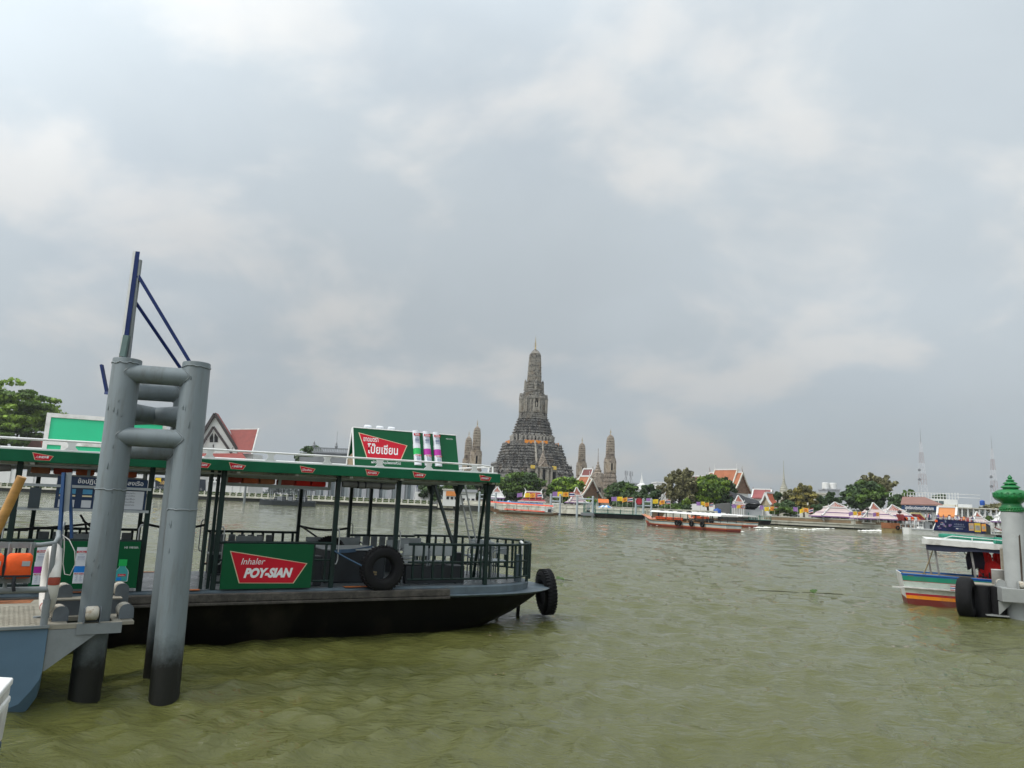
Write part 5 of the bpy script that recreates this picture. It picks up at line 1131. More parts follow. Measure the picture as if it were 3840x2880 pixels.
# ------------------------------------------------------------------ vegetation
def leafmat(name, col, isl=.45, trans=.25): return mat(name, col, .55, .35, .35, island=isl, trans=trans, spec=.3)
g_mid = leafmat('leaf_mid',(.105,.175,.035)); g_dark = leafmat('leaf_dark',(.070,.115,.045)); g_lime = leafmat('leaf_lime',(.19,.29,.03)); g_olive = leafmat('leaf_olive',(.19,.18,.085)); g_yel = leafmat('leaf_yellow',(.30,.26,.07)); g_rain = leafmat('leaf_rain',(.22,.33,.05))
m_bark = mat('bark',(.075,.06,.045),.9,.3,1)
def foliage(center, rad3, n_cl, per, leaf, seed, gap=.0, flat=.55, shell=.55, low=-.75):
    """leaf quads gathered in clumps through the crown's volume"""
    rg = np.random.default_rng(seed); c = np.array(center); R3 = np.array(rad3)
    d = rg.normal(size=(n_cl*3,3)); d /= np.linalg.norm(d,axis=1)[:,None]; d = d[d[:,2]>low][:n_cl]
    rr = shell+(1-shell)*rg.random(len(d))**.5; cl = d*rr[:,None]*(1+.14*rg.normal(size=len(d)))[:,None]
    cr = (.22+.16*rg.random(len(d)))*(1-gap)
    V = []; 
    for q, s_ in zip(cl, cr):
        e = rg.normal(size=(per,3)); e /= np.linalg.norm(e,axis=1)[:,None]; r_ = s_*(.45+.6*rg.random(per)**.6); p = q+e*r_[:,None]*np.array([1,1,flat]); V.append(np.concatenate([p,e],1))
    A = np.concatenate(V); P = c+A[:,:3]*R3; N_ = A[:,3:]+rg.normal(size=(len(A),3))*.7+np.array([0,0,.45]); N_ /= np.linalg.norm(N_,axis=1)[:,None]
    t = np.cross(N_, rg.normal(size=N_.shape)); t /= np.linalg.norm(t,axis=1)[:,None]; b = np.cross(N_,t); sz = leaf*(.6+.8*rg.random(len(A)))[:,None]
    q = np.stack([P-t*sz-b*sz*.55, P+t*sz*.2-b*sz*.8, P+t*sz+b*sz*.45, P-t*sz*.3+b*sz*.8],1).reshape(-1,3)
    n = len(A); me = bpy.data.meshes.new('foliage'); me.vertices.add(n*4); me.vertices.foreach_set('co', q.astype(np.float32).ravel())
    me.loops.add(n*4); me.loops.foreach_set('vertex_index', np.arange(n*4,dtype=np.int32)); me.polygons.add(n); me.polygons.foreach_set('loop_start', (np.arange(n)*4).astype(np.int32)); me.polygons.foreach_set('loop_total', np.full(n,4,np.int32)); me.update(calc_edges=True)
    return me, c+cl*R3
def tree(label, px0, px1, pt, pb, Y, m, n_cl=60, per=70, leaf=.42, seed=1, gap=0., trunk=True, shell=.55, flat=.6, pbase=None, name='tree', cat='tree', group='trees on the far bank', dep=.8, m2=None, low=-.75):
    x0,x1,z0,z1 = span(px0,px1,pt,pb,Y); rx = (x1-x0)/2/1.12; rz = (z1-z0)/2/1.08; base = Vector(((x0+x1)/2, Y, BKZ))
    o = thing(name,label,cat,base,0,group); c = ((0),(0),(z0+z1)/2-BKZ)
    me, cl = foliage(c,(rx,rx*dep,rz),n_cl,per,leaf,seed,gap,flat,shell,low)
    me.materials.append(m); cr = ob('crown', me, o)
    if m2:
        me2,_ = foliage((c[0]+rx*.1,c[1]-rx*.15,c[2]+rz*.2),(rx*.92,rx*dep*.9,rz*.85),max(4,n_cl//2),per,leaf,seed+7,gap,flat,shell,low); me2.materials.append(m2); ob('crown', me2, o)
    if trunk:
        rg = random.Random(seed); mbt = MB(); h0 = max(.5,(z0-BKZ)*.6+rz*.3); r0 = .035*(z1-BKZ)+.05
        mbt.tube([(0,0,-.2),(.05*h0,0,h0*.5),(0,.02,h0)],[r0,r0*.8,r0*.65],8)
        for k in range(min(9,len(cl))):
            p = cl[rg.randrange(len(cl))]; mid = Vector((p[0]*.45,p[1]*.45,h0+(p[2]-h0)*.45)); mbt.tube([(0,0,h0*.92),mid,Vector(p)*.92+Vector((0,0,h0*.05))],[r0*.55,r0*.3,r0*.1],5)
        mbt.build('trunk', m_bark, o)
    return o
# ------------------------------------------------------------------ far left: navy quay
m_qwhite = mat('quay_white',(.58,.56,.48),.8,.15,.4,dirt=(.30,.27,.20),dirt_amt=.4,dirt_scale=.5)
m_hedge = leafmat('hedge_leaf',(.08,.12,.03),.4,.1)
xL, xR = W(-160,1850,239).x, W(1640,1900,239).x
q1 = thing('river_wall','long dark river wall with white coping beyond the ferry','wall',(0,238,0))
MB().bx(xL-40,xR,-.1,.25,-1,1.05).build('wall', mat('quay_dark',(.018,.02,.016)), q1); MB().bx(xL-40,xR,-.45,.6,1.05,1.62).build('coping', m_qwhite, q1, None, .05)
cf = thing('chain_fence','white posts with hanging chains on the river wall','fence',(0,237.9,1.62))
post_me = MB().bx(-.16,.16,-.16,.16,0,1.05).bx(-.22,.22,-.22,.22,0,.18).lathe([(.2,1.05),(.12,1.2),(0,1.3)],(0,0,0),6).mesh('post', m_qwhite)
step = 2.02; n_ = int((xR-xL)/step)
ch_me = MB().tube([(step*i/8,0,.95-.55*4*(i/8)*(1-i/8)) for i in range(9)],.045,5).mesh('chain', m_qwhite)
hd = thing('hedge','low clipped green hedge growing behind the white chain fence','hedge',(0,238.6,1.62),0)
hg = np.random.default_rng(5)
hb = MB().bx(-step*.40,step*.40,-.45,.45,0,.95).mesh('hedge_block', m_hedge)
def leafskin(x0,x1,y0,y1,z0,z1,n,leaf,seed):
    rg = np.random.default_rng(seed); P = np.stack([rg.uniform(x0,x1,n),rg.choice([y0,y1,y0],n)+rg.normal(size=n)*.06,rg.uniform(z0,z1,n)],1); top = rg.random(n)<.35; P[top,1] = rg.uniform(y0,y1,top.sum()); P[top,2] = z1+rg.normal(size=top.sum())*.05
    mbx = MB()
    for p in P: a = Vector(rg.normal(size=3)).normalized(); b = a.orthogonal().normalized()*leaf; c = a.cross(b).normalized()*leaf; p = Vector(p); mbx.add([p-b-c,p+b-c*.6,p+b+c,p-b*.6+c],[(0,1,2,3)])
    return mbx
hl = leafskin(-step*.40,step*.40,-.45,.45,.1,.95,60,.12,3).mesh('hedge_leaves', m_hedge)
for i in range(n_):
    x = xL+step*i; ob('post', post_me, cf, 0, (x,0,0)); ob('chain', ch_me, cf, 0, (x,0,0))
    h = ob('hedge_block', hb, hd, 0, (x+step/2,0,0)); ob('hedge_leaves', hl, h)
# buildings -------------------------------------------------------------
m_bwhite = mat('render_white',(.66,.66,.64),.8,.08,.3,dirt=(.42,.40,.36),dirt_amt=.25,dirt_scale=.3)
m_roofred = mat('roof_red',(.23,.045,.035),.7,.12,.6); m_trim = mat('bargeboard_dark',(.035,.025,.025),.6,.2); m_bgrey = mat('concrete_grey',(.21,.22,.23),.8,.12,.3); m_bgrey_l = mat('column_grey',(.33,.34,.36),.8,.1,.3)
m_glass = glass_mat('pane_glass',(.10,.13,.14),.12); m_pane_l = mat('curtained_pane',(.30,.33,.34),.35,.15,.2)
def P3(px,py,Y,o): return W(px,py,Y)-Vector(o.location)
gh = thing('gabled_hall','white gabled hall with dark bargeboards and red tiled roof behind the steel piles','building',(W(830,1700,262).x,262,BKZ))
Yg = 262
def q(px,py,dy=0): v = P3(px,py,Yg,gh); v.y += dy; return v
ap, el, er = (808,1552), (702,1722), (914,1722)
MB().prism([q(*ap),q(*el),q(706,1850),q(910,1850),q(*er)],(0,3,0)).build('wall', m_bwhite, gh)
for a,b in ((ap,el),(ap,er)): MB().bar(q(*a,-.6),q(*b,-.6),.9,.75,0,(0,1,0)).build('bargeboard', m_trim, gh)
for a,b in ((ap,el),(ap,er)): v0,v1 = q(*a),q(*b); MB().prism([v0+Vector((0,-.4,.25)),v1+Vector((0,-.4,.25)),v1+Vector((0,2.6,.1)),v0+Vector((0,2.6,.1))],(0,0,.2)).build('roof', m_roofred, gh)
for a,b in (((805,1602),(742,1700)),((805,1602),(872,1700))): MB().bar(q(*a,-1.1),q(*b,-1.1),.7,.6,0,(0,1,0)).build('bargeboard', m_trim, gh)
MB().prism([q(870,1700,-1.1),q(878,1676,-1.1),q(872,1690,-1.1),q(864,1694,-1.1)],(0,.4,0)).build('naga_finial', m_trim, gh)
for p0,p1 in ((787,800),(804,817)): MB().prism([q(p0,1658,-.15),q(p1,1658,-.15),q(p1,1640,-.15),q((p0+p1)/2+(4 if p0<800 else -4),1624,-.15),q(p0,1640,-.15)],(0,.1,0)).build('window', m_hole, gh)
MB().prism([q(800,1680,-.15),q(798,1672,-.15),q(800,1664,-.15),q(803,1674,-.15)],(0,.1,0)).build('crest', m_trim, gh)
# right wing: tiled slope with white verge
MB().prism([q(846,1608,4),q(951,1606,4),q(948,1702,-2),q(900,1702,-2)],(0,.6,.2)).build('roof', m_roofred, gh); MB().prism([q(952,1604,4),q(957,1604,4),q(953,1704,-2),q(949,1704,-2)],(0,.6,.3)).build('verge', m_bwhite, gh); MB().prism([q(846,1604,4),q(952,1602,4),q(952,1606,4),q(846,1608,4)],(0,.6,.1)).build('ridge', m_bwhite, gh)
MB().prism([q(700,1704,-3),q(918,1704,-3),q(944,1726,-6),q(690,1724,-6)],(0,.5,.2)).build('porch_roof', m_roofred, gh); MB().prism([q(905,1702,0),q(950,1702,0),q(950,1850,0),q(905,1850,0)],(0,10,0)).build('wall', m_bwhite, gh)
# white arcaded wall
aw = thing('arcaded_wall','white wall with a row of arched merlons on the far left bank','wall',(0,247,BKZ))
x0,x1,z0,z1 = span(-60,566,1772,1830,247); MB().bx(x0,x1,0,.8,-.2,z1-BKZ).build('wall', m_bwhite, aw)
ar = MB(); 
ar.prism([(-.5,0,0),(.5,0,0),(.5,0,1.0)]+[(.5*math.cos(t),0,1.0+.55*math.sin(t)) for t in np.linspace(.2,PI-.2,7)]+[(-.5,0,1.0)],(0,.5,0)); arm = ar.mesh('merlon', m_bwhite)
hol = MB().prism([(-.28,0,.2),(.28,0,.2),(.28,0,.8)]+[(.28*math.cos(t),0,.8+.3*math.sin(t)) for t in np.linspace(.2,PI-.2,6)]+[(-.28,0,.8)],(0,.1,0)).mesh('arch_recess', m_bgrey_l)
i = 0; x = x0+.6
while x < x1-.5:
    if (i//5) % 3 != 2: m_ = ob('merlon', arm, aw, 0, (x,.1,z1-BKZ)); ob('arch_recess', hol, m_, 0, (0,-.06,0))
    x += 1.06; i += 1
for k in range(0,44,6): MB().bx(x0+k*1.3,x0+k*1.3+.7,-.25,0,-.2,z1-BKZ+1.9).build('pier', m_bwhite, aw)
# dark name board of the dockyard
nb2 = thing('name_board','dark navy name board with gilt lettering seen between the steel piles','sign',(W(676,1812,240).x,240,BKZ))
a,b,c_,d = P3(582,1790,240,nb2),P3(770,1798,240,nb2),P3(770,1845,240,nb2),P3(582,1838,240,nb2)
bdp = MB().prism([d,c_,b,a],(0,.4,0)).build('board', mat('dark_granite',(.008,.014,.026),.3,.2,.5), nb2)
m_gilt = mat('gilt_letters',(.60,.38,.13),.4,.05); m_silver = mat('silver_letters',(.34,.34,.33),.4,.05)
tilt = math.atan2(b.z-a.z,b.x-a.x)
lettering('กองบ', 2.9, 1.15, m_gilt, nb2, P3(617,1810,240,nb2)+Vector((0,-.03,0)), (PI/2,0,0), bold=.03); lettering('ROYAL T', 3.9, .72, m_silver, nb2, P3(611,1828,240,nb2)+Vector((0,-.03,0)), (PI/2,0,0)); lettering('G', .6, .72, m_silver, nb2, P3(754,1834,240,nb2)+Vector((0,-.03,0)), (PI/2,0,0))
yc = thing('yellow_cloth','small yellow cloth draped on the corner of the dark name board','cloth',W(595,1792,239.7))
MB().loft([[Vector((x,0,0)),Vector((x,.1,0)),Vector((x,.1,-1.0-.3*math.sin(x*2))),Vector((x,0,-1.0-.3*math.sin(x*2)))] for x in (-1,-.4,.2,.8)]).build('drape', mat('bright_yellow',(.78,.52,.01),.7,.08), yc)
# white hall with round holes
wr = thing('pierced_wall','white building with a row of round holes behind the grey barge','building',(W(860,1810,246).x,246,BKZ))
x0,x1,z0,z1 = span(778,930,1792,1850,246); ox = wr.location.x
MB().bx(x0-ox,x1-ox,0,6,-.2,z1-BKZ).build('wall', m_bwhite, wr)
for k in range(13): MB().cyl((x0-ox+.7+1.0*k,-.03,z1-BKZ-.9),(x0-ox+.7+1.0*k,.05,z1-BKZ-.9),.3,None,10).build('round_hole', m_hole, wr)
for k in range(5): MB().bx(x0-ox+2.6*k,x0-ox+2.6*k+.35,-.2,0,-.2,z1-BKZ-1.6).build('pilaster', m_bwhite, wr)
MB().bx(x0-ox-.3,x1-ox+.3,-.4,0,z1-BKZ-1.75,z1-BKZ-1.45).build('string_course', m_bwhite, wr)
# grey columned building
cb = thing('columned_building','long grey building with pale columns, glazed bays and roof balustrade behind the ferry','building',(W(1330,1800,252).x,252,BKZ))
ox = cb.location.x; x0,x1,z0,z1 = span(1130,1560,1722,1868,252); x0 -= ox; x1 -= ox; h = z1-BKZ
MB().bx(x0,x1,.8,16,-.2,h).build('wall', m_bgrey, cb); nb_ = 9; bw = (x1-x0)/nb_
for k in range(nb_+1): MB().bx(x0+bw*k-.75,x0+bw*k+.75,-.3,.8,-.2,h-2).build('column', m_bgrey_l, cb)
MB().bx(x0-1,x1+1,-.9,1.2,h-2,h).build('entablature', m_bgrey, cb)
for k in range(nb_):
    w_ = bw-1.5; w3 = w_/3
    for j in range(3): MB().bx(x0+bw*k+.75+w3*j+.08,x0+bw*k+.75+w3*(j+1)-.08,.6,.78,1.2,h-4.6).build('pane', m_pane_l if (k+j)%3 else m_glass, cb)
    MB().bx(x0+bw*k+.75,x0+bw*k+bw-.75,.55,.79,h-4.5,h-2.1).build('transom_panel', m_glass, cb)
    for j in range(6): MB().bx(x0+bw*k+.9+w_/6*j,x0+bw*k+.9+w_/6*j+.25,-.1,.1,-.2,1.1).build('baluster', m_bwhite, cb)
# upper pavilion with balustrade at the left end of its roof
x2,x3,z2,z3 = span(1178,1345,1702,1730,258); x2 -= ox; x3 -= ox
MB().bx(x2,x3,5,14,h,z3-BKZ).build('upper_storey', m_bgrey, cb); MB().bx(x2-.6,x3+.6,4.4,14.5,z3-BKZ,z3-BKZ+.5).build('cornice', m_bgrey, cb)
for k in range(26): MB().bx(x2+(x3-x2)*k/26,x2+(x3-x2)*k/26+.35,4.5,4.8,z3-BKZ+.5,z3-BKZ+1.6).build('baluster', m_bgrey_l, cb)
MB().bx(x2-.4,x3+.4,4.4,4.9,z3-BKZ+1.6,z3-BKZ+1.9).build('parapet_rail', m_bgrey, cb)
for k in (0,.5,1): MB().lathe([(.4,0),(.6,.6),(.3,1.1),(.35,1.5),(0,2.2)],(x2+(x3-x2)*k,4.6,z3-BKZ+1.9),8).build('urn', m_bgrey, cb)
MB().cyl((x2+(x3-x2)*.45,8,z3-BKZ),(x2+(x3-x2)*.45,8,z3-BKZ+8),.12,.05,6).build('mast', m_bgrey_l, cb)
x4,x5,z4,z5 = span(1555,1640,1845,1890,246); MB().bx(x4-ox,x5-ox,-5.5,2,-.2,z5-BKZ).build('annex', m_bwhite, cb)
# the grey workboat in front of it
gm = mat('navy_grey',(.085,.10,.115),.5,.15,.5); gmd = mat('navy_grey_dark',(.030,.036,.042),.6,.2,.5)
A_, B_ = G(936,1893,0), G(1205,1900,0); A_.y = 184; B_.y = 186
wb = thing('workboat','dark grey flat roofed workboat moored along the far river wall','boat',A_,math.atan2(B_.y-A_.y,B_.x-A_.x)); Lw = (B_-A_).length
MB().loft([[Vector((x,y,z)) for y,z in ((-w,-.3),(w,-.3),(w+.2,t),(-w-.2,t))] for x,w,t in ((-1.2,.4,1.5),(0,1.2,1.2),(2,1.7,1.0),(Lw-3,1.7,.95),(Lw,1.3,1.1))]).build('hull', gmd, wb)
MB().loft([[Vector((x,y,z)) for y,z in ((-w,1.0+t),(w,1.0+t),(w,1.14+t),(-w,1.14+t))] for x,w,t in ((-1.2,.7,.4),(0,1.5,.12),(Lw,1.5,.08))]).build('deck', gm, wb)
MB().prism([(.8,-2,4.35),(Lw-.6,-2,3.85),(Lw-.6,2,3.85),(.8,2,4.35)],(0,0,.55)).build('roof', gm, wb)
for k in range(8):
    x = 1.4+k*(Lw-2.6)/7
    for y in (-1.6,1.6): MB().bar((x,y,1.1),(x,y,4.0),.14,.14).build('post', gm if k%2 else m_bgrey_l, wb)
for z in (1.6,2.1): MB().bar((1.2,-1.65,z),(Lw-1,-1.65,z),.08,.08).build('rail', m_bgrey_l, wb)
MB().bx(Lw*.64,Lw*.80,-1.4,1.4,1.1,3.8).build('cabin', gm, wb)
for k in range(5): MB().bx(2.2+k*1.7,3.2+k*1.7,-.9,.9,1.1,1.1+.8+.35*(k%3)).build('gear', gmd, wb)
for k in range(3): MB().bx(3.0+k*2.6,3.9+k*2.6,-1.2,-.8,1.15,2.2).build('fitting', m_bgrey_l, wb)
# timber and steel piles standing in the water
def free_pile(px,pt,pb,Y,label,m=m_pipe,r=.28,group='mooring piles along the far quay'):
    p = W(px,pb,Y); o = thing('mooring_pile',label,'pile',(p.x,Y,0),0,group); zt = W(px,pt,Y).z
    MB().lathe([(r,-2),(r,zt-.05),(r*.9,zt)],(0,0,0),10).build('shaft', m, o); MB().lathe([(r*1.08,zt),(r*1.08,zt+.12),(0,zt+.2)],(0,0,0),10).build('cap', m, o)
free_pile(915,1812,1890,186,'steel mooring pile at the left end of the grey workboat')
# office with orange billboard, white river wall and its trees
ofc = thing('pier_office','white pier office with orange billboard on its side, right of the flag','building',(W(1700,1880,236).x,236,BKZ)); ox = ofc.location.x
x0,x1,z0,z1 = span(1660,1725,1838,1908,236); MB().bx(x0-ox,x1-ox,0,4,-.5,z1-BKZ).build('wall', m_bwhite, ofc); MB().bx(x0-ox-.3,x1-ox+.3,-.3,4.3,z1-BKZ,z1-BKZ+.35).build('roof', m_qwhite, ofc)
xb0,xb1,zb0,zb1 = span(1673,1710,1842,1860,235.8); MB().bx(xb0-ox,xb1-ox,-.25,-.02,zb0-BKZ,zb1-BKZ).build('billboard', mat('orange_board',(.62,.22,.05),.6,.1,.5), ofc)
for p_ in (1674,1690,1705): xq = W(p_,1868,236).x-ox; MB().bx(xq,xq+.8,-.1,0,1.6,2.4).build('window', m_hole, ofc)
x0,x1,z0,z1 = span(1725,1782,1846,1905,236); MB().bx(x0-ox+.02,x1-ox,.5,4,-.2,z1-BKZ).build('wall', m_bwhite, ofc); MB().bx(x0-ox,x1-ox+.5,0,4.2,z1-BKZ,z1-BKZ+.9).build('canopy', m_bgrey_l, ofc)
for k in range(3): MB().bx(x0-ox+.6+1.5*k,x0-ox+1.5+1.5*k,.4,.5,1.2,2.1).build('window', m_hole, ofc)
def wall_run(label, pts, top, bot, nm='quay_wall', m=m_qwhite, rails=True, dz=0):
    """pts: plan line of the quay"""
    o = thing(nm,label,'wall',(pts[0][0],pts[0][1],0)); ox,oy = pts[0]
    for (xa,ya),(xb,yb) in zip(pts,pts[1:]):
        L_ = math.hypot(xb-xa,yb-ya); a = math.atan2(yb-ya,xb-xa)
        def pc_(x0,x1,y0,y1,z0,z1,m_,n): ob(n, MB().bx(x0,x1,y0,y1,z0,z1).mesh(n,m_), o, .03, (xa-ox,ya-oy,0), (0,0,a))
        pc_(0,L_,-.25,.3,bot,top-.9,m,'wall'); pc_(0,L_,-.4,.35,top-.9,top-.7,m,'ledge'); pc_(0,L_,-.2,.1,top-.7,top-.06,m,'parapet'); pc_(0,L_,-.3,.2,top-.06,top+.12,m,'coping')
        k = 0
        while k*3.2 < L_: pc_(k*3.2,min(L_,k*3.2+.5),-.34,-.2,bot+.1,top-.1,m,'pilaster'); k += 1
    return o
xa, xb = W(1728,1900,238).x, W(2120,1915,222).x
wall_run('white masonry river wall below the temple trees', [(xR+.3,237.4),(xa,237.2),(W(2040,1910,224).x,224.5),(W(2205,1915,216).x,bankY(W(2205,1915,216).x)-.6)], 3.1, .55)
tree('dark tree behind the grey building annex, right of the flag', 1572,1668,1795,1880,246,g_dark,40,60,.5,3,dep=.7)
tree('small tree left of the grey roof balustrade', 1098,1215,1672,1745,275,g_dark,40,60,.55,4,trunk=False)
tree('green tree behind the pier office', 1655,1752,1790,1868,250,g_mid,50,60,.5,5); tree('dark green tree under the ferry roof corner', 1735,1850,1785,1880,248,g_dark,55,60,.5,6)
tree('spreading rain tree above the ferry roof at the left picture edge', -130,232,1450,1690,258,g_rain,105,80,.60,7,gap=.30,shell=.66,flat=.42,m2=g_mid,low=-.30)
tree('low green tree under the rain tree at the left picture edge', -40,150,1598,1680,252,g_mid,50,70,.55,8,trunk=False)
hs = thing('small_house','small dark red roofed house under the rain tree','building',(W(135,1670,248).x,248,BKZ)); v = [W(p_,y_,248)-Vector(hs.location) for p_,y_ in ((95,1682),(120,1652),(176,1656),(176,1684))]
MB().prism([v[0],v[1],v[2],v[3]],(0,6,.0)).build('roof', mat('old_roof',(.09,.04,.035),.8,.3,.5), hs); MB().prism([W(150,1650,247.9)-Vector(hs.location),W(176,1656,247.9)-Vector(hs.location),W(176,1684,247.9)-Vector(hs.location),W(160,1684,247.9)-Vector(hs.location)],(0,.2,0)).build('gable', m_roofred, hs); x0,x1,z0,z1 = span(100,174,1684,1850,248); MB().bx(x0-hs.location.x,x1-hs.location.x,.5,5.5,-.2,z1-BKZ).build('wall', m_bgrey, hs)
fpole = thing('flag_on_pole','white flagpole with limp flag in front of the columned building','flag',(W(1549,1880,241).x,241,BKZ))
MB().cyl((0,0,0),(1.2,0,9),.1,.05,6).build('pole', m_white, fpole); MB().loft([[Vector((.9+.1*math.sin(k),-.05,7.6-k*.5)),Vector((1.8-.15*k,-.05,7.5-k*.5)),Vector((1.8-.15*k,.05,7.5-k*.5)),Vector((.9+.1*math.sin(k),.05,7.6-k*.5))] for k in range(7)]).build('cloth', mat('flag_navy',(.03,.04,.12),.8,.3,2), fpole)
# ------------------------------------------------------------------ temple riverside
m_tile = mat('roof_orange',(.33,.105,.04),.6,.15,.5,dirt=(.22,.075,.03),dirt_amt=.3,dirt_scale=.4); m_tile_g = mat('roof_border_green',(.10,.10,.09),.6,.2,.5); m_gable = mat('gable_carved',(.17,.10,.06),.7,.35,1.2); m_tilered = mat('roof_crimson',(.27,.03,.035),.6,.1,.6); m_pink = mat('roof_pale_pink',(.54,.44,.42),.7,.06,.4); m_pur = mat('eave_purple',(.20,.10,.26),.7,.1)
def chofa(mbx, p, h): mbx.tube([p, p+Vector((0,0,h*.35)), p+Vector((-.12*h,0,h*.7)), p+Vector((.05*h,0,h))],[.16,.12,.08,.02],5)
def viharn(name,label,px0,px1,apex,eave,foot,Y,depth,ang,m_roof,m_g=m_gable,group=None,wall=True,tiers_=2,cat='building'):
    """Thai hall: gable towards the viewer; px0..px1 at the eaves, rows of apex, eave and foot"""
    x0,x1,_,_ = span(px0,px1,apex,eave,Y); pm = (px0+px1)/2; za,ze,zf = W(pm,apex,Y).z-BKZ, W(pm,eave,Y).z-BKZ, 0
    o = thing(name,label,cat,((x0+x1)/2,Y,BKZ),ang,group); w = (x1-x0)/2
    if wall: MB().bx(-w*.78,w*.78,.6,depth-.6,-.2,ze+.1).build('wall', m_bwhite, o)
    for k in range(tiers_):
        d0, d1 = depth*.10*k*1.6, depth-depth*.10*k*1.6; up = (za-ze)*.13*k; ww = w*(1-.13*k) if k else w; zz = ze+up*.8
        prof = [(0,za+up-(za-ze)*.13*(tiers_-1)),(ww*.5,(za-ze)*.42+zz-(za-ze)*.05),(ww,zz)]
        for s_ in (-1,1):
            V = []
            for (xa,zq) in prof: V += [Vector((s_*xa,d0,zq)),Vector((s_*xa,d1,zq))]
            for i in range(2):
                a,b,c_,d = V[2*i],V[2*i+1],V[2*i+3],V[2*i+2]; MB().prism([a,b,c_,d],(0,0,.35)).build('roof', m_roof, o)
            for yy in (d0-.25,d1): 
                mbx = MB(); mbx.bar(V[0]+Vector((0,yy-d0,.3)),Vector((V[2].x,yy,V[2].z+.3)),.5,.45,0,(0,1,0)); mbx.bar(Vector((V[2].x,yy,V[2].z+.3)),Vector((V[4].x,yy,V[4].z+.3)),.5,.45,0,(0,1,0)); mbx.build('bargeboard', m_bwhite if m_roof is not m_tile else m_qwhite, o)
        MB().prism([(0,d0+.3,prof[0][1]-.1),(-ww*.5,d0+.3,prof[1][1]-.1),(-ww*.92,d0+.3,prof[2][1]),(ww*.92,d0+.3,prof[2][1]),(ww*.5,d0+.3,prof[1][1]-.1)],(0,.3,0)).build('gable', m_g, o)
        MB().bar((0,d0,prof[0][1]+.45),(0,d1,prof[0][1]+.45),.5,.5).build('ridge', m_bwhite, o)
        for yy in (d0,d1): mbx = MB(); chofa(mbx,Vector((0,yy,prof[0][1]+.4)),(za-ze)*.28); mbx.build('chofa', m_bwhite if k else m_gable, o)
    return o
def hall(name,label,pg0,pg1,apex,eave,pfar,Y,m_roof,m_g=m_gable,ang=32,tiers_=2,wall=True,group=None):
    """gable between pg0 and pg1, its ridge running back to picture column pfar on one side"""
    a = rad(ang); pa = (pg0+pg1)/2; sgn = 1 if pfar < pa else -1; k = Y/FPX
    depth = abs(pfar-pa)*k/math.sin(a); hw_ = (pg1-pg0)/2/math.cos(a)*.92
    return viharn(name,label,pa-hw_,pa+hw_,apex,eave,1900,Y,depth,sgn*a,m_roof,m_g,group,wall,tiers_)
hall('temple_hall','orange roofed temple hall with white gable wall right of the great prang',2172,2266,1790,1868,2172,262,m_tile,ang=40)
hall('ordination_hall','large temple hall with orange tiered roof and brown carved gable behind the lime trees',2736,2832,1764,1850,2694,300,m_tile,ang=38)
hall('far_hall','maroon roofed hall peeping over the tree tops',2640,2700,1790,1850,2560,330,mat('roof_brown',(.14,.055,.045),.7,.2,.5),ang=60)
hall('side_hall','pink red roofed hall behind the orange gate',2872,2910,1840,1872,2836,285,mat('roof_rose',(.27,.07,.07),.7,.12,.5),ang=60,tiers_=1)
hall('gate_hall','small gate house with orange tiled roof and cream gable beside the flags',2856,2888,1852,1896,2908,228,mat('roof_orange2',(.40,.09,.035),.6,.12,.5),m_g=mat('gable_cream',(.42,.36,.24),.7,.3,1.5),ang=55,tiers_=1)
def sidehall(name,label,px0,px1,ridge,eave,foot,Y,m_roof,e0,e1,e2):
    """roof slope facing the river: ridge between px0 and px1, skirt roof below between e0 and e1, eave row e2"""
    x0,x1,ze,zr = span(px0,px1,ridge,eave,Y); o = thing(name,label,'building',((x0+x1)/2,Y,BKZ)); c_ = o.location.x; ze -= BKZ; zr -= BKZ; d = (zr-ze)*.75
    for s_ in (-1,1): MB().prism([(x0-c_+.5,0,zr),(x1-c_-.5,0,zr),(x1-c_,s_*d,ze),(x0-c_,s_*d,ze)],(0,0,.2)).build('roof', m_roof, o)
    MB().bar((x0-c_+.2,0,zr+.25),(x1-c_-.2,0,zr+.25),.35,.4).build('ridge', m_bwhite, o)
    for q_ in (x0-c_,x1-c_):
        t_ = .5 if q_<0 else -.5
        for s_ in (-1,1): MB().bar((q_+t_,0,zr+.3),(q_,s_*d,ze+.2),.4,.35).build('bargeboard', m_bwhite, o)
        MB().tube([(q_+t_,0,zr+.2),(q_+t_*.4,0,zr+1.0),(q_-t_*.4,0,zr+1.4)],[.18,.12,.03],5).build('chofa', m_bwhite, o)
    y0,y1,z2,_ = span(e0,e1,eave,e2,Y); z2 -= BKZ
    for s_ in (-1,1): MB().prism([(x0-c_-.3,s_*d*.9,ze-.25),(x1-c_+.3,s_*d*.9,ze-.25),(y1-c_,s_*(d+1.6),z2),(y0-c_,s_*(d+1.6),z2)],(0,0,.15)).build('skirt_roof', m_roof, o); MB().bar((y0-c_,s_*(d+1.6),z2),(y1-c_,s_*(d+1.6),z2),.3,.3).build('eave', m_bwhite, o)
    for k in range(6):
        for s_ in (-1,1): MB().bx(y0-c_+.4+(y1-y0-1.1)*k/5,y0-c_+.7+(y1-y0-1.1)*k/5,s_*(d+1.2)-.15,s_*(d+1.2)+.15,-.2,z2).build('column', m_bwhite, o)
    return o
sidehall('red_pavilion','crimson roofed landing pavilion with white edges behind the long boat',1966,2034,1847,1870,1905,232,m_tilered,1942,2046,1881)
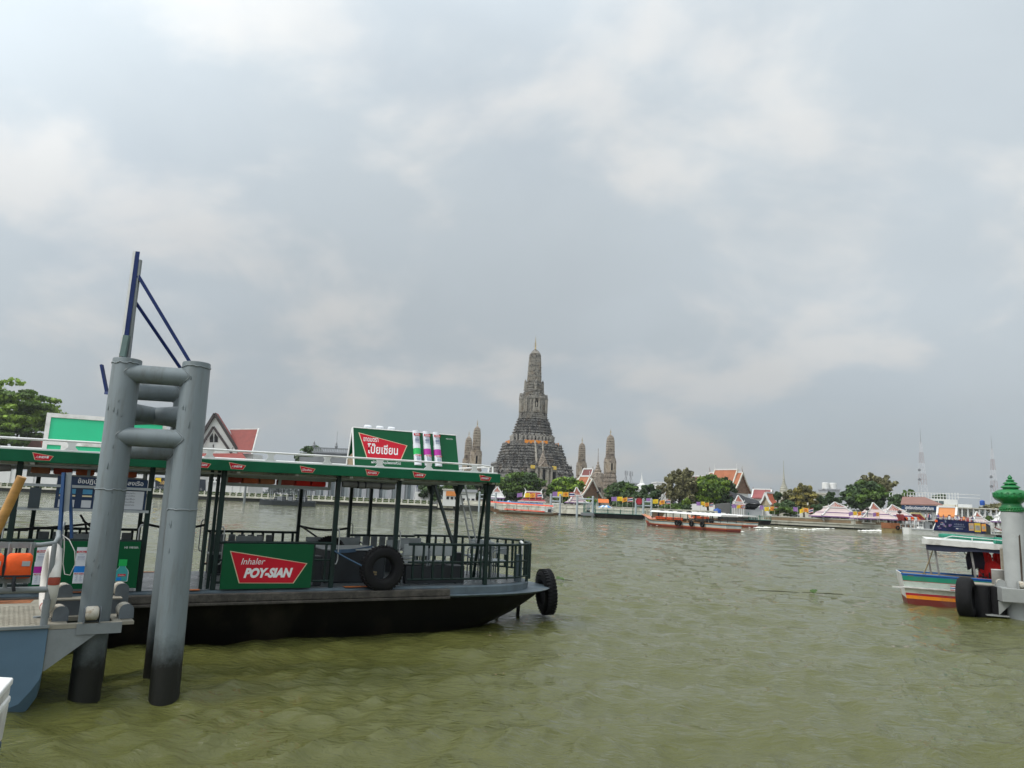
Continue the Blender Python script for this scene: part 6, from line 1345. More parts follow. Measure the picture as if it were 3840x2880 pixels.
# pointed mondop and the white chedi
def spire_thing(nm,label,px,Y,rows,m,n=16,cat='temple tower',parts=None):
    p = W(px,rows[-1][0],Y); o = thing(nm,label,cat,(p.x,Y,BKZ)); k = Y/FPX
    prof = [(max(.02,h*k),W(px,y,Y).z-BKZ) for y,h in reversed(rows)]; prof[0] = (prof[0][0],-.2)
    MB().lathe(prof,(0,0,0),n,0,PI/n).build('body', m, o); z = prof[-1][1]; MB().lathe([(.12,0),(.06,.5),(.14,.7),(0,1.3)],(0,0,z-.2),6).build('finial', m, o); return o
md = spire_thing('mondop','dark pointed mondop with needle spire between the slim prangs',2239,300,[(1690,.6),(1730,1.5),(1735,4),(1740,3),(1746,7),(1750,6),(1755,10),(1758,9),(1764,14),(1770,13),(1775,22),(1790,24),(1792,22),(1850,22),(1900,24)],st_satd,8)
MB().prism([Vector((-3,-2.8,9)),Vector((3,-2.8,9)),Vector((0,-2.8,14))],(0,.6,0)).build('pediment', st_satd, md); MB().bx(-.9,.9,-3.0,-2.6,2,8.5).build('doorway', m_hole, md)
hall('mondop_wing','maroon roofed wing with white ridge beside the pointed mondop',2206,2240,1762,1800,2192,302,mat('roof_maroon',(.17,.05,.045),.7,.2,.5),ang=40,tiers_=1)
spire_thing('white_chedi','white stepped pavilion roof with bell shaped spire above the dark trees',2405,278,[(1782,.8),(1786,3),(1789,2.4),(1800,5),(1812,9),(1814,12),(1818,20),(1822,24),(1824,22),(1832,34),(1836,36),(1838,30),(1900,30)],m_bwhite,4)
ch = spire_thing('slender_chedi','slender ringed chedi with long needle spire right of the orange hall',2941,300,[(1737,.5),(1770,1.6),(1790,2.6),(1797,4.2),(1799,3.2),(1804,5),(1806,4),(1811,6.5),(1813,5),(1818,9),(1820,7.5),(1825,12),(1827,10),(1832,15),(1834,13),(1840,17),(1842,15),(1850,18),(1900,20)],mat('chedi_stone',(.34,.33,.27),.8,.25,.5),20)
# little white landing pavilions with tiered pink roofs
def tier_pav(label,px,apex,rows,foot,Y,name='landing_pavilion',group='white landing pavilions with pink roofs',m=m_pink,cols=True,ang=0):
    """rows: (row of the upper edge, upper half width, row of the lower edge, lower half width) in picture pixels"""
    p = W(px,foot,Y); o = thing(name,label,'pavilion',(p.x,Y,BKZ),ang,group); k = Y/FPX; z = lambda y: W(px,y,Y).z-BKZ
    for i,(ya,wa,yb,wb_) in enumerate(rows):
        a,b = wa*k,wb_*k; da,db = a*.8,b*.8
        R_ = [[Vector((-s_,-d,zz)),Vector((s_,-d,zz)),Vector((s_,d,zz)),Vector((-s_,d,zz))] for s_,d,zz in ((b,db,z(yb)),((a*.55+b*.45),(da*.55+db*.45),z(yb)*.62+z(ya)*.38-.05),(max(a,.05),max(da,.05),z(ya)))]
        rf = MB().loft(R_).build('roof', m, o); MB().bx(-b-.1,b+.1,-db-.1,db+.1,z(yb)-.28,z(yb)-.02).build('eave', m_pur if i else m_bwhite, rf)
        for s_ in (-1,1):
            MB().bar((s_*b,-db,z(yb)+.05),(s_*a,-da,z(ya)+.08),.22,.2).build('hip_ridge', m_bwhite, rf); MB().tube([(s_*b,-db,z(yb)),(s_*(b+.3),-db-.2,z(yb)+.25),(s_*(b+.25),-db-.2,z(yb)+.7)],[.12,.1,.03],5).build('naga_tail', m_bwhite, rf)
        if i == 0:
            for j in range(-3,4): MB().bar((j*b*.22,-db*.98+abs(j)*.02,z(yb)+.12),(j*b*.05,-da-.02,z(ya)-.25*abs(j)),.14,.1).build('tile_stripe', mat('tile_brick',(.36,.12,.08),.7,.1), rf)
    b = rows[-1][3]*k*.82
    MB().bx(-b,b,-b*.7,b*.7,-.15,.12).build('floor', m_qwhite, o)
    if cols:
        for j in range(5):
            x = -b+2*b*j/4
            for y in (-b*.65,b*.65): MB().bx(x-.16,x+.16,y-.16,y+.16,.12,z(rows[-1][2])-.2).build('column', m_bwhite, o)
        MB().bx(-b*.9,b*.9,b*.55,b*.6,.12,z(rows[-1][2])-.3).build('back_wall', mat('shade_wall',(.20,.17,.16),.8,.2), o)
tier_pav('pink roofed white landing pavilion, leftmost of the three by the river wall',3132,1884,[(1884,1,1901,32),(1905,30,1921,53),(1919,50,1936,73)],1953,194)
tier_pav('pink roofed white landing pavilion, middle of the three by the river wall',3276,1886,[(1886,1,1911,20),(1912,22,1926,42),(1925,40,1944,66)],1957,186)
tier_pav('pink roofed white landing pavilion, the one nearest the red hulled boat',3348,1894,[(1894,1,1916,33),(1918,32,1931,52),(1930,48,1946,62)],1960,192)
tier_pav('small white spired pavilion standing before the orange roofed hall',2160,1830,[(1828,1,1856,17),(1858,16,1876,26),(1874,24,1884,36)],1904,226,group='white riverside pavilions',ang=rad(10))
tier_pav('white spired pavilion partly hidden by the ferry corner post',1862,1828,[(1826,1,1846,16),(1847,16,1866,28)],1900,240,group='white riverside pavilions',m=m_bwhite)
tier_pav('white pavilion with curved roof under the olive tree',2500,1845,[(1840,1,1858,12),(1860,12,1880,26)],1912,240,group='white riverside pavilions',m=m_bwhite)
tier_pav('small striped pavilion gable among the tarpaulins',2768,1860,[(1858,1,1882,16),(1883,14,1892,20)],1925,226,group='white riverside pavilions')
tier_pav('striped white pavilion just right of the ad ferry people',3665,1920,[(1920,1,1938,14),(1940,12,1956,30)],1975,176,group='white riverside pavilions')
tier_pav('ornate white pavilion right at the lotus pile',3758,1917,[(1915,1,1935,16),(1937,14,1955,26)],1980,170,group='white riverside pavilions',m=m_bwhite)
# ------------------------------------------------------------------ trees of the temple bank
T = tree
T('round green tree left of the river porch of the prang',1880,2035,1772,1882,246,g_mid,95,75,.42,21,m2=g_dark); T('dark tree hanging under the left green tree',1868,1935,1838,1890,243,g_dark,30,60,.4,22,trunk=False); T('pale grey leafed tree before the prang base',1985,2045,1825,1880,244,leafmat('leaf_grey',(.20,.21,.17)),26,40,.35,23,gap=.3)
T('bright green tree right of the river porch of the prang',2058,2185,1788,1890,250,g_mid,85,75,.42,24,m2=g_lime); T('small yellow green shrub beside the white hall',2195,2235,1860,1905,232,g_lime,18,50,.3,25,trunk=False)
T('dark tree below the rightmost slim prang',2270,2395,1808,1910,246,g_dark,80,75,.45,26,m2=g_mid); T('dark leafy tree below the white chedi',2380,2470,1815,1905,240,g_dark,60,70,.42,27); T('thin brownish tree before the white blocks',2440,2510,1812,1900,255,g_olive,34,40,.42,28,gap=.35)
T('dark hedge trees along the temple quay',2300,2480,1868,1915,234,g_dark,60,60,.4,29,trunk=False)
T('tall sparse olive brown tree, highest on the bank',2492,2612,1756,1900,236,g_olive,62,48,.42,33,gap=.34,flat=1,shell=.7,m2=g_olive); T('lime green tree beside the tall olive tree',2585,2722,1785,1905,238,g_lime,110,75,.42,31,m2=g_mid)
T('dark green tree between the lime tree and the orange hall',2690,2760,1795,1900,240,g_dark,50,65,.45,32); T('dark round bush under the olive tree',2515,2595,1885,1925,230,g_dark,30,60,.35,33,trunk=False); T('yellow lime shrub under the lime tree',2560,2590,1868,1912,229,g_lime,16,50,.28,34,trunk=False,flat=1.2)
T('drooping dark palm like tree beside the tarpaulins',2685,2760,1848,1905,236,g_dark,36,60,.4,35,trunk=False)
for px,py,r,nm in ((2915,1859,14,'clipped ball tree nearest the slender chedi'),(3114,1863,16,'highest clipped ball tree behind the pavilions'),(3074,1874,13,'clipped ball tree left of the highest one'),(3095,1885,17,'low wide clipped ball tree above the left pavilion'),(3138,1880,12,'small clipped ball tree right of the highest one')):
    T(nm,px-r,px+r,py-r,py+r,222,g_dark,34,60,.3,px,shell=.75,flat=1,group='clipped ball trees',dep=1)
T('olive tree with bare pale twigs right of the slender chedi',2935,2990,1840,1925,222,g_olive,45,55,.4,41); T('yellow flowering tree, sparse on top',2965,3060,1818,1925,220,g_yel,60,45,.42,42,gap=.3,m2=g_olive); T('dark undergrowth behind the right flags',2905,3000,1880,1930,216,g_dark,50,60,.38,43,trunk=False); T('green shrubbery under the ball trees',3040,3135,1890,1945,208,g_dark,50,60,.36,44,trunk=False)
T('large dense dark tree behind the pink pavilions',3155,3318,1808,1925,222,g_dark,95,70,.42,45,gap=.15,m2=g_mid); T('sparse airy tree top above the dense dark tree',3225,3348,1778,1872,232,g_olive,60,30,.5,46,gap=.35,flat=1); T('green tree before the brown school roof',3330,3405,1855,1935,214,g_dark,50,65,.38,47); T('small roof garden tree above the brown roof',3380,3410,1838,1872,262,g_mid,14,40,.4,48); T('feathery small tree on the roof terrace',3405,3432,1835,1868,262,g_mid,10,36,.35,49); T('dark trees beyond the white roof terrace',3500,3545,1855,1872,300,g_dark,20,40,.5,50,trunk=False); T('green hedge beside the school arcade',3695,3730,1935,1960,180,g_mid,18,50,.3,51,trunk=False); T('far off brown green trees right of the school',3690,3800,1890,1925,320,g_olive,40,50,.7,52,trunk=False)
T('low riverside shrubs behind the last flags',2880,2990,1900,1935,206,g_mid,40,55,.3,53,trunk=False); T('green shrubs under the green and yellow flags',2480,2560,1890,1928,226,g_mid,30,55,.32,54,trunk=False)
# ------------------------------------------------------------------ flags
f_pur = mat('flag_purple',(.30,.16,.40),.8,.1,1); f_yel = mat('flag_yellow',(.82,.60,.02),.8,.08,1); f_ora = mat('flag_orange',(.80,.36,.03),.8,.08,1); f_red = mat('flag_red',(.42,.02,.04),.8,.1); f_wht = mat('flag_white',(.70,.70,.70),.8,.05); f_blu = mat('flag_blue',(.02,.025,.14),.8,.1); m_fpole = mat('flag_pole',(.45,.43,.36),.6,.1)
def wavy(mbx,x0,x1,z0,z1,seed,mi=0,n=7,y=0.0,sl_=.0):
    R_ = []
    for i in range(n+1):
        t = i/n; x = x0+(x1-x0)*t; yy = .10*math.sin(t*5+seed)*t+y; dz = -.10*t*math.sin(seed)-sl_*t
        R_.append([Vector((x,yy,z0+dz)),Vector((x,yy+.02,z0+dz)),Vector((x,yy+.02,z1+dz)),Vector((x,yy,z1+dz))])
    return mbx.loft(R_,mi)
def flag(kind,px,py,pfoot,Y,place,seed,w=1.55,h=1.25):
    p = W(px,pfoot,Y); nm = {'p':'purple','y':'yellow','o':'orange','t':'red, white and blue striped'}[kind]
    o = thing('flag','%s flag on a pole, %s' % (nm,place),'flag',(p.x,Y,p.z),0,'flags along the temple quay'); zt = W(px,py,Y).z-p.z+h*.5
    MB().cyl((0,0,0),(0,0,zt+.12),.05,None,6).build('pole', m_fpole, o)
    sg = -1; rs = random.Random(seed); sl_ = rs.uniform(-.05,.35); w *= rs.uniform(.75,1.1)
    if kind == 't':
        for m_,a,b in ((f_red,0,1/6),(f_wht,1/6,2/6),(f_blu,2/6,4/6),(f_wht,4/6,5/6),(f_red,5/6,1)): wavy(MB(),sg*.05,sg*w,zt-h*b,zt-h*a,seed,sl_=sl_).build('stripe', m_, o)
    else:
        c_ = wavy(MB(),sg*.05,sg*w,zt-h,zt,seed,sl_=sl_).build('cloth', {'p':f_pur,'y':f_yel,'o':f_ora}[kind], o)
        if kind != 'p': MB().torus((sg*w*.5,-.09,zt-h*.5-sl_*.4),(0,1,0),.24,(.06,.02),14,6).build('emblem', f_red if kind=='o' else f_ora, o)
sets = [([(1957,1855),(1985,1857),(2006,1857),(2031,1858)],1905,230,'before the crimson landing pavilion',1.6),
 ([(2088,1852),(2108,1852),(2131,1854),(2154,1854)],1905,222,'between the two grey pier frames',1.7),
 ([(2312,1871),(2334,1871),(2352,1872),(2373,1873)],1909,212,'above the green railed landing stage',1.5),
 ([(2443,1876),(2468,1880),(2493,1882),(2514,1882)],1916,210,'before the tall olive tree',1.5),
 ([(2626,1889),(2643,1889),(2659,1891),(2675,1893)],1924,208,'before the lime green tree',1.3),
 ([(2761,1898),(2777,1899),(2786,1900),(2794,1901)],1932,206,'before the grey tarpaulins',1.1),
 ([(2864,1903),(2885,1908),(2904,1907),(2924,1908)],1938,204,'beside the orange gate house',1.4),
 ([(2992,1911),(3015,1913),(3033,1914),(3050,1914)],1945,199,'left of the pink pavilions',1.4),
 ([(3200,1925),(3215,1925),(3231,1925),(3246,1926)],1955,184,'between the left and middle pink pavilions',1.15),
 ([(3290,1929),(3298,1929)],1960,182,'before the middle pink pavilion',1.2)]
for i,(pts,foot,Y,place,w) in enumerate(sets):
    for j,(px,py) in enumerate(pts): flag('pyot'[j] if i<9 else 'po'[j],px,py,foot,Y,place,i*7+j*3,w,w*.78)
# ------------------------------------------------------------------ piers, landing stages and walls
m_frame = mat('pier_frame',(.36,.40,.42),.5,.12,.5)
def portal(px0,px1,pt,pb,Y,label,bars=(.12,.32)):
    a,b = W(px0,pb,Y),W(px1,pb,Y); o = thing('mooring_gate',label,'mooring gate',((a.x+b.x)/2,Y,0),0,'grey steel pier frames'); w = (b.x-a.x)/2; zt = W((px0+px1)/2,pt,Y).z
    for s_ in (-1,1): MB().lathe([(.30,-2),(.30,zt-.1),(.36,zt-.1),(.36,zt+.1),(0,zt+.25)],(s_*w,0,0),10).build('pile', m_frame, o)
    for f in bars: MB().cyl((-w,0,zt*(1-f)),(w,0,zt*(1-f)),.2,None,8).build('cross_tube', m_frame, o)
portal(1796,1857,1848,1915,226,'grey pier frame beside the ferry corner post'); portal(2064,2099,1855,1928,214,'grey pier frame right of the long boat'); portal(2163,2222,1862,1938,206,'wide grey pier frame at the green landing stage'); portal(2412,2442,1873,1935,206,'grey pier frame at the right end of the landing stage'); portal(2384,2412,1874,1925,209,'slim pier frame with the red round sign')
rs_ = thing('round_sign','red round sign hanging in the slim pier frame','sign',W(2397,1880,208.6)); MB().cyl((0,0,0),(0,.15,0),.95,None,18).build('disc', f_red, rs_); MB().torus((0,-.02,0),(0,1,0),.8,(.06,.03),20,6).build('rim', m_roofred, rs_)
m_lgreen = mat('stage_green',(.02,.12,.09),.5,.2,1); m_lrail = mat('stage_rail_pale',(.30,.42,.38),.6,.15,1)
def stage(px0,px1,py,Y,label,dpt=5):
    a,b = W(px0,py,Y),W(px1,py,Y); o = thing('landing_stage',label,'landing stage',(a.x,Y,0)); L_ = b.x-a.x
    MB().loft([[Vector((x,y,z)) for y,z in ((0,zb),(dpt,zb),(dpt,1.15),(0,1.15))] for x,zb in ((0,.7),(.8,-.3),(L_-.8,-.3),(L_,.7))]).build('hull', m_hull, o); MB().bx(-.1,L_+.1,-.1,dpt,1.151,1.27).build('deck', m_lgreen, o)
    n = max(2,int(L_/3)); w = L_/n
    for k in range(n):
        for z in (1.5,1.9,2.3): MB().bar((w*k+.1,0,z),(w*(k+1)-.1,0,z),.08,.08).build('rail', m_lrail, o)
        for j in range(5): MB().bar((w*k+.1+(w-.2)*j/4,0,1.27),(w*k+.1+(w-.2)*j/4,0,2.35),.07,.07).build('baluster', m_lgreen if j in (0,4) else m_lrail, o)
    for k in range(n+1): MB().bar((w*k,0.2,1.27),(w*k,.2,3.1 if k%3==0 else 2.5),.14,.14).build('post', m_lgreen, o)
stage(2232,2420,1941,203,'black hulled landing stage with green railings below the temple'); stage(2808,2892,1966,198,'green landing stage at the end of the low river wall',4)
GS = thing('gangway_tower','dark green steel gangway frame at the left end of the landing stage','gangway',(W(2212,1930,206).x,206,0))
for x,y in ((-1.4,0),(1.4,0),(-1.4,3),(1.4,3)): MB().bar((x,y,-.5),(x,y,4.2),.22,.22).build('post', m_lgreen, GS)
for z in (1.3,2.4,3.6): MB().bar((-1.4,0,z),(1.4,0,z),.14,.14).build('beam', m_lgreen, GS); 
MB().bar((-1.4,0,1.3),(1.4,0,3.6),.1,.1).build('brace', m_lgreen, GS); MB().bx(-2.2,2,-.4,3.4,.4,1.2).build('float', m_bgrey, GS)
def umbrella(px,py,Y,label):
    p = W(px,py,Y); o = thing('parasol',label,'parasol',(p.x,Y,BKZ+.2),0,'blue and white parasols on the quay'); h = p.z-BKZ-.2
    for k in range(8):
        a0,a1 = 2*PI*k/8,2*PI*(k+1)/8; MB().add([(0,0,h),(1.6*math.cos(a0),1.6*math.sin(a0),h-.75),(1.6*math.cos(a1),1.6*math.sin(a1),h-.75)],[(0,1,2)]).build('canopy_panel', (mat('parasol_blue',(.05,.25,.55),.7,.05),m_bwhite)[k%2], o)
    MB().cyl((0,0,0),(0,0,h),.05,None,6).build('pole', m_fpole, o)
umbrella(1908,1876,231,'blue and white parasol left of the crimson pavilion'); umbrella(2262,1893,216,'blue and white parasol nearest the orange awning'); umbrella(2276,1893,215,'blue and white parasol, the right one of the pair on the quay')
wall_run('white river wall between the landing stage and the tour boat',[(W(2222,1915,214).x,bankY(W(2222,1915,214).x)-.6),(W(2700,1935,206).x,bankY(W(2700,1935,206).x)-.6)],3.0,.5)
m_conc = mat('pale_concrete',(.40,.39,.33),.85,.12,.3,dirt=(.24,.22,.17),dirt_amt=.4,dirt_scale=.4); m_band = mat('brown_band',(.20,.14,.08),.8,.2,.5)
def bank_pt(px): 
    Yv = 205
    for _ in range(8): Yv = bankY(W(px,1960,Yv).x)
    return (W(px,1960,Yv).x, Yv-.6)
p0,p1 = (70.0,204.4),bank_pt(3322)
lw = thing('river_wall','low pale concrete river wall with a brown band below the pink pavilions','wall',(p0[0],p0[1],0))
segs_ = [bank_pt(2840),(70.0,204.4),(86.0,185.4),p1]
for (xa_,ya_),(xb_,yb_) in zip(segs_,segs_[1:]):
    L_ = math.hypot(xb_-xa_,yb_-ya_); a_ = math.atan2(yb_-ya_,xb_-xa_); lo_ = (xa_-p0[0],ya_-p0[1],0)
    for n_2,(y0_,y1_,z0_,z1_),m_ in (('wall',(-.2,.4,.35,1.05),m_conc),('ledge',(-.45,.4,1.05,1.3),m_conc),('parapet',(-.1,.3,1.3,2.2),m_conc),('coping',(-.25,.4,2.2,2.42),m_conc)): MB().bx(0,L_,y0_,y1_,z0_,z1_).build(n_2,m_,lw,None,0,lo_,(0,0,a_))
    if xa_ > 69: MB().bx(.3,L_-.8,-.16,-.101,1.4,2.1).build('painted_band', m_band, lw, None, 0, lo_, (0,0,a_))
# tarpaulins over the works
tp_ = thing('tarpaulin_shed','low grey sheeted works shed with black netting roof before the orange hall','shed',(W(2775,1920,228).x,228,BKZ)); v = lambda px,py,dy=0: W(px,py,228+dy)-Vector(tp_.location)
MB().prism([v(2690,1890),v(2740,1886),v(2740,1925),v(2690,1920)],(0,3,0)).build('grey_sheet', m_canvas, tp_); MB().prism([v(2740,1898),v(2858,1902),v(2858,1938),v(2740,1930)],(0,2,0)).build('pale_hoarding', mat('hoarding',(.42,.44,.45),.7,.08,.4), tp_)
random.seed(3); net = mat('black_net',(.022,.024,.028),.8,.4,1)
P_ = [[v(2735+ (2845-2735)*i/9, 1842+ (1882-1842)*i/9*.9+random.uniform(-2,2),4), v(2760+(2850-2760)*i/9,1884+4*i/9+random.uniform(-1,1),-1)] for i in range(10)]
MB().loft([[a,b,b+Vector((0,.1,-.1)),a+Vector((0,.1,-.1))] for a,b in P_]).build('net_roof', net, tp_); MB().prism([v(2760,1886),v(2856,1890),v(2830,1912),v(2765,1908)],(0,1,0)).build('net_drape', net, tp_)
bb = thing('blue_container','blue plastic tank beside the lime green tree on the quay','tank',(W(2690,1915,213).x,213,BKZ)); MB().lathe([(1.0,0),(1.05,.1),(1.05,1.7),(.9,1.9),(.3,2.0),(.3,2.15),(0,2.2)],(0,0,0),18).build('body', mat('tank_blue',(.01,.08,.36),.4,.1), bb, 40); MB().torus((0,0,.9),(0,0,1),1.06,(.04,.05),20,6).build('rib', mat('tank_blue',(.01,.08,.36)), bb)
def lamp(px,pt,pb,Y,label):
    p = W(px,pb,Y); o = thing('street_lamp',label,'lamp post',(p.x,Y,p.z),0,'lamp posts on the far quay'); h = W(px,pt,Y).z-p.z
    MB().cyl((0,0,0),(0,0,h),.09,.06,6).build('pole', m_lgreen, o); MB().lathe([(.1,0),(.4,.1),(.5,.5),(.1,.8),(0,.9)],(0,0,h),8).build('lantern', m_trim, o)
lamp(2741,1862,1932,207,'dark green lamp post before the tarpaulins'); lamp(3375,1926,1962,178,'pale lamp post before the right pink pavilion'); lamp(2240,1850,1905,220,'black lamp post beside the white hall'); lamp(3254,1915,1958,183,'lamp post with a small sign before the middle pavilion')
fls = thing('floodlights','pair of white floodlights on a bar above the dark tree','floodlight',W(2305,1838,246)); 
for s_ in (-.9,.9): MB().bx(s_*1.1-.5,s_*1.1+.5,-.2,.2,-.35,.35).build('lamp_head', m_bwhite, fls)
MB().bar((-1.6,.1,-.5),(1.6,.1,-.5),.12,.12).build('bar', m_lgreen, fls); MB().cyl((0,.2,-.5),(0,.2,BKZ-fls.location.z),.12,None,6).build('pole', m_lgreen, fls)
awn = thing('orange_awning','orange awning below the white hall, beside the parasols','awning',(W(2262,1880,228).x,228,BKZ)); a0,a1,b0,b1 = span(2242,2282,1872,1886,228); MB().prism([(a0-awn.location.x,0,b1-BKZ),(a1-awn.location.x,0,b1-BKZ),(a1-awn.location.x,-1.2,b0-BKZ),(a0-awn.location.x,-1.2,b0-BKZ)],(0,0,.08)).build('cloth', mat('awning_orange',(.62,.16,.03),.7,.1), awn)
for s_ in (a0,a1): MB().cyl((s_-awn.location.x,-1.1,0),(s_-awn.location.x,-1.1,b0-BKZ),.06,None,6).build('pole', m_fpole, awn)
boh = thing('white_cabin_boat','white cabin boat with green windows moored behind the pier frame','boat',(W(2080,1900,224).x,224.2,.9)); 
MB().loft([[Vector((x,y,z)) for y,z in ((-w*.7,-.2),(w*.7,-.2),(w,1.0+t),(-w,1.0+t))] for x,w,t in ((-4,.2,.5),(-2,1.2,.2),(2.4,1.3,.1),(3,1.1,.1))]).build('hull', m_bwhite, boh); MB().bx(-1.2,2.6,-1.1,1.1,1.1,2.6).build('cabin', m_bwhite, boh, None, .08)
for x in (-.2,.9): MB().bx(x,x+.9,-1.13,-1.1,1.6,2.2).build('window', mat('green_glass',(.01,.14,.15),.15,.1), boh)
# far blocks and masts
def block(px0,px1,pt,Y,label,m=m_bwhite,win=(0,0),nm='far_block'):
    x0,x1,z0,z1 = span(px0,px1,pt,1900,Y); o = thing(nm,label,'building',((x0+x1)/2,Y,BKZ)); w = (x1-x0)/2; h = z1-BKZ
    MB().bx(-w,w,0,12,-.2,h).build('wall', m, o); MB().bx(-w-.3,w+.3,-.3,12.3,h,h+.7).build('parapet', m, o)
    for i in range(win[0]):
        for j in range(win[1]): MB().bx(-w+2*w*(i+.25)/win[0],-w+2*w*(i+.75)/win[0],-.06,.02,h-2.6-3.4*j,h-.9-3.4*j).build('window', m_glass, o)
    return o
block(2330,2400,1815,390,'pale flat block carrying the phone antennas',m_bgrey_l,(6,3)); block(2462,2505,1812,380,'white flat block behind the thin brown tree',m_bwhite,(4,3)); block(3030,3105,1852,400,'long low cream block behind the clipped trees',mat('cream_block',(.52,.50,.42),.8,.08,.2),(8,2)); bt = block(3103,3150,1838,420,'grey white block with two round roof tanks',m_bgrey_l,(0,0))
for s_ in (-2.1,2.1): MB().lathe([(1.9,0),(1.9,3.2),(1.7,3.5),(0,3.6)],(s_-.6,4,W(3125,1838,420).z-BKZ+.7),16).build('roof_tank', m_bwhite, bt)
block(2390,2470,1826,420,'long pale block behind the white chedi',m_bgrey_l,(8,2))
hz_ = thing('far_tree_line','low blue grey line of distant trees beyond the school','tree line',(0,900,BKZ)); tag(hz_,None,None,None,'stuff')
rg = np.random.default_rng(4); ys = []
for k in range(110): ys.append((-760+k*18+rg.uniform(-5,5), rg.uniform(7,14)))
for k,(x,r) in enumerate(ys):
    if k % 3: continue
    me,_ = foliage((x,rg.uniform(-20,20),r*.5),(r*2.6,r,r*.75),16,40,1.6,k+100); me.materials.append(leafmat('leaf_far',(.075,.10,.085),.25,.1)); ob('crown', me, hz_)
def mast(px,pt,pb,Y,half,label,thin=.075):
    p = W(px,pb,Y); o = thing('radio_mast',label,'radio mast',(p.x,Y,p.z-3),0,'lattice radio masts'); h = W(px,pt,Y).z-p.z+3; k = half*Y/FPX
    mr = mat('mast_red_hazed',(.36,.28,.28),.6,.1); mw = mat('mast_white_hazed',(.58,.58,.60),.6,.1); n = 12  # distance haze mixed into both colours, paler and greyer than the bare paint
    for i in range(n):
        f0,f1 = i/n*.82,(i+1)/n*.82; w0,w1 = k*(1-.86*min(1,f0*1.15)),k*(1-.86*min(1,f1*1.15)); m_ = (mr,mw)[(i//2)%2]; mbx = MB()
        for sx,sy in ((-1,-1),(1,-1),(1,1),(-1,1)): mbx.bar((sx*w0,sy*w0,h*f0),(sx*w1,sy*w1,h*f1),thin*1.6)
        for (ax,ay),(bx_,by_) in (((-1,-1),(1,-1)),((1,-1),(1,1)),((1,1),(-1,1)),((-1,1),(-1,-1))): mbx.bar((ax*w0,ay*w0,h*f0),(bx_*w1,by_*w1,h*f1),thin); mbx.bar((ax*w1,ay*w1,h*f1),(bx_*w1,by_*w1,h*f1),thin)
        mbx.build('lattice', m_, o)
    MB().cyl((0,0,h*.80),(0,0,h),k*.10,.06,6).build('antenna', m_bgrey_l, o)
    for f in (.34,.46): MB().cyl((-k*.9*(1-f)-.6,0,h*f),(-k*.9*(1-f)-.6,-.5,h*f),.8,None,10).build('dish', m_bgrey, o)
mast(3463,1605,1880,430,14,'tall red and white lattice radio mast behind the school roof'); mast(3733,1630,1905,400,12,'lattice radio mast left of the lotus pile')
def antenna(px,pt,Y,label):
    p = W(px,1826,Y); o = thing('phone_antenna',label,'antenna',(p.x,Y,p.z-1),0,'phone antennas on the pale block'); h = W(px,pt,Y).z-p.z+1
    MB().cyl((0,0,0),(0,0,h),.22,.15,6).build('pole', m_bgrey, o)
    for a in (0,2.1,4.2): MB().box((math.cos(a)*.8,math.sin(a)*.8,h-1.4),(.4,.4,2.4)).build('panel', m_bgrey_l, o); MB().bar((0,0,h-1.2),(math.cos(a)*.8,math.sin(a)*.8,h-1.2),.1).build('bracket', m_bgrey, o)
    MB().bar((-2.6,0,0),(0,0,h*.75),.12).build('stay', m_bgrey, o); MB().bar((2.2,0,0),(0,0,h*.7),.12).build('stay', m_bgrey, o)
antenna(2347,1764,390,'left phone antenna on the pale block'); antenna(2365,1766,390,'right phone antenna on the pale block')
# ------------------------------------------------------------------ school
YS = 205
sc = thing('school','white and cream riverside school with brown hipped roof and blue name fascia','building',(W(3550,1930,YS).x,YS,BKZ)); so = Vector(sc.location)
def sbx(px0,px1,pt,pb,dy0,dy1,m,nm,parent=sc,fl=False):
    x0,x1,z0,z1 = span(px0,px1,pt,pb,YS); return MB().bx(x0-so.x,x1-so.x,dy0,dy1,max(-.2,z0-BKZ) if not fl else -.2,z1-BKZ).build(nm,m,parent)
m_cream = mat('cream_render',(.62,.59,.47),.8,.08,.3); m_brownroof = mat('brown_tiles',(.23,.12,.095),.8,.12,.5)
sv = lambda px,py,dy=0: W(px,py,YS+dy)-so
MB().prism([sv(3378,1893,-1),sv(3536,1896,-1),sv(3470,1868,8),sv(3385,1866,8)],(0,.1,.3)).build('roof', m_brownroof, sc)
fs = MB().prism([sv(3384,1894,-.8),sv(3536,1897,-.8),sv(3522,1914,-.8),sv(3384,1910,-.8)],(0,.4,0)).build('name_fascia', mat('fascia_blue',(.012,.05,.14),.5,.1,.4), sc)
lettering('โรงเรียนประถมทวีธาภิเศก', 7.9, 1.0, m_text, sc, sv(3447,1904,-.84), (PI/2,rad(.2),0), bold=.03)
sbx(3384,3524,1911,1960,.4,8,m_bwhite,'wall',fl=True)
for k in range(6): sbx(3390+22*k,3404+22*k,1915,1922,.3,.39,m_glass,'window'); sbx(3406+22*k,3409+22*k,1912,1958,.1,.39,m_bgrey_l,'pier',fl=True)
sbx(3475,3665,1869,1893,9,20,m_bwhite,'upper_wall',fl=True)
for a,b in ((3518,3540),(3542,3560),(3563,3588),(3592,3610)): sbx(a,b,1878,1891,8.9,8.99,m_glass,'window')
sbx(3535,3624,1892,1903,4,12,m_cream,'parapet'); sbx(3524,3722,1903,1960,5,14,m_bwhite,'wall',fl=True); sbx(3515,3742,1903,1907,-.4,5,m_qwhite,'arcade_beam')
for k in range(11): sbx(3520+21.5*k,3524+21.5*k,1906,1958,-.2,.2,m_bwhite,'column',fl=True)
for k in range(10): sbx(3530+19*k,3541+19*k,1922,1934,4.9,4.99,m_glass,'window')
sbx(3664,3722,1891,1903,9,16,m_bwhite,'upper_wall',fl=True)
for k in range(24): sbx(3402+11.7*k,3403.2+11.7*k,1846,1872,9.5,9.7,m_bwhite,'roof_fence_post')
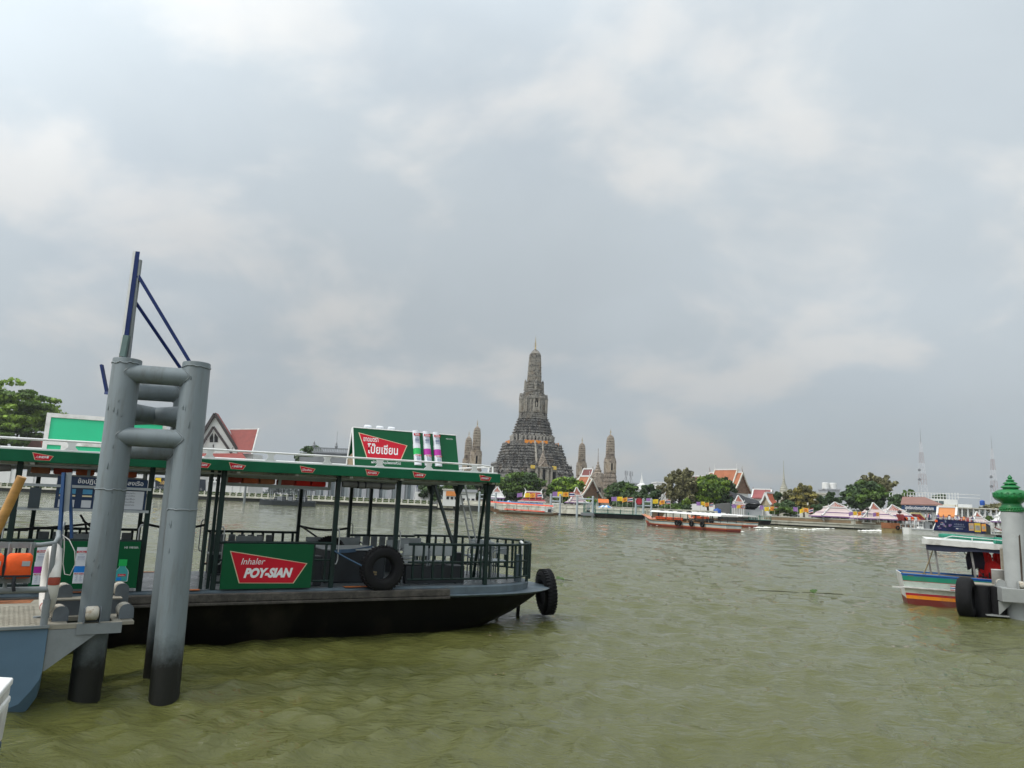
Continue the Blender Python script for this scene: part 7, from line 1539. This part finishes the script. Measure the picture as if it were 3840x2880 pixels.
for yy in (1845,1857): 
    MB().bar(sv(3400,yy,9.6),sv(3675,yy+11.5,9.6),.14,.14).build('roof_fence_rail', m_bwhite, sc)
tk = thing('blue_roof_tank','blue water tank on the school roof near the right mast','tank',Vector(((sv(3684,1891,12)+so).x,YS+12,W(3690,1891,YS).z))); MB().lathe([(.62,0),(.65,.1),(.65,1.2),(.45,1.4),(0,1.5)],(0,0,0),14).build('body', mat('tank_blue',(.01,.08,.36)), tk, 40); MB().torus((0,0,.7),(0,0,1),.65,(.04,.05),16,6).build('rib', mat('tank_blue',(.01,.08,.36)), tk)
hall('gilded_gate','small yellow edged gate hall with orange roof panel before the school arcade',3566,3602,1908,1942,3540,178,mat('roof_amber',(.55,.20,.05),.6,.1,.5),m_g=m_bwhite,ang=50,tiers_=1)

# ------------------------------------------------------------------ river haze
hz = MB(); hz.bx(-1500,1500,-40,1400,-2.0,110); hzo = hz.build('haze', None if False else mat('haze_skin',(1,1,1))); hzo['kind'] = 'stuff'
hm = bpy.data.materials.new('haze_air'); hm.use_nodes = True; hm.node_tree.nodes.clear(); _o = hm.node_tree.nodes.new('ShaderNodeOutputMaterial'); _v = hm.node_tree.nodes.new('ShaderNodeVolumePrincipled')
_v.inputs['Color'].default_value = (.92,.95,1,1); _v.inputs['Density'].default_value = .00011; _v.inputs['Anisotropy'].default_value = .2; hm.node_tree.links.new(_v.outputs[0], _o.inputs['Volume']); hzo.data.materials.clear(); hzo.data.materials.append(hm)
# ------------------------------------------------------------------ people (small, far away): one continuous body each
def person_mesh(name, shirt, trousers, hair=(.015,.012,.01), sit=False):
    """one skin: lofted trunk with limbs joined at the joints, low detail for far figures"""
    bm = MB()
    def limb(pts, rs, mi): bm.tube(pts, rs, 8, False, mi)
    hip = .86 if not sit else .48
    trunk = [(0,0,hip-.06),(0,0,hip+.06),(0,.0,hip+.22),(0,.01,hip+.42),(0,.01,hip+.52),(0,.0,hip+.57),(0,-.005,hip+.63)]
    rings = []
    for (x,y,z),(a,b) in zip(trunk,((.15,.10),(.165,.11),(.15,.10),(.185,.115),(.17,.09),(.06,.06),(.055,.055))):
        rings.append([Vector((x+a*math.cos(t),y+b*math.sin(t),z)) for t in np.linspace(0,2*PI,10,endpoint=False)])
    bm.loft(rings,0)
    bm.lathe([(.02,-.115),(.07,-.09),(.085,-.02),(.088,.04),(.06,.10),(.0,.12)],(0,-.01,hip+.75),10,2); bm.lathe([(.092,-.01),(.095,.05),(.066,.108),(.0,.128)],(0,.008,hip+.75),10,3)
    bm.box((0,-.10,hip+.735),(.02,.03,.03),None,2)
    for s_ in (-1,1):
        limb([(s_*.17,0,hip+.47),(s_*.23,-.02,hip+.22),(s_*.20,-.14,hip+.03)],[.055,.042,.034],0); limb([(s_*.20,-.14,hip+.03),(s_*.19,-.19,hip-.04)],[.034,.022],2)
        if sit: limb([(s_*.09,0,hip),(s_*.11,-.42,hip+.02),(s_*.11,-.44,.06)],[.085,.065,.05],1); limb([(s_*.11,-.42,.04),(s_*.11,-.60,.03)],[.045,.03],3)
        else: limb([(s_*.085,0,hip),(s_*.10,-.02,.46),(s_*.10,.02,.06)],[.088,.062,.045],1); limb([(s_*.10,.03,.04),(s_*.10,-.17,.03)],[.045,.03],3)
    me = bm.mesh(name, [mat('cloth_%d_%d_%d'%tuple(int(c*99) for c in shirt),shirt,.8,.1), mat('cloth_%d_%d_%d'%tuple(int(c*99) for c in trousers),trousers,.8,.1), mat('skin',(.36,.20,.13),.6,.08), mat('hair',hair,.7,.1)], 60)
    return me
PM = {c: person_mesh('person',col,(.03,.035,.06)) for c,col in (('white',(.6,.6,.6)),('navy',(.03,.04,.12)),('pink',(.55,.22,.22)),('orange',(.65,.20,.04)),('grey',(.25,.26,.28)),('purple',(.16,.10,.28)))}
PMS = {c: person_mesh('person',col,(.03,.035,.06),sit=True) for c,col in (('white',(.6,.6,.6)),('navy',(.03,.04,.12)),('orange',(.65,.20,.04)))}
def person(c, loc, label, group, rz=0, sit=False): 
    o = ob('person',(PMS if sit else PM)[c],None,0,loc,(0,0,rz)); return tag(o,label,'person',group)
# ------------------------------------------------------------------ striped tour boat
def tour_boat(A,B,label,group,bow=True,n_tyre=(),seed=1):
    v = B-A; o = thing('tour_boat',label,'tour boat',A,math.atan2(v.y,v.x),group); L_ = v.length
    hullm = [(-.5,.32,cs[6]),(.32,.48,mat('hull_orange',(.42,.085,.025),.5,.15,1)),(.48,.80,mat('hull_pale',(.48,.50,.46),.5,.15,1)),(.80,.95,mat('hull_teal',(.035,.12,.16),.5,.15,1)),(.95,1.05,mat('hull_wood',(.45,.20,.07),.5,.2,1))]
    xs = [-3.2,-1.6,0,2,5,L_*.6,L_-1,L_]
    def hw(x,z): 
        t = min(1,max(0,(x+3.2-(1.25-z)*1.5)/5.5)); return max(.05,1.45*math.sin(t*PI/2)**.8*(.8+.2*z/1.3))
    def sheer(x): return max(0,(1.5-x))**1.6*.075
    for z0,z1,m_ in hullm:
        MB().loft([[Vector((x+ (1.3-z0)*1.0*(1 if x<-1 else 0),-hw(x,z0),z0+sheer(x)*max(0,z0))),Vector((x+(1.3-z1)*1.0*(1 if x<-1 else 0),-hw(x,z1),z1+sheer(x)*max(0,z1))),Vector((x+(1.3-z1)*1.0*(1 if x<-1 else 0),hw(x,z1),z1+sheer(x)*max(0,z1))),Vector((x+(1.3-z0)*1.0*(1 if x<-1 else 0),hw(x,z0),z0+sheer(x)*max(0,z0)))] for x in xs]).build('hull_stripe', m_, o)
    MB().prism([(-3.9,0,1.85),(0,-1.1,1.3),(1.0,-1.3,1.12),(1.0,1.3,1.12),(0,1.1,1.3)],(0,0,.06)).build('fore_deck', mat('fore_deck_pink',(.55,.22,.15),.6,.1), o)
    MB().loft([[Vector((x,y,z)) for y,z in ((-1.55,zt-.12),(1.55,zt-.12),(1.3,zt+.12),(-1.3,zt+.12))] for x,zt in ((1.6,2.5),(L_*.5,2.4),(L_-1,2.25))]).build('roof', m_bwhite, o)
    MB().prism([(.9,-1.1,1.4),(.9,1.1,1.4),(1.9,1.2,2.42),(1.9,-1.2,2.42)],(.12,0,0)).build('windscreen', m_bwhite, o); MB().prism([(1.15,-.9,1.7),(1.15,.9,1.7),(1.68,.95,2.25),(1.68,-.95,2.25)],(-.06,0,0)).build('screen_glass', m_glass, o)
    n = 9
    for k in range(n+1):
        for y in (-1.35,1.35): MB().bar((2+(L_-3.2)*k/n,y,1.25),(2+(L_-3.2)*k/n,y,2.35),.07,.07).build('roof_post', m_dkgrey, o)
    for y in (-1.36,1.36): MB().bar((2,y,1.5),(L_-1.2,y,1.5),.06,.06).build('side_rail', m_dkgrey, o)
    rs2 = random.Random(seed)
    for k in range(8): MB().bx(2.6+k*1.5,3.0+k*1.5,-1.1,1.1,1.0,1.4).build('bench', m_wood, o)
    for k in range(4): MB().tube([(3+k*2.6,-.5,2.56),(3.6+k*2.6,-.45,2.60),(4.2+k*2.6,-.5,2.56)],[.12,.16,.1],7).build('roof_bundle', m_strap, o)
    MT = Matrix.Translation(A) @ Matrix.Rotation(math.atan2(v.y,v.x),4,'Z')
    for k in range(13):
        p = MT @ Vector((3.0+k*.62,-1.22,1.45)); q = ob('life_vest', vest_far, None, .05, p, (0,0,math.atan2(v.y,v.x)+rs2.uniform(-.3,.3))); tag(q,'orange life vest in the row hung along the side of the %s' % ('nearer tour boat' if seed==1 else 'farther tour boat'),'life vest','vests hung along the '+('nearer' if seed==1 else 'farther')+' tour boat')
    for i,x in enumerate(n_tyre): tyre('tyre_fender','black tyre fender on the %s, %s from the bow' % ('nearer tour boat' if seed==1 else 'farther tour boat',('first','second','third','fourth')[i]), MT @ Vector((x,-1.6,.85)), MT.to_3x3() @ Vector((0,-1,0)), .48, .28, False, 'tyres on the far boats')
    return o, MT
vest_far = MB().bx(-.2,.2,-.1,.1,-.2,.2).mesh('vest_block', m_orange)
tA, tB = G(2449,1972), G(2752,1996)
tb, MT1 = tour_boat(tA,tB,'striped tour boat with white roof and orange vests, crossing mid river','striped tour boats',n_tyre=(9.6,10.4,13.6,16.4),seed=1)
uA, uB = G(2600,1962), G(2820,1979)
tb2, MT2 = tour_boat(uA,uB,'striped tour boat passing close behind the nearer one','striped tour boats',n_tyre=(10.5,12.2,13.2),seed=2)
person('navy', MT1 @ Vector((2.3,-.4,.75)), 'helmsman in dark clothes behind the tour boat windscreen','people on the tour boats', 1.6)
# ------------------------------------------------------------------ long-tail boat with red awning
lA, lB = G(1838,1925), G(2088,1932); lA.y = 208; lB.y = 206; lA.z = lB.z = 0; lA.x = W(1838,1920,208).x; lB.x = W(2090,1930,206).x
lt = thing('long_tail_boat','long wooden river boat with orange red awning before the crimson pavilion','boat',lA,math.atan2((lB-lA).y,(lB-lA).x)); LL = (lB-lA).length
MB().loft([[Vector((x,y,z)) for y,z in ((-w*.6,zb),(w*.6,zb),(w,zt),(-w,zt))] for x,w,zb,zt in ((-1.5,.12,1.9,2.3),(0,.6,.7,1.6),(2.5,1.1,-.1,1.0),(LL-4,1.2,-.2,.8),(LL-1,.8,.0,.75),(LL,.4,.35,.8))]).build('hull', mat('boat_wood',(.20,.11,.06),.7,.3,1.5), lt)
MB().loft([[Vector((x,y,z)) for y,z in ((-w-.03,zb),(w+.03,zb),(w+.03,zt),(-w-.03,zt))] for x,w,zb,zt in ((2.5,1.1,.6,.78),(LL-4,1.2,.42,.6),(LL-1,.8,.4,.55))]).build('painted_band', mat('band_grey_green',(.22,.25,.20),.7,.2,2), lt)
m_awn = mat('awning_red',(.72,.09,.04),.6,.1,1)
MB().loft([[Vector((x,y,z)) for y,z in ((-1.3,zt-.18),(1.3,zt-.18),(1.1,zt+.18),(-1.1,zt+.18))] for x,zt in ((-.2,3.05),(6,2.85),(LL-1.2,2.6))]).build('awning', m_awn, lt); MB().loft([[Vector((x,y,z)) for y,z in ((-.9,zt),(.9,zt),(.7,zt+.2),(-.7,zt+.2))] for x,zt in ((2,3.2),(LL-4,2.95))]).build('awning_ridge', mat('awning_blue',(.05,.14,.38),.6,.1), lt)
MB().loft([[Vector((x,y,z)) for y,z in ((-1.25,zt-.14),(1.25,zt-.14),(1.2,zt+.14),(-1.2,zt+.14))] for x,zt in ((4,1.25),(LL-3.5,.98))]).build('side_cushion', m_awn, lt)
for k in range(8):
    for y in (-1.1,1.1): MB().bar((1.2+k*(LL-4.5)/7,y,.9),(1.2+k*(LL-4.5)/7,y,2.8),.07,.07).build('awning_post', m_offw, lt)
MB().bx(LL-2.6,LL-1.7,-.5,.5,.9,1.7).build('engine', m_dkgrey, lt); MB().bar((LL-1.5,0,1.4),(LL+2.6,0,-.1),.09,.09).build('tail_shaft', m_dkgrey, lt)
MTl = Matrix.Translation(lA) @ Matrix.Rotation(math.atan2((lB-lA).y,(lB-lA).x),4,'Z')
for k,c in enumerate(('white','navy','white','orange')): person(c, MTl @ Vector((4.6+k*2.0,-.3,.5)),'seated passenger in %s under the red awning, %s from the bow' % (c,('first','second','third','fourth')[k]),'passengers in the long wooden boat',1.57,True)
# ------------------------------------------------------------------ ferry with the dark blue advertisement
fA, fB = G(3405,2003), G(3732,2013); Yf = 150; fA = W(3405,2003,Yf); fB = W(3732,2013,Yf-3); fA.z = fB.z = 0
fe = thing('sightseeing_ferry','white double deck ferry wrapped in a dark blue advertisement','ferry',fA,math.atan2((fB-fA).y,(fB-fA).x)); LF = (fB-fA).length
fo = Matrix.Translation(fA) @ Matrix.Rotation(math.atan2((fB-fA).y,(fB-fA).x),4,'Z'); fi = fo.inverted()
def fl_(px,py,dy=0): return fi @ W(px,py,Yf+dy-1.5)
MB().loft([[Vector((x,y,z)) for y,z in ((-w*.8,-.3),(w*.8,-.3),(w,zt),(-w,zt))] for x,w,zt in ((-.4,2.0,1.3),(0,2.1,1.25),(LF-3,2.1,1.25),(LF-.5,1.2,1.5),(LF,.4,1.7))]).build('hull', m_white, fe)
MB().bx(.1,LF-2,-2.14,2.14,1.0,1.12).build('rub_strip', m_bgrey_l, fe)
m_ad = mat('ad_blue',(.007,.012,.060),.6,.5,.8,spec=.2); m_adg = mat('ad_dark',(.03,.03,.02),.5,.2)
def fx(px): return fl_(px,1985).x
def fz(py,px=3600): return fl_(px,py).z
ad = MB().prism([(fx(3490),-2.16,fz(1993)),(fx(3686),-2.16,fz(1998)),(fx(3686),-2.16,fz(1966)),(fx(3670),-2.16,fz(1958)),(fx(3545),-2.16,fz(1950)),(fx(3505),-2.16,fz(1950))],(0,.1,0)).build('advert_panel', m_ad, fe)
MB().bx(fx(3500),fx(3700),-2.05,2.05,1.25,fz(1955)).build('cabin', m_offw, fe)
MB().prism([(fx(3668),-2.175,fz(1997)),(fx(3686),-2.175,fz(1998)),(fx(3686),-2.175,fz(1972)),(fx(3668),-2.175,fz(1962))],(0,.012,0)).build('advert_end', m_adg, fe)
for a,b,t,u,m_ in ((3613,3630,1960,1988,mat('case_tan',(.50,.30,.16),.5,.1)),(3632,3653,1959,1992,mat('case_yellow',(.62,.42,.02),.5,.1)),(3656,3671,1961,1988,mat('case_orange',(.70,.30,.04),.5,.1))):
    MB().bx(fx(a),fx(b),-2.20,-2.18,fz(u),fz(t)).build('suitcase_print', m_, ad); MB().bx(fx(a)+.12,fx(b)-.12,-2.21,-2.20,fz(u)+.35,fz(t)-.45).build('suitcase_print', mat('print_grey',(.30,.28,.25),.5,.3,2), ad)
lettering('享受曼谷生活', 1.75, .36, mat('print_faint',(.22,.25,.32),.5,.05), ad, (fx(3580),-2.19,fz(1967)), RX); MB().bx(fx(3561),fx(3600),-2.185,-2.17,fz(1976),fz(1974.6)).build('print_line', mat('print_faint',(.22,.25,.32)), ad); lettering('PW', .45, .24, m_text, ad, (fx(3573),-2.19,fz(1983)), RX, bold=.04); MB().bx(fx(3579),fx(3593),-2.185,-2.17,fz(1984),fz(1982)).build('print_line', mat('print_faint',(.22,.25,.32)), ad)
random.seed(12)
for k in range(16): 
    x = fx(random.uniform(3503,3545)); z = fz(random.uniform(1958,1985)); MB().bx(x,x+random.uniform(.15,.6),-2.185,-2.17,z,z+random.uniform(.08,.4)).build('print_patch', random.choice((m_pur,mat('print_faint',(.22,.25,.32)),mat('print_rose',(.35,.18,.18),.5,.2),f_pur)), ad)
MB().bx(fx(3497),fx(3506),-2.2,-2.16,fz(1961),fz(1953)).build('orange_label', m_orange, fe)
# bow with white side and red roof edge
MB().prism([(fx(3687),-2.1,fz(1998)),(fx(3734),-1.2,fz(2000)),(fx(3735),-1.2,fz(1987)),(fx(3676),-2.1,fz(1965))],(0,.1,0)).build('bow_side', m_white, fe); MB().bar((fx(3668),-2.15,fz(1959)),(fx(3732),-1.25,fz(1983)),.12,.14).build('red_edge', m_tilered, fe)
lettering('CAT TOUR', 1.5, .3, m_blacktext, fe, (fx(3704),-2.02,fz(1981)), (PI/2,0,rad(14))); MB().bx(fx(3686),fx(3735),-1.9,1.9,fz(1988),fz(1986.5)).build('bow_ledge', m_white, fe)
for a in (3694,3704): MB().lathe([(.0,-.12),(.12,-.08),(.05,0),(.09,.05),(0,.12)],(fx(a),-2.03,fz(1992)),8).build('crest', m_blacktext, fe)
MB().tube([(fx(3491),-2.0,fz(1998)),(fx(3492),-2.0,fz(1984)),(fx(3497),-2.0,fz(1972)),(fx(3503),-2.0,fz(1965))],.13,8).build('stern_arch', m_white, fe)
# open stern: inflatable-white console, rails, rear cabin, upper deck
MB().bx(fx(3465),fx(3490),-1.9,1.9,1.25,fz(1963)).build('rear_cabin', m_bgrey, fe); MB().bx(fx(3480),fx(3488),-1.95,-1.9,fz(1990),fz(1972)).build('cabin_door', m_dkgrey, fe)
MB().prism([(fx(3442),-1.7,fz(1996)),(fx(3463),-1.7,fz(1996)),(fx(3461),-1.7,fz(1982)),(fx(3447),-1.7,fz(1982))],(0,1.6,0)).build('console', m_white, fe, None, .05)
for a in (3425,3440,3455): MB().bar((fx(a),-1.9,1.25),(fx(a+5),-1.6,fz(1958)),.08,.08).build('stern_post', m_white, fe)
for z in (1990,1980,1972): MB().bar((fx(3410),-1.9,fz(z)),(fx(3458),-1.9,fz(z)),.06,.06).build('stern_rail', m_white, fe)
ud = fz(1956); MB().bx(fx(3440),fx(3680),-2.1,2.1,ud-.12,ud).build('upper_deck', m_offw, fe); MB().bx(fx(3585),fx(3650),1.0,1.2,ud,ud+.85).build('red_backboard', m_tilered, fe)
for k in range(12): MB().bar((fx(3500+15*k),-2.05,ud),(fx(3500+15*k),-2.05,ud+.6),.05,.05).build('deck_rail_post', m_white, fe)
MB().bar((fx(3500),-2.05,ud+.6),(fx(3668),-2.05,ud+.6),.05,.05).build('deck_rail', m_white, fe)
MB().tube([(fx(3618),-2.0,fz(1957)),(fx(3618),-2.0,fz(1948)),(fx(3642),-2.0,fz(1947)),(fx(3644),-2.0,fz(1957))],.06,6).build('white_hoop', m_white, fe)
pc_ = ('white','navy','pink','white','grey','purple','white','orange','navy','pink')
for k in range(22):
    x = fx(3478+7.4*k+random.uniform(-2,2)); c = pc_[k%10]; person(c, fo @ Vector((x,random.uniform(-1.6,1.0),ud-(.5 if k>6 else .3))),'passenger in %s on the open upper deck of the blue wrapped ferry' % c,'passengers in %s on the ferry upper deck' % c, random.uniform(0,6))
# rusty red stern boat
rbA = W(3322,1985,160); rbo = thing('work_float','rust red work float with railings left of the blue wrapped ferry','work boat',(rbA.x,160,0)); rz_ = lambda py: W(3340,py,160).z; rx_ = lambda px: W(px+18,1975,160).x-rbA.x
MB().bx(rx_(3322),rx_(3357),0,4,rz_(1982),rz_(1961)).build('cabin', m_rust, rbo); MB().bx(rx_(3324),rx_(3362),-.2,4.2,-.3,rz_(1982)).build('hull', mat('float_yellow',(.26,.20,.08),.8,.4,1,dirt=(.10,.06,.03),dirt_amt=.5,dirt_scale=1), rbo); MB().bx(rx_(3357),rx_(3440),0,4,-.3,rz_(1986)).build('hull', m_bgrey, rbo)
for z in (1966,1974,1981): MB().bar((rx_(3358),0,rz_(z)),(rx_(3420),0,rz_(z)),.08,.08).build('rail', m_offw, rbo)
for k in range(7): MB().bar((rx_(3358+10*k),0,rz_(1986)),(rx_(3358+10*k),0,rz_(1965)),.08,.08).build('post', m_rust if k%2 else m_offw, rbo)
tyre('tyre_fender','small black tyre on the rust red work float', W(3367,1979,159.6), Vector((0,-1,0)), .45,.25,False)
# crimson stairs of the landing behind
cr = thing('crimson_ramp','crimson and yellow sided boarding stair behind the blue wrapped ferry','stair',(W(3420,1950,176).x,176,BKZ)); cx = lambda px,py: W(px,py,176)-Vector(cr.location)
MB().prism([cx(3376,1928),cx(3388,1929),cx(3402,1951),cx(3385,1950)],(0,2,0)).build('side_panel', m_tilered, cr); MB().prism([cx(3432,1928),cx(3448,1929),cx(3478,1952),cx(3458,1953)],(0,2,0)).build('side_panel', m_tilered, cr)
MB().prism([cx(3414,1926),cx(3422,1922),cx(3450,1923),cx(3474,1946),cx(3470,1947),cx(3449,1927),cx(3424,1926)],(0,.4,0)).build('handrail', mat('rail_yellow',(.62,.52,.20),.6,.1), cr); MB().prism([cx(3388,1950),cx(3460,1954),cx(3460,1956),cx(3388,1953)],(0,3,0)).build('platform', m_tilered, cr)
for k in range(5): MB().cyl(cx(3398+k*12,1946),cx(3398+k*12,1946)+Vector((0,.3,0)),.5,None,10).build('buoy_ring', (m_orange,m_bwhite)[k%2], cr)
for k in range(4): MB().bar(cx(3395+20*k,1953),cx(3395+20*k,1990),.15,.15).build('leg', m_bgrey_l, cr)
pr = thing('steel_jetty','dark steel jetty with white rails between the ferry bow and the lotus pile','jetty',(W(3750,1985,160).x,160,0)); jx = lambda px: W(px,1985,160).x-pr.location.x; jz = lambda py: W(3750,py,160).z
MB().bx(jx(3736),jx(3780),0,5,-.3,jz(2002)).build('float', m_hull, pr)
for k in range(6): MB().bar((jx(3738+7*k),0,jz(2003)),(jx(3738+7*k),0,jz(1975)),.12,.12).build('post', m_offw, pr)
for z in (1975,1984): MB().bar((jx(3736),0,jz(z)),(jx(3780),0,jz(z)),.1,.1).build('rail', m_offw, pr)
# wakes
m_foam = mat('foam',(.72,.72,.66),.9,.15,2)
def wake(label,pts,seed,wd=.7):
    o = thing('wake_foam',None,None,G(*pts[0])); o['kind'] = 'stuff'; rs3 = random.Random(seed); mbx = MB()
    for (a,b) in zip(pts,pts[1:]):
        A_,B_ = G(*a),G(*b); n = int((B_-A_).length/.5)+1
        for i in range(n):
            p = A_.lerp(B_,i/n)+Vector((rs3.uniform(-.4,.4),rs3.gauss(0,wd*1.6),0)); r = rs3.uniform(.15,.6)*wd
            q = [p-Vector(o.location)+Vector((r*rs3.uniform(.6,1.3)*math.cos(t)*1.6,r*math.sin(t)*rs3.uniform(.6,1.3),.10+.05*rs3.random())) for t in np.linspace(0,2*PI,7,endpoint=False)]
            c_ = p-Vector(o.location)+Vector((0,0,.10+r*.55)); mbx.add(q+[c_],[(k,(k+1)%7,7) for k in range(7)])
    mbx.build('foam', m_foam, o)
wake('foam',[(2822,1981),(2880,1981),(2940,1984),(3010,1989)],1,.7); wake('foam',[(3020,1988),(3120,1984)],3,.5); wake('foam',[(3225,1993),(3290,1992),(3330,1988),(3380,1992),(3440,2001)],2,.7); wake('foam',[(3700,2013),(3745,2012)],4,.6); wake('foam',[(2760,1996),(2800,1998)],6,.4); wake('foam',[(2446,1974),(2470,1976)],7,.3)
